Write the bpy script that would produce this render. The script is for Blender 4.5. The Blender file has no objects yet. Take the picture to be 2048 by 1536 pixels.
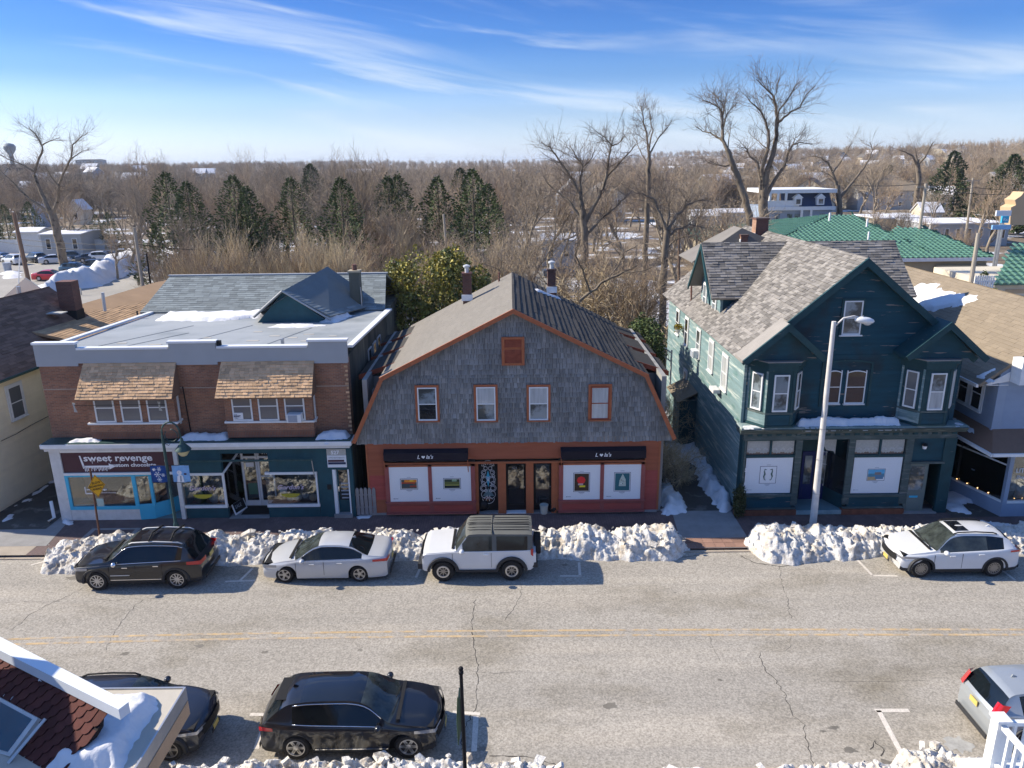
import bpy, math, random
import numpy as np
from mathutils import Vector, Matrix, noise
SC = bpy.context.scene
# ---------------------------------------------------------------- camera
CAMH = 14.9
FPX = 1500.0
PIT = math.radians(16.5)
ROL = 0.012
_cp, _sp = math.cos(PIT), math.sin(PIT)
_cr, _sr = math.cos(ROL), math.sin(ROL)
CF = Vector((0, _cp, -_sp)); _u0 = Vector((0, _sp, _cp)); _x0 = Vector((1,0,0))
CR_ = _cr*_x0 - _sr*_u0
CU = _sr*_x0 + _cr*_u0
cam = bpy.data.cameras.new('camera')
cam.sensor_fit = 'HORIZONTAL'; cam.sensor_width = 36.0
cam.lens = FPX / 2048*36.0
cam.clip_start = 0.3; cam.clip_end = 20000
camo = bpy.data.objects.new('camera', cam)
SC.collection.objects.link(camo)
_m = Matrix((CR_, CU, -CF)).transposed().to_4x4()
_m.translation = Vector((0,0, CAMH))
camo.matrix_world = _m
SC.camera = camo
# ---------------------------------------------------------------- light
SUN_EL, SUN_AZ = math.radians(34), math.radians(11)      # the sun stands to the left, a little behind the houses
to_sun = Vector((-math.cos(SUN_EL)*math.cos(SUN_AZ), math.cos(SUN_EL)*math.sin(SUN_AZ), math.sin(SUN_EL)))
sl = bpy.data.lights.new('sun', 'SUN'); sl.energy = 4.9; sl.angle = math.radians(0.53); sl.color = (1.0,0.90,0.74)
so = bpy.data.objects.new('sun', sl); SC.collection.objects.link(so)
so.rotation_mode = 'QUATERNION'; so.rotation_quaternion = (-to_sun).to_track_quat('-Z', 'Y')
so.location = (-60,40,80)
W = bpy.data.worlds.new('World'); SC.world = W; W.use_nodes = True
nt = W.node_tree; N = nt.nodes; Lk = nt.links
for n in list(N): N.remove(n)
wo = N.new('ShaderNodeOutputWorld'); bg = N.new('ShaderNodeBackground')
sky = N.new('ShaderNodeTexSky'); sky.sky_type = 'NISHITA'; sky.sun_disc = False
sky.sun_elevation = SUN_EL; sky.sun_rotation = math.atan2(to_sun.x, to_sun.y)
sky.altitude = 0; sky.air_density = 1.3; sky.dust_density = 0.6; sky.ozone_density = 3.0
bg.inputs['Strength'].default_value = 0.15
hs = N.new('ShaderNodeHueSaturation'); hs.inputs['Saturation'].default_value = 1.0; hs.inputs['Value'].default_value = 2.0
Lk.new(sky.outputs[0], hs.inputs['Color'])
tc = N.new('ShaderNodeTexCoord')
# thin cirrus: direction projected onto a high flat layer, so the streaks shrink towards the horizon
sep = N.new('ShaderNodeSeparateXYZ'); Lk.new(tc.outputs['Generated'], sep.inputs[0])
def mth(op, a, b=None, c=None, clamp=False):
 n = N.new('ShaderNodeMath'); n.operation = op; n.use_clamp = clamp
 for i, v in enumerate((a, b, c)):
  if v is None: continue
  if isinstance(v, (int, float)): n.inputs[i].default_value = v
  else: Lk.new(v, n.inputs[i])
 return n.outputs[0]
zz = mth('ADD', mth('MAXIMUM', sep.outputs[2],0.0),0.10)
px_ = mth('DIVIDE', sep.outputs[0], zz); py_ = mth('DIVIDE', sep.outputs[1], zz)
cmb = N.new('ShaderNodeCombineXYZ'); Lk.new(mth('MULTIPLY', sep.outputs[0],2.0), cmb.inputs[0]); Lk.new(mth('MULTIPLY', sep.outputs[1],2.0), cmb.inputs[1]); Lk.new(mth('ADD', mth('MULTIPLY', sep.outputs[2],11.0), mth('MULTIPLY', sep.outputs[0],1.6)), cmb.inputs[2])
mp = N.new('ShaderNodeMapping'); mp.inputs['Scale'].default_value = (0.8,1.0,1.5)
mp.inputs['Location'].default_value = (1.3,0.4,0)
Lk.new(cmb.outputs[0], mp.inputs[0])
nz = N.new('ShaderNodeTexNoise'); nz.inputs['Scale'].default_value = 1.25; nz.inputs['Detail'].default_value = 9; nz.inputs['Roughness'].default_value = 0.55; nz.inputs['Distortion'].default_value = 0.9
Lk.new(mp.outputs[0], nz.inputs['Vector'])
nz2 = N.new('ShaderNodeTexNoise'); nz2.inputs['Scale'].default_value = 0.9; nz2.inputs['Detail'].default_value = 3
Lk.new(cmb.outputs[0], nz2.inputs['Vector'])
def ramp(v, a, b, lo=0.0, hi=1.0):
 n = N.new('ShaderNodeMapRange'); n.interpolation_type = 'SMOOTHSTEP'
 Lk.new(v, n.inputs[0]); n.inputs[1].default_value = a; n.inputs[2].default_value = b
 n.inputs[3].default_value = lo; n.inputs[4].default_value = hi
 return n.outputs[0]
cl = mth('MULTIPLY', ramp(nz.outputs[0],0.47,0.74), ramp(nz2.outputs[0],0.40,0.60))
cl = mth('MULTIPLY', cl, 1.0)
low = ramp(sep.outputs[2],0.0,0.07,0.35,0.0)        # milky air low over the horizon
fac = mth('MAXIMUM', cl, low)
fac = mth('ADD', mth('MULTIPLY', cl, 0.8), low, clamp=True)
mx = N.new('ShaderNodeMix'); mx.data_type = 'RGBA'
tint = N.new('ShaderNodeMix'); tint.data_type = 'RGBA'; tint.blend_type = 'MULTIPLY'; tint.inputs[0].default_value = 1.0
# deep clear blue overhead, paler towards the horizon all the way round
cr = N.new('ShaderNodeValToRGB'); cr.color_ramp.interpolation = 'EASE'
stops = [(0.0,(.60,.78,1.38)),(.066,(.38,.50,.88)),(.107,(.22,.355,.69)),(.146,(.145,.285,.62)),(.19,(.115,.245,.56)),(.42,(.26,.42,.74)),(.95,(.48,.66,.92))]
el = cr.color_ramp.elements
while len(el) < len(stops): el.new(0.5)
for e, (p_, c_) in zip(el, stops): e.position = p_; e.color = (c_[0] / 2, c_[1] / 2, c_[2] / 2,1)
Lk.new(sep.outputs[2], cr.inputs[0]); Lk.new(hs.outputs[0], tint.inputs[6]); Lk.new(cr.outputs[0], tint.inputs[7])
Lk.new(fac, mx.inputs[0]); Lk.new(tint.outputs[2], mx.inputs[6]); mx.inputs[7].default_value = (3.3,3.75,4.25,1)
Lk.new(mx.outputs[2], bg.inputs['Color']); Lk.new(bg.outputs[0], wo.inputs[0])
SC.view_settings.view_transform = 'Standard'; SC.view_settings.look = 'None'
SC.view_settings.exposure = 0.74; SC.view_settings.gamma = 1.0; SC.view_settings.use_curve_mapping = False
SC.cycles.max_bounces = 6; SC.cycles.transparent_max_bounces = 12; SC.cycles.diffuse_bounces = 3; SC.cycles.glossy_bounces = 3
SC.cycles.use_denoising = True
# ---------------------------------------------------------------- measuring: where a sight line meets a plane of the place
def ray(px, py):
 return CF + CR_*((px - 1024) / FPX) + CU*((768 - py) / FPX)
def GZ(px, py, z=0.0):
 d = ray(px, py); t = (z - CAMH) / d.z
 return Vector((d.x*t, d.y*t, z))
def GY(px, py, Y):
 d = ray(px, py); t = Y / d.y
 return Vector((d.x*t, Y, CAMH + d.z*t))
def GX(px, py, X):
 d = ray(px, py); t = X / d.x
 return Vector((X, d.y*t, CAMH + d.z*t))
def RY(x0, y0, x1, y1, Y):
 "a rectangle on the plane at depth Y -> (x0, x1, z0, z1)"
 my, mx_ = (y0 + y1) / 2,(x0 + x1) / 2
 return GY(x0, my, Y).x, GY(x1, my, Y).x, GY(mx_, y1, Y).z, GY(mx_, y0, Y).z
# ---------------------------------------------------------------- mesh helpers
COL = SC.collection
ORG = {}
rnd = random.Random(7)
class MB:
 def __init__(s): s.v = []; s.f = []; s.m = []
 def add(s, vs, fs, mi=0):
  o = len(s.v); s.v += [tuple(p) for p in vs]; s.f += [tuple(i + o for i in f) for f in fs]; s.m += [mi] * len(fs); return s
 def box(s, x0, x1, y0, y1, z0, z1, mi=0):
  if x0 > x1: x0, x1 = x1, x0
  if y0 > y1: y0, y1 = y1, y0
  if z0 > z1: z0, z1 = z1, z0
  return s.add([(x0,y0,z0),(x1,y0,z0),(x1,y1,z0),(x0,y1,z0),(x0,y0,z1),(x1,y0,z1),(x1,y1,z1),(x0,y1,z1)],
              [(0,3,2,1),(4,5,6,7),(0,1,5,4),(1,2,6,5),(2,3,7,6),(3,0,4,7)], mi)
 def obox(s, O, U, V, Nn, u0, u1, v0, v1, n0, n1, mi=0):
  O = Vector(O); P = lambda a, b, c: O + U*a + V*b + Nn*c
  return s.add([P(u0,v0,n0),P(u1,v0,n0),P(u1,v1,n0),P(u0,v1,n0),P(u0,v0,n1),P(u1,v0,n1),P(u1,v1,n1),P(u0,v1,n1)],
              [(0,3,2,1),(4,5,6,7),(0,1,5,4),(1,2,6,5),(2,3,7,6),(3,0,4,7)], mi)
 def slab(s, poly, d, mi=0):
  "poly: 3D points in order; extruded by vector d"
  n = len(poly); d = Vector(d); a = [Vector(p) for p in poly]; b = [p + d for p in a]
  fs = [tuple(range(n))[::-1], tuple(range(n, 2*n))] + [(i, (i + 1) % n, n + (i + 1) % n, n + i) for i in range(n)]
  return s.add(a + b, fs, mi)
 def tube(s, pts, r, n=8, caps=True, mi=0):
  pts = [Vector(p) for p in pts]; k = len(pts)
  rs = r if isinstance(r, (list, tuple)) else [r] * k
  o = len(s.v); up = Vector((0,0,1))
  for i, p in enumerate(pts):
   d = (pts[min(i + 1, k - 1)] - pts[max(i - 1,0)])
   if d.length < 1e-9: d = Vector((0,0,1))
   d.normalize()
   a = d.cross(up if abs(d.z) < 0.95 else Vector((1,0,0))).normalized(); b = d.cross(a)
   for j in range(n):
    t = 2*math.pi*j / n
    s.v.append(tuple(p + (a*math.cos(t) + b*math.sin(t))*rs[i]))
  for i in range(k - 1):
   for j in range(n):
    s.f.append((o + i*n + j, o + i*n + (j + 1) % n, o + (i + 1)*n + (j + 1) % n, o + (i + 1)*n + j)); s.m.append(mi)
  if caps:
   s.f.append(tuple(o + j for j in range(n))[::-1]); s.m.append(mi)
   s.f.append(tuple(o + (k - 1)*n + j for j in range(n))); s.m.append(mi)
  return s
 def lathe(s, prof, c=(0,0,0), axis='z', n=24, mi=0, caps=True):
  "prof: (radius, height) list"
  o = len(s.v); c = Vector(c)
  for r_, h in prof:
   for j in range(n):
    t = 2*math.pi*j / n; a, b = r_*math.cos(t), r_*math.sin(t)
    p = (a, b, h) if axis == 'z' else ((a, h, b) if axis == 'y' else (h, a, b))
    s.v.append(tuple(c + Vector(p)))
  for i in range(len(prof) - 1):
   for j in range(n):
    s.f.append((o + i*n + j, o + i*n + (j + 1) % n, o + (i + 1)*n + (j + 1) % n, o + (i + 1)*n + j)); s.m.append(mi)
  for i in (0, len(prof) - 1):
   if caps and prof[i][0] > 1e-4:
    s.f.append(tuple(o + i*n + j for j in range(n))); s.m.append(mi)
  return s
 def ball(s, c, r, n=10, sq=(1,1,1), mi=0):
  pr = [(r*math.sin(math.pi*i / 6) + 1e-5,-r*math.cos(math.pi*i / 6)) for i in range(7)]
  o = len(s.v); s.lathe(pr, (0,0,0), 'z', n, mi)
  for i in range(o, len(s.v)):
   q = s.v[i]; s.v[i] = (q[0] * sq[0] + c[0], q[1] * sq[1] + c[1], q[2] * sq[2] + c[2])
  return s
 def build(s, name, mat, parent=None, smooth=False, local=False, sharp=None, **kw):
  me = bpy.data.meshes.new(name)
  vs = s.v
  if parent is not None and not local:
   og = ORG.get(parent.name, Vector((0,0,0))); vs = [(a - og.x, b - og.y, c - og.z) for a, b, c in s.v]
  me.from_pydata(vs, [], s.f)
  mats = mat if isinstance(mat, (list, tuple)) else [mat]
  for m_ in mats: me.materials.append(m_)
  if len(mats) > 1: me.polygons.foreach_set('material_index', s.m)
  if smooth: me.polygons.foreach_set('use_smooth', [True] * len(s.f))
  if smooth and sharp is not None:
   me.set_sharp_from_angle(angle=math.radians(sharp))
  me.update()
  o = bpy.data.objects.new(name, me); COL.objects.link(o)
  if parent is not None:
   o.parent = parent; ORG[o.name] = Vector((0,0,0)) if local else ORG.get(parent.name, Vector((0,0,0)))
  else: ORG[o.name] = Vector((0,0,0))
  for k, v in kw.items(): o[k] = v
  return o
def thing(name, label, cat, loc=(0,0,0), rotz=0.0, group=None):
 o = bpy.data.objects.new(name, None); COL.objects.link(o)
 o.location = loc; o.rotation_euler = (0,0, rotz); o.empty_display_size = 0.3
 o['label'] = label; o['category'] = cat
 if group: o['group'] = group
 ORG[o.name] = Vector(loc)
 return o
def tag(o, label=None, cat=None, group=None, kind=None):
 if label: o['label'] = label
 if cat: o['category'] = cat
 if group: o['group'] = group
 if kind: o['kind'] = kind
 return o
def dup(root, loc, rotz=None, label=None, scale=None, color=None):
 def cp(o, par):
  c = o.copy(); COL.objects.link(c); c.parent = par
  if color is not None: c.color = color
  for ch in o.children: cp(ch, c)
  return c
 r = cp(root, None); r.location = loc
 if rotz is not None: r.rotation_euler = (0,0, rotz)
 if scale is not None: r.scale = (scale,)*3 if isinstance(scale, (int, float)) else scale
 if label: r['label'] = label
 return r
def text(body, O, U, V, h, mat, parent, name='lettering', ext=0.004, center=False, wscale=1.0, off=0.0, shear=0.0):
 cu = bpy.data.curves.new(name, 'FONT'); cu.body = body; cu.size = h*1.38; cu.extrude = ext; cu.resolution_u = 2
 cu.offset = off; cu.shear = shear
 if center: cu.align_x = 'CENTER'
 cu.materials.append(mat)
 o = bpy.data.objects.new(name, cu); COL.objects.link(o)
 U = Vector(U).normalized(); V = Vector(V).normalized(); Nn = U.cross(V)
 m = Matrix((U*wscale, V, Nn)).transposed().to_4x4()
 og = ORG.get(parent.name, Vector()) if parent else Vector()
 m.translation = Vector(O) - og
 dg = bpy.context.evaluated_depsgraph_get(); me = bpy.data.meshes.new_from_object(o.evaluated_get(dg)); bpy.data.objects.remove(o)
 o = bpy.data.objects.new(name, me); COL.objects.link(o)
 if parent: o.parent = parent
 o.matrix_local = m
 return o
X_, Y_, Z_ = Vector((1,0,0)), Vector((0,1,0)), Vector((0,0,1))
# rows of boards or shingles on a sloping or upright plane
def span(poly, v):
 xs = []
 n = len(poly)
 for i in range(n):
  (a, b),(c, d) = poly[i], poly[(i + 1) % n]
  if (b - v)*(d - v) <= 0 and abs(d - b) > 1e-9:
   xs.append(a + (c - a)*(v - b) / (d - b))
  elif abs(d - b) <= 1e-9 and abs(b - v) < 1e-6: xs += [a, c]
 return (min(xs), max(xs)) if len(xs) >= 2 else None
def courses(poly, pitch, width=None, wvar=0.3, gap=0.004, drop=0.0, rr=None):
 "list of pieces ((u0,u1,v0),(u0,u1,v1)) in plane coordinates, row after row"
 rr = rr or rnd; out = []
 v0 = min(p[1] for p in poly); v1 = max(p[1] for p in poly)
 k = 0; v = v0
 while v < v1 - 1e-3:
  t = min(v + pitch, v1)
  a, b = span(poly, v + 1e-4), span(poly, t - 1e-4)
  if a and b:
   if width is None: out.append((a[0], a[1], v, b[0], b[1], t, 0))
   else:
    lo, hi = min(a[0], b[0]), max(a[1], b[1])
    u = lo - rr.random()*width
    while u < hi:
     w = width*(1 + wvar*(rr.random()*2 - 1)); e = u + w
     p0, p1 = max(u, a[0]), min(e - gap, a[1]); q0, q1 = max(u, b[0]), min(e - gap, b[1])
     if p1 - p0 > 0.01 or q1 - q0 > 0.01:
      if p1 < p0: p0 = p1 = min(max((q0 + q1) / 2, a[0]), a[1])
      if q1 < q0: q0 = q1 = min(max((p0 + p1) / 2, b[0]), b[1])
      out.append((p0, p1, v, q0, q1, t, -drop*rr.random()))
     u = e
  v = t; k += 1
 return out
def lay(pieces, O, U, V, Nn, thick, name, mat, parent, nobj=300, lap=0.02, key=None, lift=0.004, stuffname=None, jit=0.0):
 "pieces become wedge shaped boards; the first nobj (by key) are objects, the rest one mesh"
 O = Vector(O)
 def geo(p):
  a0, a1, v0, b0, b1, v1, dr = p
  v0 += dr; t = thick*(1 + jit*(rnd.random() - .5));
  P = lambda u, v, n: O + U*u + V*v + Nn*n
  vs = [P(a0, v0, t), P(a1, v0, t), P(b1, v1 + lap, lift), P(b0, v1 + lap, lift), P(a0, v0,0), P(a1, v0,0), P(b1, v1,0), P(b0, v1,0)]
  return vs, [(0,1,2,3),(4,5,1,0),(5,6,2,1),(7,4,0,3)]
 if key: pieces = sorted(pieces, key=key)
 for p in pieces[:nobj]:
  m = MB(); m.add(*geo(p)); m.build(name, mat, parent)
 if len(pieces) > nobj:
  m = MB()
  for p in pieces[nobj:]: m.add(*geo(p))
  m.build(stuffname or name, mat, parent, kind='stuff')
# ---------------------------------------------------------------- materials
def mat(name, col, rough=0.8, var=0.12, vs=1.5, stretch=(1,1,1), c2=None, c2s=2.0, c2t=(0.55,0.62), c2st=(1,1,1), bump=0.15, bs=30.0, bd=0.01,
  rndv=0.0, metal=0.0, coat=0.0, grain=0.0, gs=60.0, spec=0.28, objcol=False, wall=False, c3=None, c3s=1.0, c3t=(0.5,0.6), c3st=(1,1,1), objv=0.0):
 m = bpy.data.materials.new(name); m.use_nodes = True
 t = m.node_tree; N_ = t.nodes; L = t.links
 b = N_['Principled BSDF']
 tc = N_.new('ShaderNodeTexCoord'); src = tc.outputs['Object']
 def nz(scale, det, st, seed=0.0):
  mp = N_.new('ShaderNodeMapping'); mp.inputs['Scale'].default_value = st; mp.inputs['Location'].default_value = (seed, seed*.7, seed*.3); L.new(src, mp.inputs[0])
  n = N_.new('ShaderNodeTexNoise'); n.inputs['Scale'].default_value = scale; n.inputs['Detail'].default_value = det; n.inputs['Roughness'].default_value = 0.6
  L.new(mp.outputs[0], n.inputs['Vector']); return n.outputs[0]
 def mr(v, a, c, lo, hi, sm=False):
  n = N_.new('ShaderNodeMapRange'); L.new(v, n.inputs[0]); n.inputs[1].default_value = a; n.inputs[2].default_value = c; n.inputs[3].default_value = lo; n.inputs[4].default_value = hi
  return n.outputs[0]
 def mix(f, a, c, mode='MIX'):
  n = N_.new('ShaderNodeMix'); n.data_type = 'RGBA'; n.blend_type = mode
  if isinstance(f, float): n.inputs[0].default_value = f
  else: L.new(f, n.inputs[0])
  for i, v in ((6, a),(7, c)):
   if isinstance(v, tuple): n.inputs[i].default_value = (*v[:3],1)
   else: L.new(v, n.inputs[i])
  return n.outputs[2]
 if objcol:
  oi = N_.new('ShaderNodeObjectInfo'); cur = oi.outputs['Color']
 else: cur = tuple(col)
 if c3 is not None: cur = mix(mr(nz(c3s, 5, c3st, 5.0), c3t[0], c3t[1],0,1), cur, tuple(c3))
 if c2 is not None: cur = mix(mr(nz(c2s, 6, c2st, 3.0), c2t[0], c2t[1],0,1), cur, tuple(c2))
 val = None
 if var: val = mr(nz(vs, 5, stretch),0.25,0.75,1 - var, 1 + var)
 def mul(a, c):
  if a is None: return c
  n = N_.new('ShaderNodeMath'); n.operation = 'MULTIPLY'; L.new(a, n.inputs[0]); L.new(c, n.inputs[1]); return n.outputs[0]
 if grain: val = mul(val, mr(nz(gs, 2,(1,1,1),9.0),0.25,0.75,1 - grain, 1 + grain))
 if objv:
  oi3 = N_.new('ShaderNodeObjectInfo'); val = mul(val, mr(oi3.outputs['Random'],0,1,1 - objv, 1 + objv))
 if rndv:
  g = N_.new('ShaderNodeNewGeometry'); oi2 = N_.new('ShaderNodeObjectInfo')
  ad = N_.new('ShaderNodeMath'); ad.operation = 'ADD'; L.new(g.outputs['Random Per Island'], ad.inputs[0]); L.new(oi2.outputs['Random'], ad.inputs[1])
  fr = N_.new('ShaderNodeMath'); fr.operation = 'FRACT'; L.new(ad.outputs[0], fr.inputs[0])
  val = mul(val, mr(fr.outputs[0],0,1,1 - rndv, 1 + rndv))
 if val is not None:
  cb = N_.new('ShaderNodeCombineColor')
  for i in range(3): L.new(val, cb.inputs[i])
  cur = mix(1.0, cur, cb.outputs[0], 'MULTIPLY')
 if isinstance(cur, tuple): b.inputs['Base Color'].default_value = (*cur, 1)
 else: L.new(cur, b.inputs['Base Color'])
 b.inputs['Roughness'].default_value = rough; b.inputs['Metallic'].default_value = metal
 b.inputs['Coat Weight'].default_value = coat; b.inputs['Coat Roughness'].default_value = 0.04
 b.inputs['Specular IOR Level'].default_value = spec
 if bump:
  bp = N_.new('ShaderNodeBump'); bp.inputs['Strength'].default_value = bump; bp.inputs['Distance'].default_value = bd
  L.new(nz(bs, 4, stretch, 2.0), bp.inputs['Height']); L.new(bp.outputs[0], b.inputs['Normal'])
 return m
def brickmat(name, c1, c2, mortar, bw=0.2, bh=0.067, ms=0.012, var=0.25, axis='xz', bump=0.4, offset=0.5, rough=0.85):
 m = bpy.data.materials.new(name); m.use_nodes = True; t = m.node_tree; N_ = t.nodes; L = t.links; b = N_['Principled BSDF']
 tc = N_.new('ShaderNodeTexCoord'); sp = N_.new('ShaderNodeSeparateXYZ'); L.new(tc.outputs['Object'], sp.inputs[0])
 cb = N_.new('ShaderNodeCombineXYZ'); ax = {'x': 0, 'y': 1, 'z': 2}
 if axis == 'wall':
  ad = N_.new('ShaderNodeMath'); L.new(sp.outputs[0], ad.inputs[0]); L.new(sp.outputs[1], ad.inputs[1]); L.new(ad.outputs[0], cb.inputs[0]); L.new(sp.outputs[2], cb.inputs[1])
 else:
  L.new(sp.outputs[ax[axis[0]]], cb.inputs[0]); L.new(sp.outputs[ax[axis[1]]], cb.inputs[1])
 br = N_.new('ShaderNodeTexBrick'); L.new(cb.outputs[0], br.inputs['Vector']); br.inputs['Scale'].default_value = 1.0
 br.inputs['Brick Width'].default_value = bw; br.inputs['Row Height'].default_value = bh; br.inputs['Mortar Size'].default_value = ms
 br.offset = offset
 br.inputs['Color1'].default_value = (*c1,1); br.inputs['Color2'].default_value = (*c2,1); br.inputs['Mortar'].default_value = (*mortar, 1)
 nz = N_.new('ShaderNodeTexNoise'); nz.inputs['Scale'].default_value = 1.3; nz.inputs['Detail'].default_value = 7; L.new(tc.outputs['Object'], nz.inputs['Vector'])
 mr = N_.new('ShaderNodeMapRange'); L.new(nz.outputs[0], mr.inputs[0]); mr.inputs[1].default_value = .25; mr.inputs[2].default_value = .75; mr.inputs[3].default_value = 1 - var; mr.inputs[4].default_value = 1 + var
 cc = N_.new('ShaderNodeCombineColor')
 for i in range(3): L.new(mr.outputs[0], cc.inputs[i])
 mx = N_.new('ShaderNodeMix'); mx.data_type = 'RGBA'; mx.blend_type = 'MULTIPLY'; mx.inputs[0].default_value = 1
 L.new(br.outputs['Color'], mx.inputs[6]); L.new(cc.outputs[0], mx.inputs[7]); L.new(mx.outputs[2], b.inputs['Base Color'])
 b.inputs['Roughness'].default_value = rough
 bp = N_.new('ShaderNodeBump'); bp.inputs['Strength'].default_value = bump; bp.inputs['Distance'].default_value = 0.01; bp.invert = True
 L.new(br.outputs['Fac'], bp.inputs['Height']); L.new(bp.outputs[0], b.inputs['Normal'])
 return m
def glassmat(name, tint=(0.85,0.9,0.92), refl=0.08):
 m = bpy.data.materials.new(name); m.use_nodes = True; t = m.node_tree; N_ = t.nodes; L = t.links
 for n in list(N_):
  if n.type == 'BSDF_PRINCIPLED': N_.remove(n)
 o = N_['Material Output']; tr = N_.new('ShaderNodeBsdfTransparent'); tr.inputs[0].default_value = (*tint, 1)
 gl = N_.new('ShaderNodeBsdfGlossy'); gl.inputs['Roughness'].default_value = 0.02
 fr = N_.new('ShaderNodeFresnel'); fr.inputs[0].default_value = 1.5
 ad = N_.new('ShaderNodeMath'); ad.inputs[1].default_value = refl; L.new(fr.outputs[0], ad.inputs[0])
 nz = N_.new('ShaderNodeTexNoise'); nz.inputs['Scale'].default_value = 0.8; bp = N_.new('ShaderNodeBump'); bp.inputs['Strength'].default_value = 0.05; bp.inputs['Distance'].default_value = 0.05
 L.new(nz.outputs[0], bp.inputs['Height']); L.new(bp.outputs[0], gl.inputs['Normal'])
 mx = N_.new('ShaderNodeMixShader'); L.new(ad.outputs[0], mx.inputs[0]); L.new(tr.outputs[0], mx.inputs[1]); L.new(gl.outputs[0], mx.inputs[2]); L.new(mx.outputs[0], o.inputs[0])
 return m
M = {}
M['asphalt'] = mat('asphalt_road', (0.325,0.298,0.255),0.92, var=0.14, vs=0.42, stretch=(0.14,1.5,1), grain=0.40, gs=18, bump=0.5, bs=60, bd=0.012,
                   c2=(0.22,0.195,0.15), c2s=0.20, c2t=(0.50,0.70), c2st=(1.0,1.8,1), c3=(0.39,0.35,0.29), c3s=0.5, c3t=(0.48,0.68), c3st=(0.12,1.4,1))
M['asphalt_lot'] = mat('asphalt_lot', (0.32,0.30,0.265),0.9, var=0.15, vs=0.2, grain=0.15, gs=8)
M['asphalt_dark'] = mat('asphalt_wet', (0.07,0.066,0.06),0.7, var=0.3, vs=0.8, c2=(0.16,0.15,0.14), c2s=1.1)
M['concrete'] = mat('concrete', (0.36,0.31,0.25),0.9, var=0.15, vs=1.5, grain=0.12, gs=30, c2=(0.2,0.17,0.14), c2s=1.0, c2t=(0.55,0.7))
M['concrete_cool'] = mat('concrete_cool', (0.26,0.255,0.25),0.9, var=0.18, vs=1.5, grain=0.12, gs=30)
M['paver'] = brickmat('brick_paver', (0.115,0.075,0.072),(0.15,0.098,0.09),(0.075,0.06,0.058),0.21,0.105,0.008,0.3, 'yx', 0.3)
M['paver_stone'] = mat('paver_red', (0.27,0.16,0.12),0.9, var=0.2, rndv=0.2, grain=0.1)
M['curb'] = mat('curb_concrete', (0.38,0.32,0.25),0.9, var=0.2, grain=0.1)
M['paint_yellow'] = mat('road_paint_yellow', (0.46,0.335,0.19),0.9, var=0.2, vs=3, c2=(0.36,0.32,0.27), c2s=3.0, c2t=(0.44,0.60), grain=0.2, gs=30)
M['paint_white'] = mat('road_paint_white', (0.58,0.53,0.46),0.9, var=0.15, vs=3, c2=(0.38,0.35,0.30), c2s=6.0, c2t=(0.6,0.72), grain=0.2, gs=30)
M['crack'] = mat('crack_dark', (0.05,0.045,0.04),1.0, var=0.3, vs=10)
M['snow'] = mat('snow_clean', (0.70,0.70,0.71),0.7, var=0.05, vs=2, bump=0.35, bs=9, bd=0.05, spec=0.2)
M['snow_dirty'] = mat('snow_dirty', (0.64,0.62,0.58),0.85, var=0.12, vs=1.4, grain=0.16, gs=14, c2=(0.40,0.33,0.24), c2s=1.3, c2t=(0.50,0.70), c3=(0.46,0.41,0.34), c3s=5.0, c3t=(0.50,0.66), bump=0.8, bs=18, bd=0.05, spec=0.2)
M['ground'] = mat('winter_ground', (0.16,0.125,0.085),1.0, var=0.3, vs=0.3, grain=0.3, gs=3, c2=(0.24,0.20,0.14), c2s=0.05, c2t=(0.45,0.6))
M['brick'] = brickmat('brown_brick', (0.33,0.14,0.075),(0.20,0.088,0.055),(0.27,0.19,0.13),0.205,0.068,0.009,0.25, 'wall', 0.5)
M['brick_base'] = brickmat('orange_brick', (0.25,0.09,0.045),(0.2,0.08,0.05),(0.16,0.12,0.09),0.068,0.2,0.009,0.25, 'wall', 0.5, offset=0.0)
M['brick_chim'] = brickmat('chimney_brick', (0.16,0.055,0.035),(0.1,0.04,0.03),(0.12,0.09,0.075),0.2,0.07,0.01,0.35, 'wall', 0.5)
M['brick_chim_lit'] = brickmat('chimney_brick_lit', (0.38,0.2,0.11),(0.3,0.14,0.08),(0.3,0.24,0.19),0.2,0.07,0.01,0.2, 'wall', 0.5)  # lighter copy of the chimney brick, sunlight put into its colour
M['stucco'] = mat('grey_green_stucco', (0.125,0.125,0.10),0.95, var=0.25, vs=1.2, stretch=(1,1,0.25), c2=(0.05,0.055,0.05), c2s=0.6, c2st=(1.2,1.2,0.3), c2t=(0.45,0.65), c3=(0.24,0.22,0.17), c3s=1.5, c3st=(1.2,1.2,0.15), c3t=(0.58,0.7))
M['siding_grey'] = mat('grey_siding', (0.37,0.38,0.38),0.6, var=0.05)
M['white_metal'] = mat('white_coping', (0.74,0.75,0.75),0.5, var=0.05, coat=0.1)
M['white_paint'] = mat('white_paint', (0.72,0.73,0.72),0.6, var=0.07, vs=3)
M['white_dirty'] = mat('weathered_white', (0.6,0.6,0.58),0.7, var=0.12, vs=4, c2=(0.35,0.3,0.25), c2s=6, c2t=(0.66,0.74))
M['membrane'] = mat('roof_membrane', (0.33,0.345,0.34),0.55, var=0.14, vs=0.45, stretch=(0.35,1.6,1), c2=(0.42,0.41,0.38), c2s=1.3, c2st=(1.0,3.5,1), c2t=(0.66,0.72), c3=(0.20,0.22,0.22), c3s=0.35, c3t=(0.5,0.75), bump=0.1, bs=4)
M['shingle_tan'] = mat('tan_asphalt_shingle', (0.62,0.40,0.225),0.95, var=0.12, vs=2, grain=0.2, gs=60, rndv=0.22)
M['shingle_dkbrown'] = mat('dark_brown_shingle', (0.075,0.05,0.04),0.95, var=0.2, vs=2, grain=0.15, rndv=0.25)
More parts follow.
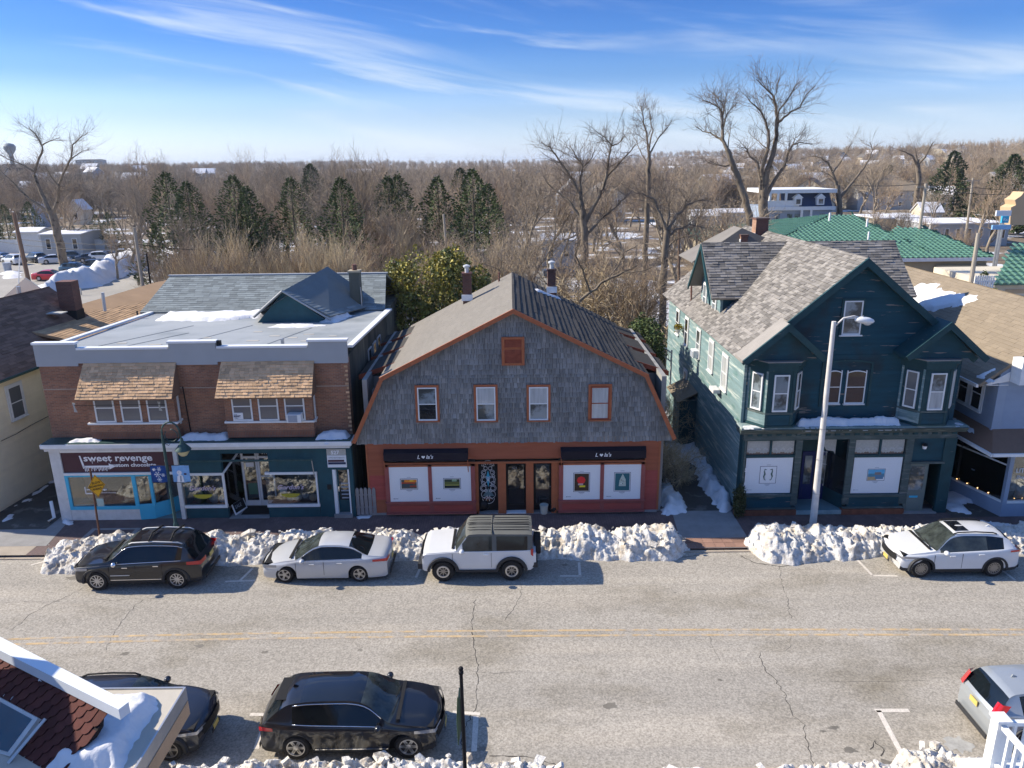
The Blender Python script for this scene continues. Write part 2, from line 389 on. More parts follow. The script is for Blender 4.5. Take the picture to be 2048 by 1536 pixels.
M['shingle_brown'] = mat('brown_roof_shingle', (0.20,0.12,0.083),0.95, var=0.12, vs=0.8, grain=0.2, gs=40, rndv=0.28)
M['shingle_golden'] = mat('golden_brown_shingle', (0.42,0.27,0.15),0.95, var=0.12, vs=0.8, grain=0.15, gs=40, rndv=0.2)
M['shingle_slate'] = mat('blue_grey_shingle', (0.20,0.225,0.225),0.9, var=0.1, vs=1, grain=0.15, gs=30, rndv=0.22)
M['shingle_grey'] = mat('grey_tab_shingle', (0.205,0.19,0.172),0.95, var=0.16, vs=0.8, grain=0.15, gs=40, rndv=0.38)
M['shingle_beige'] = mat('beige_roof_shingle', (0.23,0.188,0.137),0.95, var=0.08, vs=0.8, grain=0.12, gs=30, rndv=0.08)
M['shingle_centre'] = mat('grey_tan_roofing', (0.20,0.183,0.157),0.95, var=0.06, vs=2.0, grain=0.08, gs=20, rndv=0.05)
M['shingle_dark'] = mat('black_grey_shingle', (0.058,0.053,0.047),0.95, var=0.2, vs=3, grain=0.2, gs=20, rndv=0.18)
M['cedar'] = mat('weathered_cedar', (0.255,0.25,0.235),0.9, var=0.12, vs=1.0, stretch=(1.5,1.5,0.6), c2=(0.15,0.145,0.135), c2s=0.7, c2st=(1.6,1.6,0.35), c2t=(0.45,0.75), rndv=0.20, grain=0.15, gs=40)
M['trim_rust'] = mat('rust_orange_trim', (0.36,0.115,0.05),0.7, var=0.12, vs=4, c2=(0.25,0.12,0.08), c2s=8, c2t=(0.62,0.7))
M['board_orange'] = mat('faded_orange_board', (0.33,0.10,0.05),0.75, var=0.12, vs=2, stretch=(0.5,1,4), c2=(0.2,0.1,0.07), c2s=3, c2st=(0.6,1,8), c2t=(0.66,0.74), rndv=0.06)
M['board_red'] = mat('brick_red_board', (0.36,0.075,0.06),0.75, var=0.12, vs=2, stretch=(0.5,1,4), rndv=0.06)
M['trim_red'] = mat('dusty_red_trim', (0.29,0.085,0.075),0.7, var=0.15, vs=3)
M['louvre'] = mat('rust_louvre', (0.28,0.07,0.035),0.8, var=0.25, vs=6)
M['awning'] = mat('dark_awning_cloth', (0.016,0.012,0.018),0.85, var=0.2)
M['poster'] = mat('white_poster', (0.72,0.74,0.76),0.5, var=0.02)
M['print_dark'] = mat('print_dark', (0.03,0.04,0.09),0.6, var=0)
M['print_grey'] = mat('print_grey', (0.30,0.33,0.38),0.6, var=0)
M['print_white'] = mat('print_white', (0.8,0.8,0.8),0.6, var=0)
M['black'] = mat('black', (0.012,0.012,0.013),0.7, var=0.1)
M['interior'] = mat('dark_interior', (0.035,0.03,0.028),0.9, var=0.5, vs=1.2)
M['interior_lt'] = mat('shop_interior', (0.14,0.11,0.09),0.9, var=0.5, vs=1.5)
M['teal_dark'] = mat('dark_teal_paint', (0.017,0.072,0.092),0.6, var=0.2, vs=2)
M['cyan'] = mat('bright_cyan_paint', (0.06,0.42,0.62),0.5, var=0.06)
M['teal_floor'] = mat('teal_entry_floor', (0.12,0.2,0.22),0.8, var=0.2)
M['sign_plum'] = mat('plum_sign', (0.065,0.022,0.035),0.35, var=0.25, vs=0.7)
M['sign_dark'] = mat('aubergine_board', (0.03,0.018,0.03),0.5)
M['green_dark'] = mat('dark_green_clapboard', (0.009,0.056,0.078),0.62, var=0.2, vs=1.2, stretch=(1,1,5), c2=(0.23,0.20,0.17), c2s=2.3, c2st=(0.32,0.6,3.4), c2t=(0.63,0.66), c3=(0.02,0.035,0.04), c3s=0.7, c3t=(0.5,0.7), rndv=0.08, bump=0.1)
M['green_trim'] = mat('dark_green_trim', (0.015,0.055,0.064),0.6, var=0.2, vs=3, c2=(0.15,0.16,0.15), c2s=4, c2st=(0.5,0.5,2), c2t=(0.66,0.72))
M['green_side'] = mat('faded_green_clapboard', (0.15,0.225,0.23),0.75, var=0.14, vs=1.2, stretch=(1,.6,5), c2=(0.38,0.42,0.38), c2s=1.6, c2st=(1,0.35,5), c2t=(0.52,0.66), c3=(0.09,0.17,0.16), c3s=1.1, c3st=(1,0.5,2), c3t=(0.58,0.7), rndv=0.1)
M['green_grey'] = mat('grey_green_wood', (0.075,0.10,0.095),0.8, var=0.3, vs=2, stretch=(1,1,5), c2=(0.17,0.18,0.165), c2s=2.5, c2st=(0.5,1,3), c2t=(0.56,0.68))
M['door_grey'] = mat('grey_green_door', (0.16,0.19,0.17),0.6, var=0.15)
M['navy'] = mat('navy_door', (0.01,0.02,0.10),0.5, var=0.15)
M['slab_stone'] = mat('red_stone_base', (0.20,0.075,0.045),0.9, var=0.3, vs=3)
M['ice'] = mat('pale_stone_step', (0.26,0.36,0.37),0.8, var=0.3, vs=3)
M['lace'] = mat('white_lace', (0.42,0.41,0.37),0.9, var=0.15, vs=14)
M['tan_shade'] = mat('tan_shade', (0.25,0.17,0.12),0.9)
M['blue_siding'] = mat('pale_blue_siding', (0.27,0.33,0.42),0.6, var=0.06, vs=2, rndv=0.03)
M['cream'] = mat('cream_siding', (0.86,0.76,0.55),0.6, var=0.06, vs=2, rndv=0.03)
M['tan_wall'] = mat('tan_stucco_wall', (0.37,0.32,0.23),0.9, var=0.06)
M['cream_wall'] = mat('cream_stucco_wall', (0.62,0.55,0.42),0.9, var=0.05)
M['tan_band'] = mat('tan_band', (0.52,0.38,0.23),0.9, var=0.05)
M['green_tile'] = mat('green_roof_tile', (0.075,0.175,0.125),0.5, var=0.1, vs=2, rndv=0.1, bump=0.05, coat=0.15)
M['pane_dark'] = mat('dark_pane', (0.018,0.02,0.022),0.04, var=0.5, vs=1.0, bump=0.02, bs=2, bd=0.02, spec=1.0, coat=1.0)
M['pane_blind'] = mat('blind_pane', (0.13,0.135,0.14),0.35, var=0.12, vs=1, bump=0, coat=1.0)
M['pane_curtain'] = mat('curtain_pane', (0.40,0.42,0.42),0.6, var=0.3, vs=2.2, stretch=(4,4,0.3), bump=0, coat=1.0)
M['pane_mixed'] = mat('mixed_pane', (0.20,0.24,0.26),0.3, var=0.3, vs=0.8, c2=(0.05,0.06,0.06), c2s=1.4, c2t=(0.45,0.55), bump=0, coat=1.0)
M['glass'] = glassmat('shop_glass')
M['metal'] = mat('galvanised_metal', (0.45,0.46,0.47),0.4, var=0.15, metal=0.7)
M['metal_lt'] = mat('light_metal', (0.55,0.56,0.56),0.5, var=0.1, metal=0.2)
M['chrome'] = mat('chrome', (0.75,0.75,0.76),0.12, var=0, metal=1.0, bump=0)
M['lamp_green'] = mat('dark_green_iron', (0.035,0.075,0.07),0.45, var=0.3, vs=6, c2=(0.4,0.42,0.4), c2s=9, c2t=(0.68,0.74))
M['lamp_glass'] = mat('amber_lamp_glass', (0.5,0.45,0.25),0.3, var=0.1, coat=0.6)
M['pole_grey'] = mat('painted_pole', (0.58,0.56,0.53),0.6, var=0.15, vs=3, c2=(0.3,0.25,0.2), c2s=5, c2t=(0.66,0.72))
M['wood_pole'] = mat('utility_pole_wood', (0.24,0.16,0.11),0.95, var=0.25, vs=3, stretch=(4,4,0.4))
M['wood_pole_lt'] = mat('weathered_pole_wood', (0.36,0.32,0.26),0.95, var=0.2, vs=3, stretch=(4,4,0.4))
M['picket'] = mat('grey_picket', (0.25,0.235,0.23),0.9, var=0.2, vs=4)
M['sign_yellow'] = mat('yellow_sign', (0.72,0.38,0.02),0.5, var=0.03)
M['rust'] = mat('rusty_steel', (0.10,0.05,0.035),0.8, var=0.3, vs=5)
M['navy_cloth'] = mat('navy_banner', (0.02,0.07,0.25),0.8, var=0.25, vs=3)
M['sky_cloth'] = mat('sky_blue_banner', (0.22,0.42,0.68),0.8, var=0.2, vs=3)
M['scallop'] = mat('oxblood_scallop', (0.085,0.025,0.02),0.85, var=0.2, vs=3, grain=0.15, gs=50, rndv=0.22)
M['scallop_joint'] = mat('scallop_underlay', (0.02,0.014,0.014),0.9)
M['fascia'] = mat('white_fascia', (0.66,0.70,0.74),0.5, var=0.04)
M['felt'] = mat('pale_roof_felt', (0.47,0.43,0.36),0.9, var=0.1, vs=1.5, grain=0.1)
M['bag'] = mat('black_bag', (0.012,0.012,0.014),0.3, var=0.2, bump=0.7, bs=9, bd=0.05)
M['bucket'] = mat('pale_bucket', (0.42,0.43,0.38),0.5)
M['amber'] = mat('amber_sign', (0.45,0.38,0.04),0.5)
M['leaf_green'] = mat('leaf_green', (0.06,0.10,0.05),0.6, var=0.3)
M['pink'] = mat('pale_pink', (0.55,0.45,0.55),0.6)
# ---------------------------------------------------------------- ground, road, pavement
RZ = -0.12
FY = 30.15
def struct(o): o['kind'] = 'structure'; return o
def smooth(t): t = max(0.0, min(1.0, t)); return t*t*(3 - 2*t)
def hill(x, y):
 h = 0.0
 h += 15*smooth((x - 130) / 260)*smooth((y - 230) / 260)
 h += 7*smooth((-x - 60) / 300)*smooth((y - 260) / 300)
 h += 9*smooth((y - 700) / 900)*(0.6 + 0.4*math.sin(x*0.004 + 1))
 return h
M['ground_snow'] = mat('patchy_snow_ground', (0.17,0.13,0.09),1.0, var=0.3, vs=0.4, grain=0.3, gs=2.0, c2=(0.60,0.61,0.63), c2s=0.09, c2t=(0.54,0.60), c3=(0.25,0.2,0.14), c3s=0.06)
def ground():
 xs = sorted(set([-6000,-4000,-2600,-1700] + [i*100 for i in range(-12,13)] + [i*25 for i in range(-16,25)] + [1700,2600,4000,6000]))
 ys = sorted(set([-200,-50,13.2,30.2,44,60,90,120,160] + list(range(200,1300,60)) + [1500,1800,2300,3000,4200,6000,9000]))
 m = MB(); n = len(xs)
 m.v = [(x, y, hill(x, y) - (0.03 if y > 13.1 else 0.0) - 0.14) for y in ys for x in xs]
 m.f = [(j*n + i, j*n + i + 1,(j + 1)*n + i + 1,(j + 1)*n + i) for j in range(len(ys) - 1) for i in range(n - 1)]
 m.m = [0] * len(m.f)
 struct(m.build('ground', M['ground_snow'], smooth=True))
ground()
def sheet(name, pts, z, mt, cells=None):
 m = MB(); m.add([(p[0], p[1], z) for p in pts],[tuple(range(len(pts)))]); return struct(m.build(name, mt))
KY = [(-70,26.9),(-30,26.85),(-20.0,26.8),(0,26.75),(12,26.7),(30,26.6),(70,26.4)]
KN = [(-70,15.4),(-30,15.55),(0,15.6),(30,15.5),(70,15.3)]
def interp(t, x):
 if x <= t[0][0]: return t[0][1]
 for (a, b),(c, d) in zip(t, t[1:]):
  if x <= c: return b + (d - b)*(x - a) / (c - a)
 return t[-1][1]
def strip(name, f0, f1, z, mt, x0=-70, x1=70, st=5, **kw):
 m = MB(); n = int((x1 - x0) / st)
 for i in range(n + 1):
  x = x0 + (x1 - x0)*i / n; m.v += [(x, f0(x), z),(x, f1(x), z)]
 m.f = [(2*i, 2*i + 2,2*i + 3,2*i + 1) for i in range(n)]; m.m = [0] * n
 return struct(m.build(name, mt))
kf = lambda x: interp(KY, x); kn = lambda x: interp(KN, x)
strip('road', kn, kf, RZ, M['asphalt'])
# kerbs in real lengths with joints
def kerb(name, f, sgn, gaps):
 k = 0; x = -42.0
 while x < 46:
  L_ = 2.4; e = x + L_ - 0.02
  low = any(a < x + 1.2 < b for a, b in gaps)
  m = MB(); h = -0.085 if low else 0.0
  y0, y1 = f(x), f(e)
  a = [(x, y0, RZ - .1),(e, y1, RZ - .1),(e, y1 + sgn*.16, RZ - .1),(x, y0 + sgn*.16, RZ - .1)]
  b = [(x, y0 + sgn*.012, h),(e, y1 + sgn*.012, h),(e, y1 + sgn*.16, h),(x, y0 + sgn*.16, h)]
  if sgn > 0: m.add(a + b, [(4,5,6,7),(0,1,5,4),(1,2,6,5),(2,3,7,6),(3,0,4,7)])
  else: m.add(a + b, [(7,6,5,4),(4,5,1,0),(5,6,2,1),(6,7,3,2),(7,4,0,3)])
  struct(m.build('kerb', M['curb'])); x += L_
kerb('kerb', kf, 1,[(-30,-19.2),(6.6,9.8)])
kerb('kerb', kn, -1,[])
strip('pavement', lambda x: kf(x) + .16, lambda x: 44.0 if 0 else 30.62,-0.006, M['paver'])
strip('near_pavement', lambda x: 9.0, lambda x: kn(x) - .16,-0.006, M['paver'])
sheet('kerb_strip', [(-42, kf(-42) + .165),(-19.6, kf(-19.6) + .165),(-19.6,27.7),(-42,27.7)],0.0, M['concrete'])
sheet('left_drive', [(-42,27.7),(-19.2,27.7),(-20.1,33.8),(-42,33.8)],0.003, M['concrete_cool'])
sheet('left_alley', [(-24.5,29.2),(-20.1,29.2),(-20.1,42.0),(-24.5,42.0)],0.008, M['asphalt_dark'])
sheet('driveway_apron', [(6.75, kf(7) + .16),(9.6, kf(9) + .16),(9.6,30.2),(7.0,30.2)],0.0, M['concrete_cool'])
sheet('driveway', [(7.0,30.2),(9.85,30.2),(9.9,48.0),(6.6,48.0)],0.004, M['asphalt_dark'])
sheet('right_alley', [(18.9,29.3),(21.4,29.3),(21.8,36.0),(18.9,36.0)],0.004, M['asphalt_dark'])
for i in range(7):
 for j in range(2):       # the red paving slabs where the drive crosses the kerb
  m = MB(); x = 6.9 + i*.4; y = kf(8) + .19 + j*.4
  m.box(x, x + .385, y, y + .385,-.05,0.012 + .004*rnd.random()); struct(m.build('paving_slab', M['paver_stone']))
# utility cover frame in the pavement
p0 = GZ(160,1070,0)
m = MB(); m.box(-18.1,-16.0,27.9,29.2,-.02,.004); struct(m.build('paving_frame', M['concrete_cool']))
m = MB(); m.box(-17.9,-16.2,28.05,29.05,-.01,.008); struct(m.build('tree_pit_paving', M['paver']))
# painted lines
def ribbon(name, pts, w, z, mt, par=None, seed=0):
 m = MB(); P_ = [Vector((p[0], p[1],0)) for p in pts]; n = len(P_)
 for i, p in enumerate(P_):
  d = (P_[min(i + 1, n - 1)] - P_[max(i - 1,0)]).normalized(); s_ = Vector((-d.y, d.x, 0))
  ww = (w[i] if isinstance(w, list) else w) / 2
  m.v += [tuple(p + s_*ww + Z_*z), tuple(p - s_*ww + Z_*z)]
 m.f = [(2*i, 2*i + 1,2*i + 3,2*i + 2) for i in range(n - 1)]; m.m = [0] * (n - 1)
 return struct(m.build(name, mt))
ylu = [(-60,1281),(100,1276),(300,1271),(500,1267),(860,1262.5),(1360,1259.5),(1700,1259),(2048,1259),(2600,1260)]
for dy in (0,10.5):
 pts = [GZ(a, b + dy, RZ) for a, b in ylu]
 dense = []
 for i in range(len(pts) - 1):
  for k in range(6): dense.append(pts[i].lerp(pts[i + 1], k / 6))
 ribbon('centre_line', dense, 0.105, RZ + .004, M['paint_yellow'])
def mark(px, w=0.10):
 ribbon('bay_line', [GZ(a, b, RZ) for a, b in px], w, RZ + .004, M['paint_white'])
mark([(1712,1117),(1745,1151)]); mark([(1744,1151),(1795,1152)])
mark([(505,1137),(480,1161)]); mark([(450,1163),(510,1161)])
mark([(1158,1125),(1160,1152)]); mark([(1120,1152),(1163,1152)])
mark([(845,1127),(832,1155)]); mark([(1990,1130),(2030,1160)])
mark([(1757,1421),(1806,1513)],.14); mark([(1750,1421),(1818,1421)],.14)
mark([(952,1432),(948,1503)],.15); mark([(960,1428),(905,1424)],.12)
mark([(536,1433),(512,1498)],.15); mark([(538,1429),(500,1429)],.12)
mark([(100,1120),(62,1130)],.08)
def crack(px, w=0.022, z=RZ + .003, jag=0.05, seed=1):
 rr = random.Random(seed); pts = [GZ(a, b, RZ) for a, b in px]; out = []
 for i in range(len(pts) - 1):
  d = pts[i + 1] - pts[i]; n = max(2, int(d.length / 0.12))
  for k in range(n):
   q = pts[i].lerp(pts[i + 1], k / n); out.append(q + Vector((rr.uniform(-jag, jag), rr.uniform(-jag, jag)*.5,0)))
 out.append(pts[-1])
 ws = [w*rr.uniform(0.35,1.2) for _ in out]
 ribbon('road_crack', out, ws, z, M['crack'])
crack([(950,1200),(944,1235),(946,1290),(955,1330),(952,1400),(950,1420),(935,1445),(922,1500)],.028, seed=2)
crack([(1043,1168),(1043,1185),(1028,1215),(1010,1240)],.016, seed=3)
crack([(1559,1132),(1563,1170),(1575,1200),(1578,1220),(1582,1237)],.018, seed=4)
crack([(1581,1270),(1580,1290),(1570,1303)],.012, seed=5)
crack([(1519,1305),(1530,1340),(1552,1362),(1568,1385),(1582,1425),(1608,1450),(1615,1490),(1628,1528)],.024, seed=6)
crack([(1418,1270),(1430,1300),(1440,1322)],.012, seed=7)
crack([(25,1260),(60,1230),(100,1208),(140,1190),(165,1176)],.018, seed=8)
crack([(213,1300),(225,1270),(245,1242),(268,1214),(285,1200)],.018, seed=9)
crack([(285,1200),(320,1195),(345,1180)],.012, seed=10); crack([(185,1197),(230,1202),(270,1195),(285,1200)],.010, seed=11)
crack([(0,1205),(60,1204),(120,1203)],.010, seed=12)
crack([(930,1340),(990,1347),(1060,1342)],.010, seed=13)
crack([(1640,1364),(1760,1363),(1850,1361)],.010, seed=15, jag=.01)
crack([(980,1512),(1040,1512),(1080,1520),(1130,1534)],.03, seed=16)
crack([(1740,1500),(1748,1480),(1768,1500),(1762,1512)],.03, seed=17)
crack([(440,1124),(560,1124),(700,1120),(870,1120)],.03, seed=18, z=RZ + .003)
crack([(1060,1116),(1200,1116),(1330,1119),(1400,1110)],.04, seed=19)
crack([(1480,1112),(1510,1126),(1560,1133),(1600,1130),(1640,1113)],.05, seed=20)
def blot(px, py, r, mt, seed, asp=1.0):
 rr = random.Random(seed); c = GZ(px, py, RZ); m = MB(); n = 18
 m.add([(c.x + r*asp*math.cos(t)*q, c.y + r*math.sin(t)*q, RZ + .0025) for t, q in ((2*math.pi*i / n, rr.uniform(.55,1.15)) for i in range(n))],[tuple(range(n))])
 struct(m.build('road_stain', mt))
M['stain'] = mat('oil_stain', (0.17,0.155,0.13),0.8, var=0.3, vs=4)
for i, (a, b, r_) in enumerate([(145,1156,.16),(1222,1412,.14),(1440,1360,.06),(1700,1500,.12),(1667,1455,.10),(1645,1462,.06),(720,1300,.05),(250,1307,.1),(400,1292,.1),(530,1304,.08),(1775,1530,.2),(1880,1550,.2),(965,1498,.1),(1130,1130,.08),(1410,1085,.14),(1350,1185,.04)]):
 blot(a, b, r_, M['stain'],40 + i, 1.8)
M['stain_lt'] = mat('wet_concrete_patch', (0.36,0.35,0.32),0.7, var=0.3, vs=4)
blot(1915,1488,.34, M['stain_lt'],77,1.2)
# ---------------------------------------------------------------- snow
def fb(x, y, z=0.0, o=4):
 return noise.fractal(Vector((x, y, z)),1.0,2.0, o, noise_basis='PERLIN_ORIGINAL')
def bank(name, label, rows, res=0.05, seed=0.0, mt=None, chunks=40, rough=1.0):
 "rows: (x, y_front, y_back, height); a ploughed heap of broken snow"
 m = MB(); x0, x1 = rows[0][0], rows[-1][0]; n = max(6, int((x1 - x0) / res)); k = 40
 f = [[(r[0], r[j]) for r in rows] for j in (1,2,3)]
 rr = random.Random(int(seed*10) + 5)
 for i in range(n + 1):
  x = x0 + (x1 - x0)*i / n
  ya, yb, h = (interp(g, x) for g in f)
  ya += 0.18*fb(x*1.3, seed, 3.3); yb += 0.14*fb(x*1.1, seed, 7.7)
  e = min(1.0, min(x - x0, x1 - x) / 0.7); e = math.sqrt(max(e, 0))
  mid, hw = (ya + yb) / 2,(yb - ya) / 2*(0.35 + 0.65*e)
  h *= .86 + .34*fb(x*.9, seed, 5.5)
  for j in range(k + 1):
   s_ = -1 + 2*j / k; y = mid + hw*s_; pr = (1 - abs(s_) ** 2.4) ** 0.85; z = pr*h*e
   nv = Vector((0, s_*abs(s_)*h, .35 + .65*(1 - abs(s_)))).normalized(); p = Vector((x, y, z + seed))
   d = .20*noise.fractal(p*1.9,1.0,2.0,2) + .17*(abs(noise.noise(p*4.2)) - .2) + .11*noise.noise(p*8.5) + .05*noise.noise(p*18)
   d *= rough*(.25 + .75*pr)
   q = Vector((x, y, z)) + nv*d + Vector((.05*noise.noise(p*5 + Vector((9,0,0))),0,0))
   m.v.append((q.x, q.y, (RZ if (y < kf(x) + .1 and y > 20) or (y < 20 and y > kn(x)) else 0) - .02 + max(q.z, 0 if 0 < j < k else -.01)))
 w = k + 1
 m.f = [(i*w + j, (i + 1)*w + j, (i + 1)*w + j + 1, i*w + j + 1) for i in range(n) for j in range(k)]; m.m = [0] * len(m.f)
 for _ in range(chunks):
  x = rr.uniform(x0 + .2, x1 - .2); ya, yb, h = (interp(g, x) for g in f); s_ = rr.uniform(-.85,.85)
  y = (ya + yb) / 2 + (yb - ya) / 2*s_; z = (1 - abs(s_) ** 2.6) ** .75*h*.95; r_ = .02 + .10*rr.random() ** 2.2
  a = Vector((rr.uniform(-1,1), rr.uniform(-1,1), rr.uniform(-.4,.4))).normalized(); b = a.cross(Vector((rr.uniform(-.3,.3), rr.uniform(-.3,.3),1))).normalized(); c = a.cross(b)
  sz = (r_*rr.uniform(.8,1.8), r_*rr.uniform(.7,1.3), r_*rr.uniform(.3,.9)); O = Vector((x, y, z))
  vs = [O + a*sz[0] * i_*rr.uniform(.7,1.1) + b*sz[1] * j_*rr.uniform(.7,1.1) + c*sz[2] * k_*rr.uniform(.7,1.1) for i_ in (-1,1) for j_ in (-1,1) for k_ in (-1,1)]
  m.add(vs, [(0,1,3,2),(4,6,7,5),(0,4,5,1),(2,3,7,6),(0,2,6,4),(1,5,7,3)])
 o = m.build(name, mt or M['snow_dirty'], smooth=True, sharp=78)
 return tag(o, kind='stuff')
def G0(px, py): return GZ(px, py, RZ)
fr = [(-18.9,26.9,27.6,.30),(-18.3,25.7,27.7,.55),(-17,25.6,28.0,.75),(-15,25.9,28.1,.78),(-13,26.2,28.2,.72),(-11.0,26.1,28.2,.62),(-9.0,26.3,28.3,.60),(-6.0,26.3,28.3,.62),(-3,26.3,28.2,.60),(0,26.4,28.2,.62),(2.5,26.3,28.2,.64),(5.0,26.1,28.2,.78),(6.3,26.1,28.0,.8),(7.05,26.6,27.4,.4)]
bank('snowbank', '', fr, seed=1.7, chunks=150)
fr2 = [(9.3,26.7,27.6,.4),(9.7,25.9,28.0,.72),(10.6,25.7,28.2,.75),(12.2,25.9,28.3,.62),(14,26.1,28.2,.55),(17,26.2,28.2,.5),(19,26.2,28.1,.55),(20.2,26.2,28.2,.62),(23,26.2,28.2,.7),(30,26.2,28.2,.6)]
bank('snowbank', '', fr2, seed=8.1, chunks=90)
bank('snowbank', '', [(-9.6,14.6,15.6,.2),(-8.6,14.3,15.95,.40),(-6,14.3,15.95,.40),(-4.2,14.3,16.05,.5),(-3,14.3,15.95,.46),(-1.5,14.3,16.0,.48),(0,14.3,15.9,.42),(1.3,14.3,15.6,.3)], seed=3.3, chunks=90, res=.035)
bank('snowbank', '', [(2.6,14.4,15.45,.12),(5,14.4,15.55,.16),(8.2,14.4,15.6,.2),(9.7,14.4,15.75,.25),(10.1,14.4,16.15,.42),(11.1,14.4,16.2,.45),(11.8,14.4,15.75,.3),(13,14.4,15.5,.2)], seed=5.1, chunks=40, res=.035)
def patch(name, poly, O, U, V, Nn, th, res=0.12, seed=0.0, mt=None, parent=None, edge=0.25, rag=0.12, kind='stuff', lump=0.3):
 "a lying sheet of snow with a ragged edge on any plane"
 O = Vector(O); P_ = np.array(poly, float); x0, y0 = P_.min(0) - .3; x1, y1 = P_.max(0) + .3
 nx, ny = max(3, int((x1 - x0) / res)), max(3, int((y1 - y0) / res))
 def dist(x, y):
  ins = False; dm = 1e9; n = len(P_)
  for i in range(n):
   ax, ay = P_[i]; bx, by = P_[(i + 1) % n]
   if (ay > y) != (by > y) and x < (bx - ax)*(y - ay) / (by - ay) + ax: ins = not ins
   dx, dy = bx - ax, by - ay; t = max(0, min(1,((x - ax)*dx + (y - ay)*dy) / (dx*dx + dy*dy + 1e-12)))
   dm = min(dm, math.hypot(x - ax - t*dx, y - ay - t*dy))
  return dm if ins else -dm
 m = MB(); idx = {}; fq = 1 if res < .3 else .3
 def vert(i, j):
  if (i, j) in idx: return idx[(i, j)]
  x, y = x0 + (x1 - x0)*i / nx, y0 + (y1 - y0)*j / ny
  d = dist(x, y) + rag*fb(x*2.2*fq, y*2.2*fq, seed) + rag*.5*fb(x*7*fq, y*7*fq, seed)
  z = th*(smooth(d / edge)*(1 + lump*fb(x*1.5*fq, y*1.5*fq, seed + 3)) - 0.12) if d > -res else -th*.5
  idx[(i, j)] = len(m.v); m.v.append(tuple(O + U*x + V*y + Nn*z)); dd[(i, j)] = d
  return idx[(i, j)]
 dd = {}
 for i in range(nx):
  for j in range(ny):
   q = [vert(i, j), vert(i + 1, j), vert(i + 1, j + 1), vert(i, j + 1)]
   if max(dd[(i, j)], dd[(i + 1, j)], dd[(i + 1, j + 1)], dd[(i, j + 1)]) > -0.02: m.f.append(tuple(q)); m.m.append(0)
 if not m.f: return None
 o = m.build(name, mt or M['snow'], parent, smooth=True)
 if kind and parent is None: o['kind'] = kind
 return o
def gpatch(pxs, th, z=0.0, name='ground_snow', mt=None, **kw):
 pts = [GZ(a, b, z) for a, b in pxs]
 return patch(name, [(p.x, p.y) for p in pts],(0,0, z), X_, Y_, Z_, th, mt=mt, **kw)
gpatch([(1362,850),(1392,880),(1430,950),(1468,1020),(1445,1026),(1408,985),(1385,925),(1345,930),(1325,930),(1324,880)],.45, res=.15, seed=2, rag=.3, lump=.9)
gpatch([(1322,960),(1340,960),(1372,1010),(1378,1028),(1322,1028)],.28, seed=4, rag=.25, lump=.9)
gpatch([(1330,1020),(1345,1022),(1372,1027),(1325,1030)],.2, seed=14, rag=.2)
gpatch([(1322,790),(1350,790),(1372,870),(1330,870)],.25, seed=5, rag=.2, res=.2)
gpatch([(1880,985),(1930,980),(1975,1000),(1925,1012),(1940,1025),(1900,1026),(1870,1000)],.14, seed=6, rag=.3)
gpatch([(1955,1040),(2040,1052),(2040,1062),(1960,1055)],.05, seed=7, rag=.2)
gpatch([(1870,1012),(1900,1012),(1895,1020),(1865,1018)],.03, seed=27, rag=.2, name='pavement_ice')
gpatch([(0,1042),(40,1018),(62,1000),(30,1030),(0,1055)],.12, seed=8, rag=.15)
gpatch([(30,1012),(70,985),(105,958),(115,962),(60,1000)],.08, seed=9, rag=.2)
gpatch([(713,1032),(742,1030),(740,1036),(716,1037)],.05, seed=10, rag=.05, res=.06)
gpatch([(122,1035),(140,1033),(142,1048),(122,1048)],.12, seed=11, rag=.15, res=.06)
# ---------------------------------------------------------------- windows
def window(par, O, U, w, h, pane='pane_dark', frame='white_paint', casing=None, cw=0.10, fw=0.055, sill=True, sillm=None, split=0.5, V=Z_, n0=0.0, recess=0.03, name='window', pane2=None, arch=0.0, sillw=0.05):
 "a sash window on a wall: casing (if any), frame, two panes, sill. O = lower left corner of the sash"
 U = Vector(U).normalized(); Nn = U.cross(V)
 O = Vector(O) + Nn*n0
 f = MB(); d = 0.06
 f.obox(O, U, V, Nn, 0, fw, 0, h, 0, d); f.obox(O, U, V, Nn, w - fw, w, 0, h, 0, d)
 if arch:
  k = 8; pts = [(fw + (w - 2*fw)*i / k, h - fw - arch*(abs(2*i / k - 1) ** 2)*1.0) for i in range(k + 1)]
  for (a, b),(c, e) in zip(pts, pts[1:]):
   f.slab([O + U*a + V*b, O + U*c + V*e, O + U*c + V*(e + fw), O + U*a + V*(b + fw)][::-1], Nn*d*1.04)
 else: f.obox(O, U, V, Nn, fw, w - fw, h - fw, h, 0, d)
 f.obox(O, U, V, Nn, fw, w - fw, 0, fw*1.25,0, d)
 ms = h*(1 - split)
 f.obox(O, U, V, Nn, fw, w - fw, ms - fw*.4, ms + fw*.4,0, d*.85)
 fr_ = f.build(name, M[frame], par)
 for k, (a, b) in enumerate(((fw, ms - fw*.4),(ms + fw*.4, h - fw*(1 if not arch else .3)))):
  p = MB(); nn = recess + (0.012 if k else 0); p.obox(O, U, V, Nn, fw, w - fw, a, b, 0.002, nn)
  p.build('pane', M[(pane2 or pane) if k == 0 else pane], fr_)
 if casing:
  c = MB(); q = 0.04
  c.obox(O, U, V, Nn, -cw, -.002,-cw*.3, h + cw, 0, q); c.obox(O, U, V, Nn, w + .002, w + cw, -cw*.3, h + cw, 0, q)
  c.obox(O, U, V, Nn, -.002, w + .002, h + .002, h + cw, 0, q)
  c.build('casing', M[casing], fr_)
 if sill:
  s_ = MB(); s_.obox(O, U, V, Nn, -cw*(1 if casing else .4), w + cw*(1 if casing else .4),-sillw - .002,-.002,0,.10)
  s_.build('sill', M[sillm or casing or frame], fr_)
 return fr_
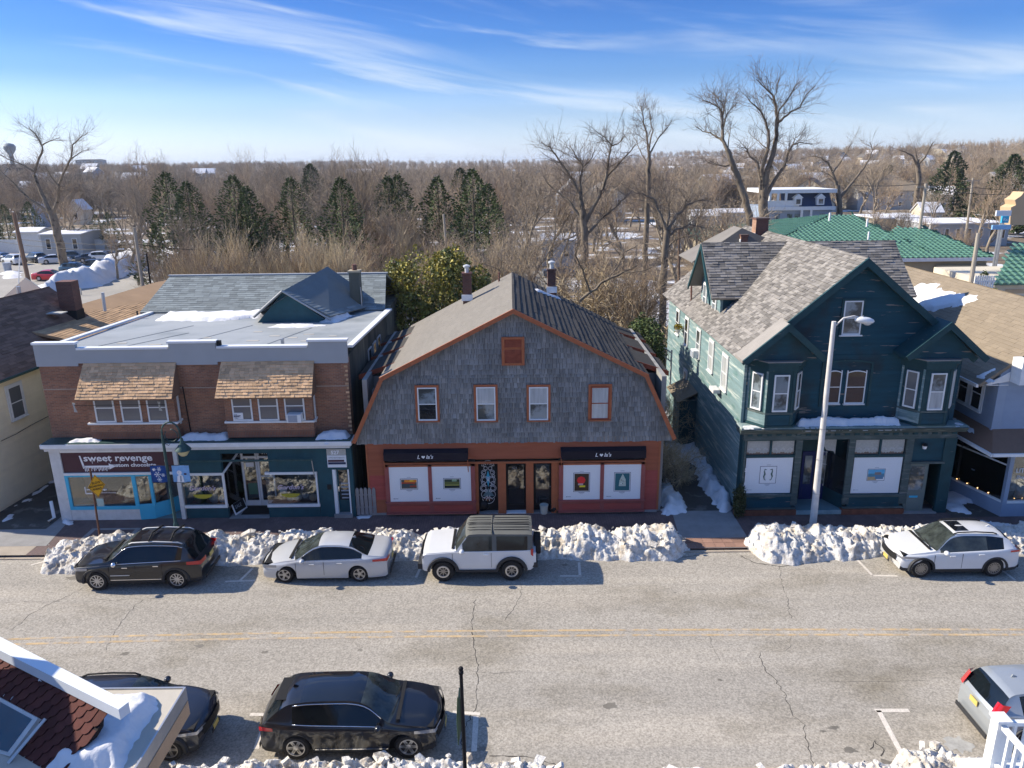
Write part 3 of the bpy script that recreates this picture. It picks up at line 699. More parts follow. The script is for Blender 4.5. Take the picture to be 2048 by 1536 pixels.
def wallbox(par, name, mt, x0, x1, y0, y1, z0, z1):
 m = MB(); m.box(x0, x1, y0, y1, z0, z1); return m.build(name, M[mt], par)
def gableslab(P4, th): return P4
def tubeobj(name, pts, r, mt, par, n=8, smooth=True):
 m = MB(); m.tube(pts, r, n); return m.build(name, M[mt] if isinstance(mt, str) else mt, par, smooth=smooth, sharp=40)
# ================================================================ the brown brick shop building
B = thing('brick_building', 'two-storey brown brick shop building with two shingled bays and grey roof', 'building', (-13.4,36,0))
bx0, bx1, by = -19.95,-6.95,30.62
wallbox(B, 'wall', 'brick', bx0, bx1, by, 31.1,3.3,7.0)
wallbox(B, 'side_wall', 'stucco', bx0 + .02, bx1 - .02,31.1,41.0,3.35,7.05); wallbox(B, 'ground_floor', 'stucco', bx0 + .02, bx1 - .02,32.6,41.0,0,3.349); wallbox(B, 'party_wall', 'stucco', bx1 - .2, bx1 - .021,30.4,32.6,0,3.349); wallbox(B, 'party_wall', 'stucco', bx0 + .02, bx0 + .2,30.4,32.6,0,3.349)
m = MB(); m.slab([(bx0 + .1,30.75,7.30),(bx1 - .1,30.75,7.30),(bx1 - .1,41.1,6.95),(bx0 + .1,41.1,6.95)][::-1],(0,0,.10)); m.build('flat_roof', M['membrane'], B)
for x_, y_, w_ in [(-11.2,33.9,.34),(-10.2,33.4,.3),(-9.7,34.2,.35),(-11.9,32.8,.4),(-9.4,32.6,.3),(-14.2,33.6,.3),(-16.0,32.2,.4),(-17.6,32.6,.3),(-8.4,33.7,.25),(-12.3,35.0,.3)]:
 m = MB(); z_ = 7.40 - (y_ - 30.75)*.35 / 10.35; m.slab([(x_, y_, z_),(x_ + w_*1.4, y_, z_),(x_ + w_*1.4, y_ + .16, z_ - .0054),(x_, y_ + .16, z_ - .0054)][::-1],(0,0,.012)); m.build('roof_patch', M['felt'], B)
m = MB()
for (a, b) in (((-15.2,30.9),(-13.0,36.9)),((-18.6,31.0),(-16.0,37.0)),((-11.0,31.0),(-9.8,36)),((-17.4,31.0),(-15.4,35))):
 za = 7.405 - (a[1] - 30.75)*.0338; zb = 7.405 - (b[1] - 30.75)*.0338
 m.slab([(a[0], a[1], za),(a[0] + .05, a[1], za),(b[0] + .05, b[1], zb),(b[0], b[1], zb)][::-1],(0,0,.012))
m.build('roof_seam', M['membrane'], B)
# stepped parapet in horizontal grey siding with white coping
zt = 6.86
seg = [(-20.0,-18.25,7.86),(-18.25,-14.35,7.62),(-14.35,-12.38,7.86),(-12.38,-8.52,7.62),(-8.52,-6.9,7.86)]
for a, b, z in seg:
 pc = courses([(a, zt if z > 7.7 else 6.98),(b, zt if z > 7.7 else 6.98),(b, z - .06),(a, z - .06)],0.11)
 m = MB(); m.box(a + .002, b - .002,30.56,30.74, zt if z > 7.7 else 6.98, z - .06); m.build('parapet', M['siding_grey'], B)
 lay(pc, (0,30.56,0), X_, Z_, -Y_, .012, 'siding_board', M['siding_grey'], B, lap=0)
 m = MB(); m.box(a - .04 if z > 7.7 else a + .045, b + .04 if z > 7.7 else b - .045,30.50,30.82, z - .06, z + .03); m.build('coping', M['white_metal'], B)
m = MB(); m.box(-14.30,-14.18,30.56,30.74,7.62,7.84); m.box(-12.34,-12.2,30.6,30.8,7.64,7.86); m.build('parapet_flashing', M['black'], B)
# eastern roof edge, white gutter board
m = MB(); m.slab([(-6.95,30.84,7.46),(-6.70,30.84,7.46),(-6.62,41.2,7.06),(-6.95,41.2,7.06)][::-1],(0,0,.10)); m.build('roof_edge', M['white_metal'], B)
m = MB(); m.slab([(-20.1,30.84,7.46),(-19.85,30.84,7.46),(-19.85,41.2,7.06),(-20.1,41.2,7.06)][::-1],(0,0,.10)); m.build('roof_edge', M['white_metal'], B)
for y_ in (35.3,36.6,37.9):
 window(B, (-6.97, y_, 4.7), Y_, .85,1.55, pane='pane_dark', frame='white_dirty', sill=False)
m = MB(); m.box(-9.82,-9.7,31.15,31.25,7.4,7.78); m.build('vent_pipe', M['metal'], B)
tubeobj('conduit', [(-14.0,30.58,5.9),(-13.93,30.58,3.9)],.025, 'black', B)
m = MB(); m.box(bx0, bx1,30.606,30.62,5.82,5.86); m.build('brick_band', M['curb'], B)
# quoins at the right corner
for i in range(17):
 m = MB(); z_ = 3.8 + i*.19; w_ = .14 if i % 2 else .09; m.box(bx1 - w_, bx1 + .006,30.605,30.62, z_, z_ + .085); m.build('corner_brick', M['shingle_tan'], B)
def bay(xa, xb, label_sign=False, ac=False):
 yb = 30.13
 t = MB(); t.box(xa, xb, yb, by - .002,3.73,4.05); t.build('bay_base', M['brick_base'], B)
 t = MB(); t.box(xa, xb, yb, by - .002,4.05,4.40); t.box(xa, xa + .32, yb, by - .002,4.48,5.66); t.box(xb - .32, xb, yb, by - .002,4.48,5.66)
 L_ = xb - xa - .64; ww = (L_ - 2*.27) / 3; x = xa + .32
 for i in range(3):
  if i: t.box(x, x + .27, yb, by - .002,4.48,5.66); x += .27
  window(B, (x, yb + .02,4.49), X_, ww, 1.12, pane='pane_blind', frame='white_paint', sill=False, fw=.06, split=.42, pane2='pane_blind')
  x += ww
 t.build('bay_wall', M['brick'], B)
 t = MB(); t.box(xa - .06, xb + .06, yb - .07, by - .002,4.402,4.478); t.build('sill', M['white_paint'], B)
 t = MB(); t.box(xa + .28, xb - .28, yb - .015, yb + .3,5.60,5.74); t.box(xa + .33, xb - .33, yb + .14, yb + .3,4.48,5.6); t.build('window_head', M['white_dirty'], B)
 t = MB(); t.box(xb + .002, xb + .05, yb + .25, yb + .36,4.3,5.7); t.build('corner_trim', M['white_dirty'], B)
 # shingled hood
 e0, e1 = xa - .16, xb + .16; zb_, zt_ = 5.66,6.98; y0_, y1_ = yb - .50, by - .06
 t = MB(); A_ = (e0, y0_, zb_); Bq = (e1, y0_, zb_); C_ = (e1 - .03, y1_, zt_); D_ = (e0 + .1, y1_, zt_)
 t.add([A_, Bq, C_, D_, (e0, y0_, zb_ - .05),(e1, y0_, zb_ - .05),(e1 - .03, y1_, zb_ - .05),(e0 + .1, y1_, zb_ - .05)],
          [(0,1,2,3),(4,5,1,0),(5,6,2,1),(7,4,0,3),(7,6,5,4)]); t.build('hood', M['shingle_brown'], B)
 V_ = Vector((0, y1_ - y0_, zt_ - zb_)); hl = V_.length; V_.normalize(); Nn = X_.cross(V_)
 pc = courses([(e0,0),(e1,0),(e1 - .03, hl*.9),(e0 + .08, hl*.9)],0.132,.19,.25,.008,.012)
 lay(pc, (0, y0_, zb_), X_, V_, Nn, .03, 'shingle', M['shingle_tan'], B, nobj=300, lap=.03, jit=.8)
 pc = courses([(e0 + .08, hl*.9),(e1 - .03, hl*.9),(e1 - .03, hl),(e0 + .1, hl)],0.125,.3,.2,.004)
 lay(pc, (0, y0_, zb_), X_, V_, Nn, .03, 'shingle', M['shingle_tan'], B, nobj=100, lap=.02, jit=.5)
bay(-17.95,-14.25); bay(-12.15,-8.45, ac=True)
# ledge over the shopfronts
m = MB(); m.box(-20.05,-6.85,29.78,30.61,3.44,3.62); m.build('ledge', M['white_paint'], B)
m = MB(); m.box(-19.95,-6.95,29.86,30.60,3.3,3.438); m.build('ledge_moulding', M['white_dirty'], B)
m = MB(); m.box(-20.0,-6.9,29.82,30.60,3.622,3.66); m.build('ledge_flashing', M['lamp_green'], B)
def ledge_snow(x0, x1, y0, y1, z, th, seed, name='ledge_snow', label=None):
 o = patch(name, [(x0, y0),(x1, y0),(x1, y1),(x0, y1)],(0,0, z), X_, Y_, Z_, th, res=.07, seed=seed, edge=.25, rag=.1)
 return o
ledge_snow(-14.3,-12.1,29.95,30.65,3.66,.24,1.0); ledge_snow(-8.4,-6.95,29.9,30.65,3.66,.30,2.0); ledge_snow(-18.9,-17.6,29.92,30.4,3.66,.12,3.0)
# rooftop snow
patch('roof_snow', [(-18.6,38.6),(-15.5,38.2),(-12.4,39.9),(-9.0,41.0),(-18.8,40.8)],(0,0,7.13), X_, Y_, Z_, .16, res=.2, seed=5, rag=.4)
patch('roof_snow', [(-12.0,36.3),(-10.2,36.0),(-9.4,36.6),(-10.2,37.0),(-11.6,37.0)],(0,0,7.22), X_, Y_, Z_, .06, res=.12, seed=6, rag=.2)
patch('roof_snow', [(-9.9,37.6),(-8.9,37.3),(-8.5,39.4),(-9.2,39.6)],(0,0,7.18), X_, Y_, Z_, .32, res=.12, seed=7, rag=.15, edge=.4)
# --- rear gabled part of the brick building
gz = 7.1
def P(px, py, z): return GZ(px, py, z)
a = Vector((-20.4,41.3,7.1)); b = Vector((-7.0,41.3,7.1)); rb = 44.6; rz = 8.65
RG = thing('gabled_rear_building', 'blue-grey shingled gabled roof rising behind the flat grey roof', 'building', (-13.4,44.6,0))
m = MB(); m.box(-20.1,-7.0,41.35,48.0,0,7.0); m.build('wall', M['stucco'], RG)
def roofplane(par, A, Bp, C, D, mt, pitch, width, thick=.015, name='roof', nobj=0, slab=.12, jit=.6, wv=.3, pmat=None, gap=.006, piece='shingle'):
 "A-B eave left to right seen from outside, C-D upper right / upper left; covered with shingles"
 A, Bp, C, D = (Vector(p) for p in (A, Bp, C, D))
 U = (Bp - A).normalized(); Nn = U.cross(D - A).normalized(); V = Nn.cross(U)
 m = MB(); m.slab([A, D, C, Bp],-Nn*slab); m.build(name, M[pmat or mt], par)
 uv = [((p - A).dot(U),(p - A).dot(V)) for p in (A, Bp, C, D)]
 pc = courses(uv, pitch, width, wv, gap, pitch*.06)
 cp = Vector((0,0, CAMH))
 lay(pc, A, U, V, Nn, thick, piece, M[mt], par, nobj=nobj, lap=pitch*.15, jit=jit, key=(lambda p: ((A + U*p[0] + V*p[2]) - cp).length) if nobj else None)
 return U, V, Nn
roofplane(RG, (-20.6,41.1,7.12),(-7.0,41.1,7.12),(-7.4, rb, rz),(-20.2, rb, rz), 'shingle_slate', .21,.42,.02)
roofplane(RG, (-7.0,48.1,7.12),(-20.4,48.1,7.12),(-20.2, rb, rz),(-7.4, rb, rz), 'shingle_slate', .5,.9,.02)
m = MB(); m.box(-20.3,-7.3, rb - .12, rb + .12, rz - .02, rz + .05); m.build('ridge_cap', M['siding_grey'], RG)
pk = GY(565,582,37.6); bl = GY(512,632,37.6); brr = GY(657,638,37.6); rk = GZ(655,533, pk.z + .55); er = GZ(757,612,7.15)
DG = thing('cross_gable', 'steep dark blue gable with its own ridge on the flat grey roof', 'roof gable', (pk.x, 38,7.1))
m = MB(); m.slab([(bl.x, 37.7,7.15),(brr.x, 37.7,7.15),(pk.x, 37.7, pk.z - .05)][::-1],(0,.15,0)); m.build('gable_wall', M['teal_dark'], DG)
roofplane(DG, (brr.x + .12,37.55, bl.z - .05),(er.x, er.y + 1.0,7.1), tuple(rk),(pk.x, 37.5, pk.z), 'shingle_slate', .21,.42,.02, slab=.06)
roofplane(DG, (bl.x - 1.2, rk.y + 1,7.1),(bl.x - .1,37.55, bl.z - .05),(pk.x, 37.5, pk.z), tuple(rk), 'shingle_slate', .21,.42,.02, slab=.06)
m = MB(); m.tube([(bl.x - .12,37.5, bl.z - .03),(pk.x, 37.46, pk.z + .03),(brr.x + .15,37.5, brr.z - .03)],.05,5); m.build('rake_board', M['siding_grey'], DG)
c0 = GY(716,612,41.3); c1 = GY(708,545,41.3)
CH = thing('chimney_stack', 'tall grey-green rendered chimney at the right end of the blue-grey gable', 'chimney', (c0.x, 41.3,6.9))
m = MB(); m.box(c1.x - .28, c1.x + .28,41.2,41.8,6.9, c1.z); m.build('stack', M['stucco'], CH)
m = MB(); m.box(c1.x - .33, c1.x + .33,41.15,41.85, c1.z + .002, c1.z + .1); m.build('cap', M['tan_wall'], CH)
m = MB(); m.lathe([(.13, c1.z + .1),(.13, c1.z + .42),(.1, c1.z + .42)],(c1.x, 41.5,0), n=10); m.build('flue_pot', M['brick_chim'], CH, smooth=True, sharp=40)
tubeobj('conduit', [(c1.x + .33,41.15, c1.z - .8),(c1.x + .33,41.15,7.0)],.03, 'metal', CH)
# ---------------------------------------------------------------- chocolate shop front
SF = thing('chocolate_shopfront', 'white and bright blue chocolate shop front under a plum sign', 'shopfront', (-17.1,30.1,0))
y0 = 29.98
sx0, sx1 = -19.85,-14.40
m = MB(); m.box(sx0, sx0 + .46, y0, y0 + .3,0,3.3); m.build('pilaster', M['white_dirty'], SF)
m = MB(); m.box(sx1 - .17, sx1, y0, y0 + .3,0,3.3); m.build('pilaster', M['white_dirty'], SF)
m = MB(); m.box(sx0 + .462, sx1 - .172, y0 + .02, y0 + .28,3.18,3.3); m.box(sx0 + .462, sx1 - .172, y0 - .02, y0 + .28,2.14,2.24); m.build('lintel', M['white_paint'], SF)
m = MB(); m.box(sx0 + .462, sx1 - .172, y0 + .06, y0 + .14,2.242,3.178); sg = m.build('sign_board', M['sign_plum'], SF)
text('sweet revenge', (GY(163,908,29.98).x, y0 + .055,2.77), X_, Z_, .30, M['print_white'], sg, off=.008, wscale=1.22)
text('custom chocolate', (GY(216,920,29.98).x, y0 + .055,2.50), X_, Z_, .165, M['print_white'], sg, off=.005, wscale=1.22)
m = MB(); yy = y0 + .045
def bar(x0, x1, z0, z1): m.box(x0, x1, yy, yy + .012, z0, z1)
m.slab([(-18.62, yy, 3.02),(-18.56, yy, 3.02),(-18.44, yy, 2.48),(-18.52, yy, 2.42)][::-1],(0,.012,0))
bar(-18.5,-17.4,2.48,2.56); m.slab([(-17.4, yy, 2.38),(-17.4, yy, 2.66),(-17.12, yy, 2.52)],(0,.012,0))
for i in range(16):
 x = -18.46 + i*.066; bar(x, x + .03,2.47 - .05 - .13*rnd.random(),2.482)
for x, l in ((-18.1,.14),(-17.86,.09),(-17.5,.08),(-16.9,.12),(-16.3,.1),(-15.75,.09),(-14.98,.1),(-17.32,.1)): bar(x, x + .018,2.80 - l, 2.80)
m.build('arrow_and_drips', M['print_white'], sg)
# shop window: straight bay, then the glass turns in to the recessed door
gx0, gx1 = sx0 + .462,-16.35
m = MB(); m.box(gx0, gx1, y0 + .02, y0 + .25,0,.50); m.build('bulkhead', M['white_dirty'], SF)
def poly_wall(name, mt, pts, z0, z1, th=.06, par=SF):
 m = MB()
 for (a, b),(c, d) in zip(pts, pts[1:]):
  e = Vector((c - a, d - b, 0)).normalized(); nn = Vector((-e.y, e.x, 0))*th
  m.slab([(a, b, z0),(c, d, z0),(c + nn.x, d + nn.y, z0),(a + nn.x, b + nn.y, z0)][::-1],(0,0, z1 - z0))
 return m.build(name, M[mt], par)
curve = [(gx1, y0 + .02),(-15.75, y0 + .10),(-15.3, y0 + .45),(-14.95, y0 + .95),(-14.75, y0 + 1.6)]
poly_wall('bulkhead', 'cyan', [(gx1 - .02, y0 + .0)] + curve[1:],0,.62)
m = MB(); m.box(gx0, gx1, y0, y0 + .26,.502,.66); m.box(gx0, gx0 + .14, y0, y0 + .1,.662,2.138); m.box(gx1 - .16, gx1, y0, y0 + .1,.662,2.138); m.box(gx0 + .14, gx1 - .16, y0, y0 + .1,2.06,2.138)
m.build('window_frame', M['cyan'], SF)
m = MB(); m.box(gx0 + .142, gx1 - .162, y0 + .04, y0 + .05,.664,2.058); gl = m.build('pane', M['glass'], SF)
text('sweet revenge', (-18.55, y0 + .03,1.42), X_, Z_, .10, M['print_white'], gl, off=.002, wscale=1.1); text('custom chocolate', (-17.9, y0 + .03,1.28), X_, Z_, .055, M['print_white'], gl, wscale=1.1)
m = MB(); m.box(-18.62,-18.58, y0 + .028, y0 + .034,1.26,1.58); m.box(-18.6,-18.0, y0 + .028, y0 + .034,1.24,1.29); m.build('arrow_print', M['print_white'], gl)
for k, ((a, b),(c, d)) in enumerate(zip(curve, curve[1:])):
 if k in (0,1,2,3):
  m = MB(); m.slab([(a, b + .03,.63),(c, d + .03,.63),(c, d + .03,2.13),(a, b + .03,2.13)],(0,.01,0)); m.build('pane', M['glass'], SF)
for (a, b) in (curve[1], curve[3]):
 m = MB(); m.box(a - .06, a + .06, b - .03, b + .09,.622,2.138); m.build('mullion', M['cyan'], SF)
poly_wall('sash_rail', 'cyan', [(p[0], p[1] - .01) for p in curve],.622,.72,.08); poly_wall('sash_rail', 'cyan', [(p[0], p[1] - .01) for p in curve],2.05,2.138,.08)
m = MB(); m.box(sx0 + .3, sx1,31.8,31.9,0,3.0); m.box(sx0 + .3, sx0 + .4,30.3,31.9,0,3.0); m.box(sx0 + .3, sx1,30.3,31.9,3.0,3.1); m.build('interior_wall', M['interior'], SF)
m = MB(); m.box(gx0,-15.6, y0 + .27,31.4,.3,.52); m.build('display_floor', M['interior_lt'], SF)
for i in range(9):
 m = MB(); x = -18.9 + i*.42; m.ball((x, 30.75 + .2*rnd.random(),.68),.17,8,(1,1,.9)); m.build('chocolate_display', M[('tan_shade', 'shingle_tan', 'interior_lt')[i % 3]], SF, smooth=True)
m = MB(); m.box(gx0 + .2, gx0 + .9,31.0,31.1,.55,2.0); m.build('display_panel', M['tan_shade'], SF)
m = MB(); m.box(-14.57,-14.40, y0 + .3, y0 + 1.7,0,3.1); m.build('entry_side', M['cyan'], SF)
m = MB(); m.box(-15.9,-14.58, y0 + .1, y0 + 1.7,0,.03); m.build('entry_floor', M['teal_floor'], SF)
m = MB(); m.box(-14.58,-14.56, y0 + .3, y0 + 1.7,0,2.1); m.build('entry_panel', M['white_dirty'], SF)
# ---------------------------------------------------------------- surf shop front
GS = thing('surf_shopfront', 'dark teal surf shop front with white framed display windows', 'shopfront', (-11,30.1,0))
gx0, gx1, gx2 = -14.39,-8.55,-6.95
m = MB(); m.box(gx0,-12.6, y0 + .10, y0 + .32,2.14,3.3); m.box(-10.55,-8.15, y0 + .10, y0 + .32,2.14,3.3); m.box(-12.6,-10.55, y0 + .10, y0 + .32,3.02,3.3); m.build('fascia_board', M['teal_dark'], GS)
m = MB(); m.box(-8.15,-6.93, y0 + .06, y0 + .32,2.24,3.3); m.box(-8.15,-7.82, y0 + .06, y0 + .32,0,2.24); m.box(-7.10,-6.93, y0 + .06, y0 + .32,0,2.24); m.box(-8.48,-8.15, y0 + .10, y0 + .32,0,2.14); m.build('pilaster', M['teal_dark'], GS)
def display(x0, x1, par):
 m = MB(); m.box(x0, x1, y0 + .10, y0 + .30,0,.50); m.build('bulkhead', M['teal_dark'], par)
 m = MB(); m.box(x0 - .03, x1 + .03, y0 + .04, y0 + .20,.50,.63); m.box(x0, x1, y0 + .06, y0 + .2,2.03,2.14); m.box(x1 - .07, x1, y0 + .06, y0 + .14,.63,2.03); m.build('window_frame', M['white_paint'], par)
 m = MB(); m.box(x0, x1 - .07, y0 + .09, y0 + .10,.63,2.03); g = m.build('pane', M['glass'], par)
 text("Gordon's", ((x0 + x1) / 2 - .1, y0 + .085,1.33), X_, Z_, .22, M['pink'], g, center=True, shear=.35, off=.004)
 pts = [(math.cos(t)*.42,-abs(math.sin(t))*.2) for t in [math.pi*i / 10 for i in range(11)]]
 m = MB(); cx = (x0 + x1) / 2 - .1; m.slab([(cx + a, y0 + .082,1.13 + b) for a, b in pts],(0,.005,0)); m.build('amber_decal', M['amber'], g)
 m = MB(); m.box(x0, x1, y0 + .32, y0 + 1.2,.3,.5); m.build('display_floor', M['interior_lt'], par)
 return g
display(gx0 + .02,-12.55, GS); display(-10.75,-8.50, GS)
m = MB(); m.box(gx0,-6.95, y0 + 2.2, y0 + 2.3,0,3.2); m.box(gx0,-6.95, y0 + .35, y0 + 2.3,3.2,3.3); m.build('interior_wall', M['interior'], GS)
# recessed entry: angled glass, aluminium double doors
for (a, b) in (((-12.55, y0 + .1),(-12.15, y0 + 1.2)),):
 m = MB(); m.slab([(a[0], a[1],.5),(b[0], b[1],.5),(b[0], b[1],2.7),(a[0], a[1],2.1)],(.01,0,0)); m.build('pane', M['glass'], GS)
 m = MB(); m.tube([(a[0], a[1],2.12),(b[0], b[1],2.75)],.05,6); m.tube([(a[0], a[1],.5),(a[0], a[1],2.12)],.035,6); m.build('angled_rail', M['white_paint'], GS)
dy_ = y0 + 1.2
for x0_, x1_ in ((-12.15,-11.45),(-11.43,-10.72)):
 m = MB(); m.box(x0_, x0_ + .09, dy_, dy_ + .06,.05,2.95); m.box(x1_ - .07, x1_, dy_, dy_ + .06,.05,2.95); m.box(x0_ + .09, x1_ - .07, dy_, dy_ + .06,.05,.3); m.box(x0_ + .09, x1_ - .07, dy_, dy_ + .06,2.35,2.45); m.box(x0_ + .09, x1_ - .07, dy_, dy_ + .06,2.88,2.95)
 if x0_ > -11.8: m.box(x0_ + .09, x1_ - .07, dy_, dy_ + .06,1.45,1.5)
 d = m.build('door', M['white_metal'], GS)
 m = MB(); m.box(x0_ + .09, x1_ - .07, dy_ + .02, dy_ + .03,.3,2.35); m.build('pane', M['glass'], d)
m = MB(); m.box(-12.15,-12.1, dy_, dy_ + .05,2.95,3.2); m.build('door_frame', M['white_metal'], GS)
text('517', (-11.2, dy_ - .01,2.55), X_, Z_, .14, M['print_white'], GS)
m = MB(); m.box(-11.95,-11.6, dy_ - .004, dy_ + .015,1.95,2.15); m.build('notice', M['print_white'], GS)
m = MB(); m.box(-11.95,-11.55, dy_ - .004, dy_ + .015,.6,1.15); m.build('door_poster', M['green_tile'], GS)
m = MB(); m.box(-12.1,-10.7, y0 + .35, dy_ - .02,.012,.022); m.build('door_mat', M['black'], GS)
m = MB(); m.box(-12.5,-10.75, y0 + .0, dy_, -.002,.011); m.build('entry_floor', M['concrete_cool'], GS)
# display goods in the two windows
gd = [(-13.9,.75,.3, 'leaf_green'),(-13.3,.7,.22, 'metal_lt'),(-12.9,.68,.2, 'cyan'),(-9.9,.68,.16, 'print_white'),(-9.6,.72,.2, 'metal_lt'),(-9.25,.8,.14, 'print_grey'),(-8.9,.68,.18, 'shingle_tan')]
for k, (x, z, r_, mm) in enumerate(gd):
 o = MB(); o.ball((x, y0 + .6, z), r_, 9,(1,.7,1)); tag(o.build('display_item', M[mm], smooth=True), f'{("green","silvery","blue","white","light grey","pale framed","tan")[k]} goods lying on the surf shop window floor', 'shop display')
m = MB(); m.box(-10.25,-9.95, y0 + .3, y0 + .33,.95,1.35); tag(m.build('window_notice', M['print_white']), 'white paper notice standing in the right surf shop window', 'notice')
PP = thing('potted_palm', 'potted spiky palm behind the right surf shop window', 'plant', (-8.95, y0 + .7,.5))
m = MB(); m.lathe([(.12,.5),(.17,.75),(.15,.75)],(-8.95, y0 + .7,0), n=12); m.build('pot', M['trim_rust'], PP, smooth=True, sharp=40)
m = MB()
for i in range(26):
 a_ = rnd.uniform(0,6.28); el = rnd.uniform(.3,1.3); l_ = rnd.uniform(.35,.6); c = Vector((-8.95, y0 + .7,.78)); d = Vector((math.cos(a_)*math.cos(el), math.sin(a_)*math.cos(el)*.6, math.sin(el))); s_ = d.cross(Z_).normalized()*.02
 m.add([c - s_, c + s_, c + d*l_*.6 + s_, c + d*l_ + Vector((0,0,-.08)), c + d*l_*.6 - s_],[(0,1,2,3,4)])
m.build('leaves', M['leaf_green'], PP)
# number 527 door
nb = RY(645,889,686,911, y0); m = MB(); m.box(-7.98,-7.16, y0 + .02, y0 + .055,2.92,3.2); t_ = m.build('number_board', M['lace'], GS); text('527', (-7.8, y0 + .012,2.97), X_, Z_, .17, M['print_white'], t_, off=.008)
m = MB(); m.box(-7.98,-7.16, y0 + .02, y0 + .055,2.36,2.91); t_ = m.build('tenant_board', M['poster'], GS)
m = MB(); m.box(-7.95,-7.25, y0 + .012, y0 + .019,2.62,2.71); m.build('plum_stripe', M['sign_plum'], t_)
m = MB(); m.box(-7.95,-7.19, y0 + .012, y0 + .019,2.50,2.60); m.build('dark_stripe', M['print_dark'], t_); text('APPOINTMENTS', (-7.93, y0 + .015,2.77), X_, Z_, .07, M['print_grey'], t_)
m = MB(); m.box(-7.82,-7.68, y0 + .05, y0 + .3,.16,2.24); m.box(-7.16,-7.10, y0 + .05, y0 + .3,.16,2.24); m.build('door_frame', M['white_paint'], GS)
m = MB(); m.box(-7.68,-7.16, y0 + .22, y0 + .27,.16,2.24); dr = m.build('door', M['teal_dark'], GS)
m = MB(); m.box(-7.60,-7.22, y0 + .205, y0 + .22,.75,2.15); m.build('pane', M['pane_dark'], dr)
for i in range(5):
 m = MB(); z_ = .82 + i*.17; m.box(-7.52,-7.2, y0 + .19, y0 + .204, z_, z_ + .06); m.build('stair_reflection_strip', M['print_grey'], dr)
m = MB(); m.box(-7.66,-7.60, y0 + .17, y0 + .22,1.15,1.4); m.build('handle', M['chrome'], dr)
m = MB(); m.box(-7.86,-7.06, y0 - .06, y0 + .3,0,.16); m.build('step', M['concrete_cool'], GS)
m = MB(); m.box(-8.08,-7.9, y0 + .03, y0 + .06,1.32,1.55); m.build('letterbox', M['black'], GS)
tubeobj('awning_roller', [(-14.2, y0 - .12,2.78),(-8.6, y0 - .12,2.78)],.05, 'lamp_green', GS)
tubeobj('awning_arm', [(-8.62, y0 - .1,2.78),(-8.6, y0 + .06,1.9)],.02, 'metal', GS)
# little things on and before the brick building
m = MB(); m.box(-9.45,-8.87,29.75,30.1,4.5,4.86); AC = tag(m.build('window_air_conditioner', M['white_paint']), 'white air conditioner in the right window of the right brick bay', 'air conditioner')
m = MB(); m.box(-9.40,-9.02,29.735,29.749,4.53,4.83); m.build('grille', M['print_grey'], AC)
rx = GY(466,828,30.1).x; m = MB(); m.box(rx, rx + .42,30.08,30.105,4.58,4.86); RS = tag(m.build('rent_sign', M['print_white']), 'white paper rent sign in the left window of the right bay', 'sign')
text('FOR', (rx + .05,30.07,4.77), X_, Z_, .05, M['print_grey'], RS); text('RENT', (rx + .03,30.07,4.67), X_, Z_, .085, M['print_dark'], RS, off=.003); text('CALL', (rx + .05,30.07,4.60), X_, Z_, .05, M['print_grey'], RS)
for i, (px, py) in enumerate(((148,815),(318,812))):
 c = GY(px, py, 29.9); m = MB(); m.slab([(c.x - .05,29.9, c.z + .2),(c.x + .07,29.9, c.z + .18),(c.x + .03,29.9, c.z),(c.x + .10,29.9, c.z - .22),(c.x - .03,29.9, c.z - .20),(c.x - .02,29.9, c.z)],(0,.03,0))
 tag(m.build('hanging_rag', M['lace']),('pale twisted rag at the left end of the left bay cable', 'pale rag at the right end of the left bay cable')[i], 'rag')
tag(tubeobj('sign_cable', [GY(148,811,29.9), GY(330,809,29.9)],.012, 'black', None), 'thin dark cable stretched across the left bay windows', 'cable')
# A-board
AB = thing('sandwich_board', 'wooden sandwich board for the surf shop sale beside the shop entry', 'sandwich board', (-11.95,29.6,0),0)
c0, c1, c2, c3 = GZ(471,1031,0), GZ(491,1018,0), None, None
U_ = (c1 - c0).normalized(); Vt = (Z_ + U_.cross(Z_) * -.35).normalized(); NN = U_.cross(Vt)
wd = (c1 - c0).length + .12; m = MB(); m.obox(c0, U_, Vt, NN, 0, wd, 0,1.15,0,.03); m.build('board', M['print_white'], AB)
Vb = (Z_ + U_.cross(Z_)*.35).normalized(); m = MB(); m.obox(c0 - U_.cross(Z_)*.8, U_, Vb, U_.cross(Vb),0, wd, 0,1.12,-.03,0); m.build('rear_board', M['shingle_tan'], AB)
m = MB(); m.obox(c0, U_, Vt, NN, .06, wd - .06,.08,.72,.031,.036); bb = m.build('black_panel', M['black'], AB)
text("GORDON'S", c0 + U_*.05 + Vt*.98 + NN*.036, U_, Vt, .10, M['sign_plum'], bb, off=.006, wscale=.8); text("SURF SHOP", c0 + U_*.05 + Vt*.80 + NN*.036, U_, Vt, .10, M['print_dark'], bb, off=.004, wscale=.75)
text("WINTER", c0 + U_*.09 + Vt*.50 + NN*.042, U_, Vt, .12, M['print_grey'], bb, wscale=.8); text("SALE", c0 + U_*.12 + Vt*.25 + NN*.042, U_, Vt, .16, M['print_grey'], bb, wscale=.9)
# downpipe stub
m = MB(); m.tube([(-20.15,29.95,.95),(-20.12,29.9,.2),(-20.3,29.75,.08)],.07,8); tag(m.build('downpipe', M['white_paint'], smooth=True), 'short white downpipe at the left foot of the chocolate shop', 'downpipe')
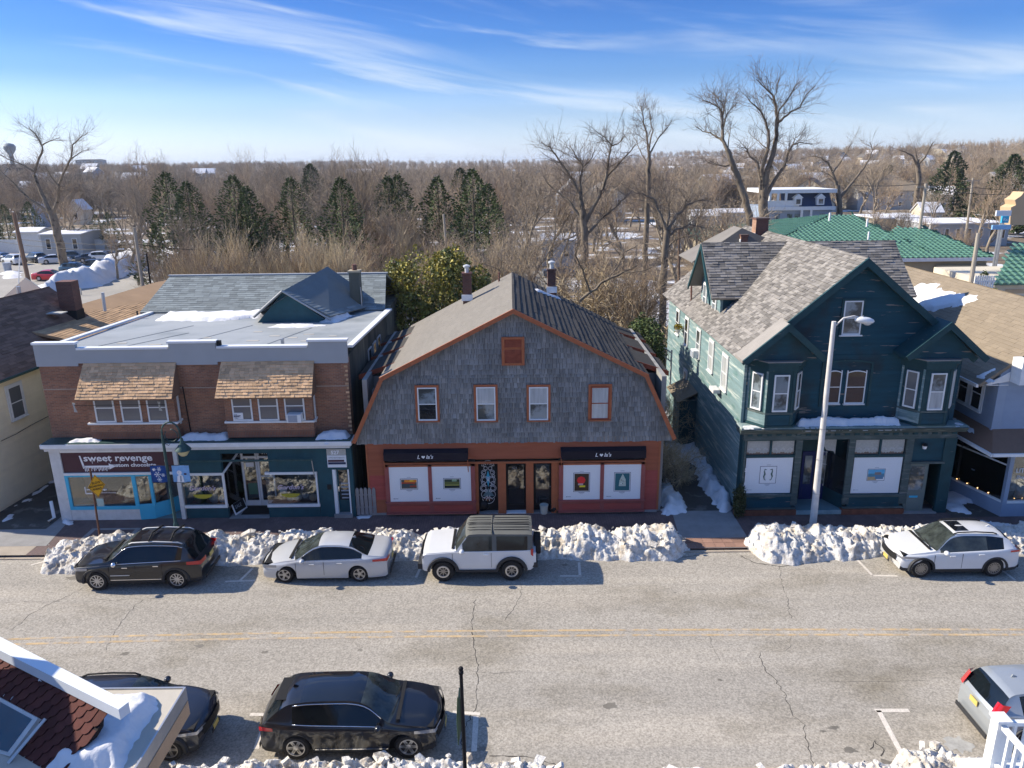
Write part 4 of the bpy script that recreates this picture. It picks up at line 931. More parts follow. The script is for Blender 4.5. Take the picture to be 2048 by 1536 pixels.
# picket fence between brick and shingled buildings
PF = thing('picket_fence', 'short grey picket fence between the teal shop and the shingled building', 'fence', (-6.8,30.3,0))
for i in range(5):
 x = -6.90 + i*.145*1.25; m = MB(); z_ = 1.35
 m.slab([(x, 30.1,.05),(x + .15,30.1,.05),(x + .15,30.1, z_ - .1),(x + .11,30.1, z_ - .02),(x + .075,30.1, z_),(x + .04,30.1, z_ - .02),(x, 30.1, z_ - .1)][::-1],(0,.03,0)); m.build('picket', M['picket'], PF)
m = MB(); m.box(-6.93,-6.1,30.135,30.17,.35,.43); m.box(-6.93,-6.1,30.135,30.17,.95,1.03); m.build('rail', M['picket'], PF)
# ================================================================ the shingled gambrel building
C = thing('shingled_building', 'weathered cedar-shingled gambrel building with an orange and red shop front', 'building', (0.1,36,0))
pk = GY(1025,622, FY); eL = GY(714,878, FY); eR = GY(1345,873, FY); kL = GY(768,757, FY); kR = GY(1288,745, FY)
ez = 3.62; pk.x = 0.08; pk.z = 9.12; kz = 6.42; kLx, kRx = kL.x, kR.x; eLx, eRx = -6.78,6.90
prof = [(eLx, ez),(kLx, kz),(0.08,9.12),(kRx, kz),(eRx, ez)]
yb = 39.6
m = MB(); m.slab([(x, FY + .02, z - .02) for x, z in [(eLx + .2, ez),(kLx + .1, kz),(0.08,9.05),(kRx - .1, kz),(eRx - .2, ez)]][::-1],(0,9.0,0)); m.build('upper_body', M['interior'], C)
# cedar shingles on the front, real courses
PITCH = .222
pc = []
rr = random.Random(11)
for (poly) in ([(eLx + .1, ez - .25 + 0.02),(eRx - .1, ez - .25 + 0.02),(eRx - .1, ez + .01),(eLx + .1, ez + .01)],[(eLx, ez),(eRx, ez),(kRx, kz),(kLx, kz)],[(kLx, kz),(kRx, kz),(0.1,9.08),(0.06,9.08)]):
 pc += courses(poly, PITCH if poly[0][1] > ez - .1 else .25,.125,.5,.012,.04, rr)
lay(pc, (0, FY, 0), X_, Z_, -Y_, .075, 'shingle', M['cedar'], C, nobj=300, lap=.02, key=lambda p: abs(p[0])*.3 + abs(p[2] - 3.6), jit=.7)
# side walls
m = MB(); m.box(-6.30,-6.1, FY + .1, yb, 0,6.2); m.build('side_wall', M['cedar'], C)
m = MB(); m.box(6.3,6.5, FY + .1, yb, 0,6.2); m.build('side_wall', M['cedar'], C)
# roof: lower slopes, then the long upper slopes; a rake board in front
yf = FY - .28
rzb = 9.12
hipb = 40.4
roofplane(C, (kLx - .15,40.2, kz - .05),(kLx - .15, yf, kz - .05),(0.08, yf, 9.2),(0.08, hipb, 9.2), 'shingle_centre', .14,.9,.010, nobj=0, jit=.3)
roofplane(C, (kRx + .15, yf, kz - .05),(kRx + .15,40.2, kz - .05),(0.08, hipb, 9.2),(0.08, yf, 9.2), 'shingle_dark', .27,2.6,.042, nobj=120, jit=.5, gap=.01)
m = MB(); m.slab([(kLx + .02, yf, kz),(eLx, yf, ez),(eLx, yf + .9, ez),(kLx + .02, yf + .9, kz)],(.05,0,.03)); m.build('lower_slope', M['shingle_dark'], C)
m = MB(); m.slab([(eRx, yf, ez),(kRx, yf, kz),(kRx, yf + .9, kz),(eRx, yf + .9, ez)],(-.05,0,.03)); m.build('lower_slope', M['shingle_dark'], C)
# dormers hidden along both flanks: flat shed roofs with red fascia
for sgn, kx in ((-1, kLx),(1, kRx)):
 for i, (ya, yb_) in enumerate(((31.6,34.0),(34.6,36.8),(37.4,39.4))):
  D = MB(); xo = kx + sgn*1.35
  D.box(min(kx - sgn*.3, xo - sgn*.25), max(kx - sgn*.3, xo - sgn*.25), ya + .1, yb_ - .1,3.6,5.95); D.build('dormer_wall', M['cedar'], C)
  D = MB(); q = [(kx - sgn*.35, ya, kz + .12),(xo, ya, 5.95),(xo, yb_, 5.95),(kx - sgn*.35, yb_, kz + .12)]
  D.slab(q if sgn > 0 else q[::-1],(0,0,.07)); D.build('dormer_roof', M['shingle_dark'], C)
  D = MB(); D.slab([(kx - sgn*.35, ya - .03, kz + .0),(xo, ya - .03,5.83),(xo, ya - .03,6.05),(kx - sgn*.35, ya - .03, kz + .2)],(0,.028,0)); D.build('dormer_rake', M['louvre'], C)
RKN = [0]
def rake(p, q, w=.17, th=.08, mt='trim_rust', y=yf):
 RKN[0] += 1; th += .004*(RKN[0] % 3)
 a = Vector((p[0], y, p[1])); b = Vector((q[0], y, q[1])); d = (b - a).normalized(); nn = Vector((d.z, 0,-d.x))
 if nn.z > 0: nn = -nn
 m = MB(); m.slab([a, b, b + nn*w, a + nn*w],(0,-th, 0)); return m.build('rake_board', M[mt], C)
rake((kLx - .15, kz - .02),(0.08,9.22)); rake((0.08,9.22),(kRx + .15, kz - .02)); rake((eLx - .05, ez - .05),(kLx - .12, kz - .02),.17); rake((kRx + .12, kz - .02),(eRx + .05, ez - .05),.17)
# upper windows
for k, (x0p, x1p, y0p, y1p, pn, p2) in enumerate([(836,874,774,840, 'pane_mixed', 'pane_dark'),(953,991,773,840, 'pane_curtain', 'pane_mixed'),(1058,1096,773,839, 'pane_curtain', 'pane_mixed'),(1181,1218,772,838, 'pane_curtain', 'pane_curtain')]):
 x0, x1, z0, z1 = RY(x0p, y0p, x1p, y1p, FY - .04)
 window(C, (x0, FY - .085, z0), X_, x1 - x0, z1 - z0, pane=pn, pane2=p2, frame='white_paint' if k < 3 else 'louvre', casing='trim_rust', cw=.10, fw=.05, split=.5)
x0, x1, z0, z1 = RY(1009,678,1043,725, FY - .05)
m = MB(); m.box(x0 - .12, x0, FY - .15, FY, z0 - .1, z1 + .1); m.box(x1, x1 + .12, FY - .15, FY, z0 - .1, z1 + .1); m.box(x0, x1, FY - .15, FY, z1, z1 + .1); m.box(x0, x1, FY - .15, FY, z0 - .1, z0); m.box(x0, x1, FY - .085, FY, z0, z1)
lv = m.build('louvre_frame', M['trim_rust'], C)
for i in range(9):
 if i == 5: continue
 z_ = z0 + (z1 - z0)*i / 9; m = MB(); m.slab([(x0, FY - .13, z_),(x1, FY - .13, z_),(x1, FY - .09, z_ + .11),(x0, FY - .09, z_ + .11)],(0,.012,0)); m.build('louvre_slat', M['louvre'], lv)
# shop front, clad in horizontal boards, orange above and red below
wx0, wx1 = -6.28,6.32
fx0, fx1 = GY(770,950, FY - .1).x, GY(950,950, FY - .1).x      # left bay
hx0, hx1 = GY(1118,950, FY - .1).x, GY(1290,950, FY - .1).x    # right bay
def boards(poly, mt, pitch=.13, y=FY, name='board'):
 lay(courses(poly, pitch),(0, y, 0), X_, Z_, -Y_, .016, name, M[mt], C, nobj=80, lap=0.0)
wallbox(C, 'front_wall', 'interior', wx0 + .02, fx0, FY + .02, FY + .2,.15,3.35)
wallbox(C, 'front_wall', 'interior', hx1, wx1 - .02, FY + .02, FY + .2,.15,3.35)
wallbox(C, 'front_wall', 'interior', fx0, hx1, FY + .02, FY + .2,2.6,3.35)
boards([(wx0,2.62),(wx1,2.62),(wx1,3.37),(wx0,3.37)], 'board_orange')
boards([(wx0,1.9),(fx0,1.9),(fx0,2.62),(wx0,2.62)], 'board_orange'); boards([(wx0,.75),(fx0,.75),(fx0,1.9),(wx0,1.9)], 'board_red'); boards([(wx0,.12),(fx0,.12),(fx0,.75),(wx0,.75)], 'board_orange')
boards([(hx1,2.0),(wx1,2.0),(wx1,2.62),(hx1,2.62)], 'board_orange'); boards([(hx1,.12),(wx1,.12),(wx1,2.0),(hx1,2.0)], 'board_red')
for x in (wx0 - .05, wx1 - .03):
 m = MB(); m.box(x, x + .08, FY - .03, FY + .1,.12,3.37); m.build('corner_board', M['trim_rust'], C)
m = MB(); m.box(wx0, fx1 + .1, FY - .02, FY + .2,0,.12); m.box(hx0 - .1, wx1, FY - .02, FY + .2,0,.12); m.build('foundation', M['concrete_cool'], C)
m = MB(); m.box(fx0 - .02, hx1 + .02, FY - .10, FY + .02,2.42,2.50); m.build('lintel_rail', M['trim_rust'], C)
def shopbay(x0, x1, posters, par, label):
 yb_ = FY - .16; w = (x1 - x0)
 m = MB(); m.box(x0, x1, yb_ + .04, FY + .2,.16,.62); m.build('stall_riser', M['trim_red'], par)
 m = MB(); m.box(x0 + .15, x0 + w*.48, yb_ + .02, yb_ + .039,.24,.50); m.build('riser_panel', M['board_red'], par)
 m = MB(); m.box(x0 + w*.53, x1 - .12, yb_ + .02, yb_ + .039,.24,.50); m.build('riser_panel', M['board_red'], par)
 m = MB(); m.box(x0 - .03, x1 + .03, yb_ - .05, FY + .1,.62,.70); m.box(x0 - .03, x1 + .03, yb_ - .03, FY + .1,.1,.16); m.build('sill', M['trim_red'], par)
 for a in (x0, x0 + w / 2 - .08, x1 - .18):
  m = MB(); m.box(a, a + (.18 if a != x0 + w / 2 - .08 else .16), yb_, FY + .1,.70,2.42); m.build('post', M['trim_red'], par)
 m = MB(); m.box(x0, x1, yb_, FY + .05,2.34,2.42); m.build('head_rail', M['trim_rust'], par)
 for k, (a, b) in enumerate(((x0 + .18, x0 + w / 2 - .08),(x0 + w / 2 + .08, x1 - .18))):
  m = MB(); m.box(a, b, yb_ + .03, yb_ + .05,.70,2.34); ps = tag(m.build('window_poster', M['poster']), posters[k][2], 'poster')
  px, pz = (a + b) / 2 + posters[k][3],1.53 if posters[k][1] != 'tall' else 1.52
  fw_, fh_ = (.76,.51) if posters[k][1] == 'wide' else (.72,.90)
  yy = yb_ + .028
  m = MB(); m.box(px - fw_ / 2, px + fw_ / 2, yy - .004, yy, pz - fh_ / 2, pz + fh_ / 2); m.build('picture_frame', M['print_dark'], ps)
  m = MB(); m.box(px - fw_ / 2 + .02, px + fw_ / 2 - .02, yy - .007, yy - .0045, pz - fh_ / 2 + .02, pz + fh_ / 2 - .02); m.build('mount', M['print_white'], ps)
  m = MB(); m.box(px - fw_ / 2 + .045, px + fw_ / 2 - .045, yy - .010, yy - .0075, pz - fh_ / 2 + .045, pz + fh_ / 2 - .045); m.build('picture', posters[k][0], ps)
  posters[k][4](px, pz, yy - .0115, ps, fw_ / 2 - .045, fh_ / 2 - .045)
  for i, (ww, zz) in enumerate(((.17, fh_ / 2 + .055),)):
   m = MB(); m.box(px - ww / 2, px + ww / 2, yy - .003, yy, pz + zz, pz + zz + .018); m.build('caption', M['print_grey'], ps)
  for i, ww in enumerate((.26,.20,.12)):
   m = MB(); z_ = pz - fh_ / 2 - .045 - i*.03; m.box(px - ww / 2, px + ww / 2, yy - .003, yy, z_, z_ + (.014 if i == 0 else .007)); m.build('caption', M['print_dark' if i == 0 else 'print_grey'], ps)
  m = MB(); m.box(a + .14, a + .175, yy - .003, yy, .82,.855); m.box(a + .19, a + .34, yy - .003, yy, .83,.845); m.build('logo', M['print_dark'], ps)
def colmat(n, c):
 if n not in M: M[n] = mat(n, c, .5, var=.1, vs=12)
 return M[n]
def strips(px, pz, y, ps, hw, hh, cols):
 n = len(cols)
 for i, (c, f0, f1, a0, a1) in enumerate(cols):
  m = MB(); m.box(px + hw*a0, px + hw*a1, y - .0005*i, y + .001 - .0005*i, pz - hh + 2*hh*f0, pz - hh + 2*hh*f1); m.build('brush_stroke', c, ps)
sunset = lambda px, pz, y, ps, hw, hh: strips(px, pz, y, ps, hw, hh, [(colmat('art_orange', (.75,.25,.03)),.72,.98,-.6,1),(colmat('art_red', (.4,.06,.03)),.52,.72,-1,.8),(colmat('art_yellow', (.8,.5,.05)),.8,.97,.1,.6),(colmat('art_slate', (.05,.07,.08)),.15,.55,-.9,.5),(colmat('art_red2', (.3,.05,.04)),.18,.34,.1,.95)])
aurora = lambda px, pz, y, ps, hw, hh: strips(px, pz, y, ps, hw, hh, [(colmat('art_olive', (.12,.14,.04)),.35,.7,-1,1),(colmat('art_green', (.25,.38,.25)),.75,.98,0,.6),(colmat('art_black', (.01,.02,.02)),.05,.3,-1,1),(colmat('art_yel', (.4,.4,.1)),.3,.38,-.9,.9)])
def flower(px, pz, y, ps, hw, hh):
 rq = random.Random(3)
 for i in range(8):
  a_ = i*.8; m = MB(); c = Vector((px - .02 + .10*math.cos(a_), y - .0006*i, pz + .10 + .09*math.sin(a_))); m.lathe([(.0001,0),(.09,0),(.09,.001),(.0001,.001)], tuple(c), 'y', 8); m.build('petal', colmat('art_scarlet', (.7,.03,.03)), ps)
 strips(px, pz, y - .006, ps, hw, hh, [(colmat('art_gold', (.75,.6,.03)),.22,.32,-.3,.5),(colmat('art_pale', (.5,.35,.35)),.34,.44,-.5,.2)])
def glassart(px, pz, y, ps, hw, hh):
 m = MB(); m.slab([(px - .15, y, pz - .2),(px + .16, y, pz - .2),(px + .14, y, pz + .12),(px + .01, y, pz + .38),(px - .12, y, pz + .08)],(0,.001,0)); m.build('glass_form', colmat('art_ice', (.45,.52,.45)), ps)
 rq = random.Random(5)
 for i in range(10):
  a, b = px + rq.uniform(-.1,.08), pz + rq.uniform(-.14,.08); m = MB(); m.box(a, a + rq.uniform(.01,.05), y - .002, y - .001, b, b + rq.uniform(.01,.04)); m.build('glint', colmat(('art_dk', 'art_lt', 'art_amb')[i % 3],((.03,.07,.08),(.7,.75,.7),(.5,.35,.15))[i % 3]), ps)
shopbay(fx0, fx1,[(colmat('art_base1', (.10,.09,.07)), 'wide', 'white poster with a sunset picture, first from the left on the red building', 0, sunset),(colmat('art_base2', (.04,.06,.04)), 'wide', 'white poster with a dark green landscape picture, beside the sunset one', .02, aurora)], C, 'left')
shopbay(hx0, hx1,[(colmat('art_base3', (.05,.03,.02)), 'tall', 'white poster with a scarlet flower picture on the red building', .0, flower),(colmat('art_base4', (.02,.12,.15)), 'tall', 'white poster with a pale glass shape on teal, rightmost on the red building', .0, glassart)], C, 'right')
def heart(x, y, z, s, par):
 pts = []
 for i in range(24):
  t = 2*math.pi*i / 24; pts.append((x + s*16*math.sin(t) ** 3 / 16, y, z + s*(13*math.cos(t) - 5*math.cos(2*t) - 2*math.cos(3*t) - math.cos(4*t)) / 16))
 m = MB(); m.slab(pts[::-1],(0,.004,0)); m.build('heart', M['print_white'], par)
for k, (xa, xb, za, zb, ya, xt) in enumerate(((765,936,901,920,29.55,834),(1122,1294,898,914,29.5,1190))):
 x0, x1 = GY(xa, 910,29.8).x, GY(xb, 910,29.8).x
 zt_ = GY(800,902, FY).z + .02; zb_ = zt_ - .36
 m = MB(); yo = FY - .30
 m.add([(x0, FY - .02, zt_ + .08),(x1, FY - .02, zt_ + .08),(x1 - .02, yo, zt_ - .02),(x0 + .02, yo, zt_ - .02),(x0 + .02, yo - .01, zb_),(x1 - .02, yo - .01, zb_),(x1 - .02, FY - .02, zb_ + .02),(x0 + .02, FY - .02, zb_ + .02)],
          [(0,1,2,3),(3,2,5,4),(4,5,6,7),(0,3,4,7),(1,6,5,2)])
 aw = tag(m.build('awning', M['awning']),('dark rolled awning over the sunset and green posters', 'dark rolled awning over the flower and glass posters')[k], 'awning')
 for a in (x0 + .02, x1 - .04): tubeobj('arm', [(a, yo + .05, zb_ + .05),(a + .02, FY - .1, zb_ - .7)],.018, 'trim_rust', aw)
 xt_ = GY(xt, 915, yo).x; zc = zb_ + .10
 text("L", (xt_, yo - .02, zc), X_, Z_, .17, M['print_white'], aw, shear=.25, off=.003); heart(xt_ + .27, yo - .02, zc + .07,.075, aw)
 text("la's", (xt_ + .38, yo - .02, zc), X_, Z_, .17, M['print_white'], aw, shear=.25, off=.003, wscale=1.05)
# recessed entrance with three doors
ey = FY + .30
m = MB(); m.box(fx1 - .02, hx0 + .02, FY - .02, ey + 1.0,-.004,.015); m.build('entry_floor', M['concrete_cool'], C)
m = MB(); m.box(fx1, hx0, ey + .08, ey + .12,.0,2.6); m.build('entry_wall', M['interior'], C)
m = MB(); m.box(fx1, hx0, FY + .2, ey + .12,2.50,2.6); m.build('entry_ceiling', M['trim_rust'], C)
for px in ((996,1012),(1052,1067),(1103,1118),(946,957)):
 x0, x1 = GY(px[0],970, FY).x, GY(px[1],970, FY).x
 m = MB(); m.box(x0, x1, FY - .02, FY + .18,.016,2.42); m.build('door_post', M['trim_rust'], C)
dx0, dx1 = GY(957,970, ey).x, GY(996,970, ey).x
m = MB(); m.box(dx0, dx1, ey, ey + .06,.03,2.45); dr = m.build('painted_door', M['black'], C)
cx = (dx0 + dx1) / 2; hw = (dx1 - dx0) / 2 - .06
# mirrored scroll pattern on the painted door
def arc(cx_, cz, r0, a0, a1, n=14, w=.011, mt='print_white', sx=1.0, kz=1.0):
 for s_ in (-1,1):
  pts = [(cx + s_*(cx_ + r0*sx*math.cos(a0 + (a1 - a0)*i / n)), ey - .012, cz + r0*kz*math.sin(a0 + (a1 - a0)*i / n)) for i in range(n + 1)]
  mm = MB(); mm.tube(pts, w, 4, caps=True); mm.build('scroll', M[mt], dr)
for (a, b, r0, a0, a1) in [(0,2.15,.20,0,3.14),(0,2.15,.27,0,3.14),(.17,1.85,.12,-2,2.5),(.17,1.85,.07,0,6.28),(.15,1.5,.17,-1.5,3.5),(.15,1.5,.11,-1,4),(.2,1.1,.15,-2.6,2.4),(.2,1.1,.1,0,6.28),(.12,.8,.19,-3,1.2),(.05,1.3,.09,-1.5,1.6),(0,.62,.26,3.2,6.2),(.22,1.35,.08,0,6.28),(.1,2.05,.08,0,6.28),(.24,1.68,.06,0,6.28),(.1,.98,.06,0,6.28)]: arc(a, b, min(r0, hw), a0, a1)
m = MB(); m.slab([(cx, ey - .006,1.95),(cx + .09, ey - .006,1.6),(cx, ey - .006,1.15),(cx - .09, ey - .006,1.6)],(0,.005,0)); m.build('blue_lozenge', M['cyan'], dr)
m = MB(); m.slab([(cx, ey - .006,1.1),(cx + .26, ey - .006,.72),(cx - .26, ey - .006,.72)],(0,.005,0)); m.build('blue_triangle', M['teal_floor'], dr)
for i in range(7):
 a_ = 3.4 + i*.38; m = MB(); m.tube([(cx + .05*math.cos(a_), ey - .014,.72 + .05*math.sin(a_)),(cx + .22*math.cos(a_), ey - .014,.70 + .22*math.sin(a_))],.014,4); m.build('ray', M['trim_rust'] if i % 2 else M['print_white'], dr)
for i in range(9):
 a_ = .15 + i*.355; m = MB(); m.tube([(cx + .12*math.cos(a_), ey - .014,2.13 + .1*math.sin(a_)),(cx + .25*math.cos(a_), ey - .014,2.13 + .22*math.sin(a_))],.012,4); m.build('ray', M['scallop'] if i % 2 else M['print_white'], dr)
for a, b, nm in ((1012,1052, 'door'),(1067,1103, 'door')):
 x0, x1 = GY(a, 970, ey).x, GY(b, 970, ey).x
 m = MB(); m.box(x0, x0 + .1, ey, ey + .06,.03,2.45); m.box(x1 - .1, x1, ey, ey + .06,.03,2.45); m.box(x0 + .1, x1 - .1, ey, ey + .06,2.2,2.45); m.box(x0 + .1, x1 - .1, ey, ey + .06,.03,.3)
 d = m.build(nm, M['black'], C); m = MB(); m.box(x0 + .1, x1 - .1, ey + .02, ey + .04,.3,2.2); m.build('pane', M['pane_dark'], d)
 m = MB(); m.ball((x1 - .06, ey - .03,1.15),.03,8); m.build('handle', M['chrome'], d, smooth=True)
text('521', (GY(1024,900, ey).x, ey - .01,2.0), X_, Z_, .11, M['print_grey'], C)
x_ = GY(1032,970, FY).x; m = MB(); m.box(GY(1012,970, FY).x, GY(1052,970, FY).x, FY - .05, FY + .25,.016,.05); m.build('door_sill', M['white_metal'], C)
# refuse by the doors
def bag(px, py, s, lab):
 c = GZ(px, py, 0); m = MB(); n = 14
 m.ball((c.x, c.y + .1, s*.42), s*.5,14,(1,.8,.9)); m.lathe([(.03, s*.78),(.07, s*.98),(.02, s)],(c.x, c.y + .1,0), n=8)
 for i, v in enumerate(m.v): m.v[i] = (v[0] + .05*fb(v[0] * 9, v[1] * 9, v[2] * 9), v[1] + .05*fb(v[0] * 8, v[2] * 9,3), max(.01, v[2]))
 tag(m.build('rubbish_bag', M['bag'], smooth=True), lab, 'rubbish bag')
bag(966,1022,.62, 'black rubbish bag at the foot of the painted scroll door')
bag(1078,1015,.62, 'black rubbish bag standing left behind the pale bucket'); bag(1100,1012,.5, 'black rubbish bag behind the pale bucket against the door post'); bag(1106,1026,.42, 'small black rubbish bag right of the pale bucket')
c = GZ(1088,1027,0); m = MB(); m.lathe([(.13,0),(.15,.02),(.18,.38),(.195,.39),(.195,.43),(.17,.43),(.165,.36),(.001,.34)],(c.x, c.y, 0), n=18); tag(m.build('bucket', M['bucket'], smooth=True, sharp=35), 'pale plastic bucket among black bags at the red shop doorway', 'bucket')
# chimneys and snow on the roof
def chimney(px, pyb, pyt, Y, w, lab, cap=True):
 b = GY(px, pyb, Y); t = GY(px, pyt, Y); CHM = thing('chimney', lab, 'chimney', (b.x, Y, b.z))
 m = MB(); m.box(b.x - w, b.x + w, Y - w, Y + w, b.z - .7, t.z - .08); m.build('stack', M['brick_chim'], CHM)
 m = MB(); m.box(b.x - w - .04, b.x + w + .04, Y - w - .04, Y + w + .04, t.z - .078, t.z); m.build('crown', M['brick_chim'], CHM)
 m = MB(); m.box(b.x - w - .06, b.x + w + .06, Y - w - .07, Y - w - .004, b.z - .05, b.z + .26); m.build('flashing', M['white_metal'], CHM)
 m = MB(); m.lathe([(.10, t.z),(.10, t.z + .28),(.18, t.z + .28),(.18, t.z + .36),(.02, t.z + .42)],(b.x, Y, 0), n=12); m.build('flue_cap', M['metal_lt'], CHM, smooth=True, sharp=35)
chimney(935,598,545,38.2,.22, 'brick chimney with metal cap on the left, pale slope of the shingled building')
chimney(1103,582,537,39.3,.21, 'brick chimney with metal cap on the right, black slope of the shingled building')
A_ = Vector((kRx + .15, yf, kz - .05)); U = Y_; V = (Vector((0.08, yf, 9.2)) - A_).normalized(); Nn = U.cross(V)
patch('roof_snow', [(7.6,5.0),(9.0,3.3),(9.5,3.5),(8.4,5.1)], A_, U, V, Nn, .10, res=.1, seed=3, rag=.1)
tubeobj('vent_pipe', [GY(998,565,39.5) - Z_*.3, GY(998,545,39.5)],.05, 'brick_chim', C)
# air conditioner in the alley on the left
c = GY(738,787,31.5); m = MB(); m.box(c.x - .22, c.x + .22,31.3,31.9, c.z - .25, c.z + .22); AC2 = tag(m.build('wall_air_conditioner', M['white_paint']), 'white air conditioner on the alley side of the shingled building', 'air conditioner')
m = MB(); m.box(c.x - .0, c.x + .17,31.28,31.299, c.z - .2, c.z + .15); m.build('grille', M['black'], AC2)
# ================================================================ the dark green victorian house
V = thing('green_house', 'peeling dark green gabled house with two bay windows over a shop front', 'building', (14.2,37,0))
gx0, gx1 = 9.75,18.75; GP = (14.15,10.78); ye = FY - .32
m = MB(); m.slab([(gx0, FY, 3.8),(gx0, FY, 7.1),(GP[0], FY, 10.75),(gx1, FY, 7.1),(gx1, FY, 3.8)],(0,.2,0)); m.build('front_wall', M['green_dark'], V)
m = MB(); m.box(gx0 + .03, gx1 - .03, FY + .22,45.5,3.4,6.95); m.box(gx0 + .03, gx1 - .03,31.1,45.5,0,3.39); m.box(gx0 + .03, gx0 + .1, FY - .2,31.1,0,3.4); m.box(gx1 - .1, gx1 - .03, FY, 31.1,0,3.4); m.slab([(gx0 + .03, FY + .22,6.95),(GP[0], FY + .22,10.4),(gx1 - .03, FY + .22,6.95)],(0,15.2,0)); m.build('body', M['green_trim'], V)
rr = random.Random(5)
front = courses([(gx0,4.1),(gx1,4.1),(gx1,7.1),(gx0,7.1)],.118) + courses([(gx0,7.1),(gx1,7.1),(GP[0] + .02,10.78),(GP[0] - .02,10.78)],.118)
lay(front, (0, FY, 0), X_, Z_, -Y_, .022, 'clapboard', M['green_dark'], V, nobj=80, lap=0)
# faded left flank
SIDE = (gx0,45.6)
sd = courses([(-45.6,.25),(-FY, .25),(-FY, 7.1),(-45.6,7.1)],.135)
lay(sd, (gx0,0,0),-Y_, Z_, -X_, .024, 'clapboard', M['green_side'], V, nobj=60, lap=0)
m = MB(); m.box(gx0 - .05, gx0 + .06, FY - .04, FY + .12,4.1,7.0); m.build('corner_board', M['green_side'], V)
m = MB(); m.box(gx0 - .06, gx0 - .03, FY + .2,45.6,3.98,4.12); m.build('belt_board', M['green_side'], V)
for (pa, pb, z0, z1, pn) in [(32.55,33.35,4.75,6.35, 'pane_curtain'),(35.0,35.75,4.95,6.45, 'pane_curtain'),(37.6,38.3,5.0,6.45, 'pane_mixed'),(40.3,41.0,5.0,6.5, 'pane_dark'),(42.6,43.3,5.1,6.5, 'pane_dark')]:
 window(V, (gx0 - .025, pb, z0),-Y_, pb - pa, z1 - z0, pane=pn, frame='white_paint', casing='white_dirty', cw=.09, fw=.05)
window(V, (gx0 - .025,40.7,2.6),-Y_, .7,1.0, pane='pane_curtain', frame='white_paint', casing='white_dirty', cw=.08)
# main roof, two slopes, with the tabs laid as real shingles
RR = 11.08
roofplane(V, (gx0 - .38,45.9,6.95),(gx0 - .38, ye, 6.95),(GP[0], ye, RR),(GP[0],45.9, RR), 'shingle_grey', .155,.33,.032, nobj=200, jit=1.0, wv=.35, gap=.012)
roofplane(V, (gx1 + .38, ye, 6.95),(gx1 + .38,45.9,6.95),(GP[0],45.9, RR),(GP[0], ye, RR), 'shingle_grey', .155,.33,.018, nobj=0, jit=1.0, gap=.012)
VKN = [0]
def vrake(p, q, w, mt='green_trim', y=ye, par=V, th=.10, nm='rake_board'):
 VKN[0] += 1; th += .004*(VKN[0] % 3)
 a = Vector((p[0], y, p[1])); b = Vector((q[0], y, q[1])); d = (b - a).normalized(); nn = Vector((d.z, 0,-d.x))
 if nn.z > 0: nn = -nn
 m = MB(); m.slab([a, b, b + nn*w, a + nn*w],(0,-th, 0)); return m.build(nm, M[mt], par)
vrake((gx0 - .40,6.97),(GP[0], RR + .02),.26); vrake((GP[0], RR + .02),(gx1 + .40,6.97),.26)
m = MB(); m.slab([(gx0 - .2, ye - .02,6.95),(GP[0], ye - .02,10.8),(GP[0], FY + .01,10.8),(gx0 - .2, FY + .01,6.95)],(0,0,-.03)); m.slab([(GP[0], ye - .02,10.8),(gx1 + .2, ye - .02,6.95),(gx1 + .2, FY + .01,6.95),(GP[0], FY + .01,10.8)],(0,0,-.03)); m.build('soffit', M['green_trim'], V)
# side gable (ridge across) with end walls
cz, cy = 10.86,38.1; cxl, cxr = 9.75,19.35
roofplane(V, (cxl - .05, cy - 2.25,8.45),(cxr + .25, cy - 2.25,8.45),(cxr - .05, cy, cz + .03),(cxl - .15, cy, cz + .03), 'shingle_grey', .155,.36,.032, nobj=120, jit=1.0, gap=.012)
roofplane(V, (cxr + .2, cy + 2.25,8.45),(cxl - .1, cy + 2.25,8.45),(cxl - .1, cy, cz + .03),(cxr, cy, cz + .03), 'shingle_grey', .155,.36,.02, jit=1.0)
m = MB(); m.slab([(10.25, cy - 1.95,6.8),(10.25, cy - 1.95,8.6),(10.25, cy, 10.65),(10.25, cy + 1.95,8.6),(10.25, cy + 1.95,6.8)][::-1],(.15,0,0)); m.box(10.4,18.6, cy - 1.95, cy + 1.95,6.8,8.6); m.build('side_gable', M['green_trim'], V)
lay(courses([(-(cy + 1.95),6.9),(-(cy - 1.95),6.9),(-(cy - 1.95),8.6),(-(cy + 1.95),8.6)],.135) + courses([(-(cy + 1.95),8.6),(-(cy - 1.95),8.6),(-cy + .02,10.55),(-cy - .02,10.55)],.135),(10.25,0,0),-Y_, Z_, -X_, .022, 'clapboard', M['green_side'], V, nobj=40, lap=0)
lay(courses([(10.26,6.9),(13.5,6.9),(13.5,8.5),(10.26,8.5)],.118),(0, cy - 1.955,0), X_, Z_, -Y_, .02, 'clapboard', M['green_dark'], V, nobj=20, lap=0)
m = MB(); m.box(10.2,10.32, cy - 2.0, cy - 1.88,6.9,8.6); m.build('corner_board', M['green_side'], V)
for y_ in (36.9,38.8):
 window(V, (10.22, y_ + .6,7.3),-Y_, .6,1.35, pane='pane_mixed', frame='white_paint', casing='white_dirty', cw=.08)
m = MB(); A_, B_ = Vector((cxl - .12, cy - 2.3,8.40)), Vector((cxl - .12, cy, cz)); d = (B_ - A_)
for p, q in ((A_, B_),(B_, Vector((cxl - .12, cy + 2.3,8.40)))): m.slab([p, q, q - Z_*.24, p - Z_*.24],(-.07,0,0))
m.build('rake_board', M['green_trim'], V)
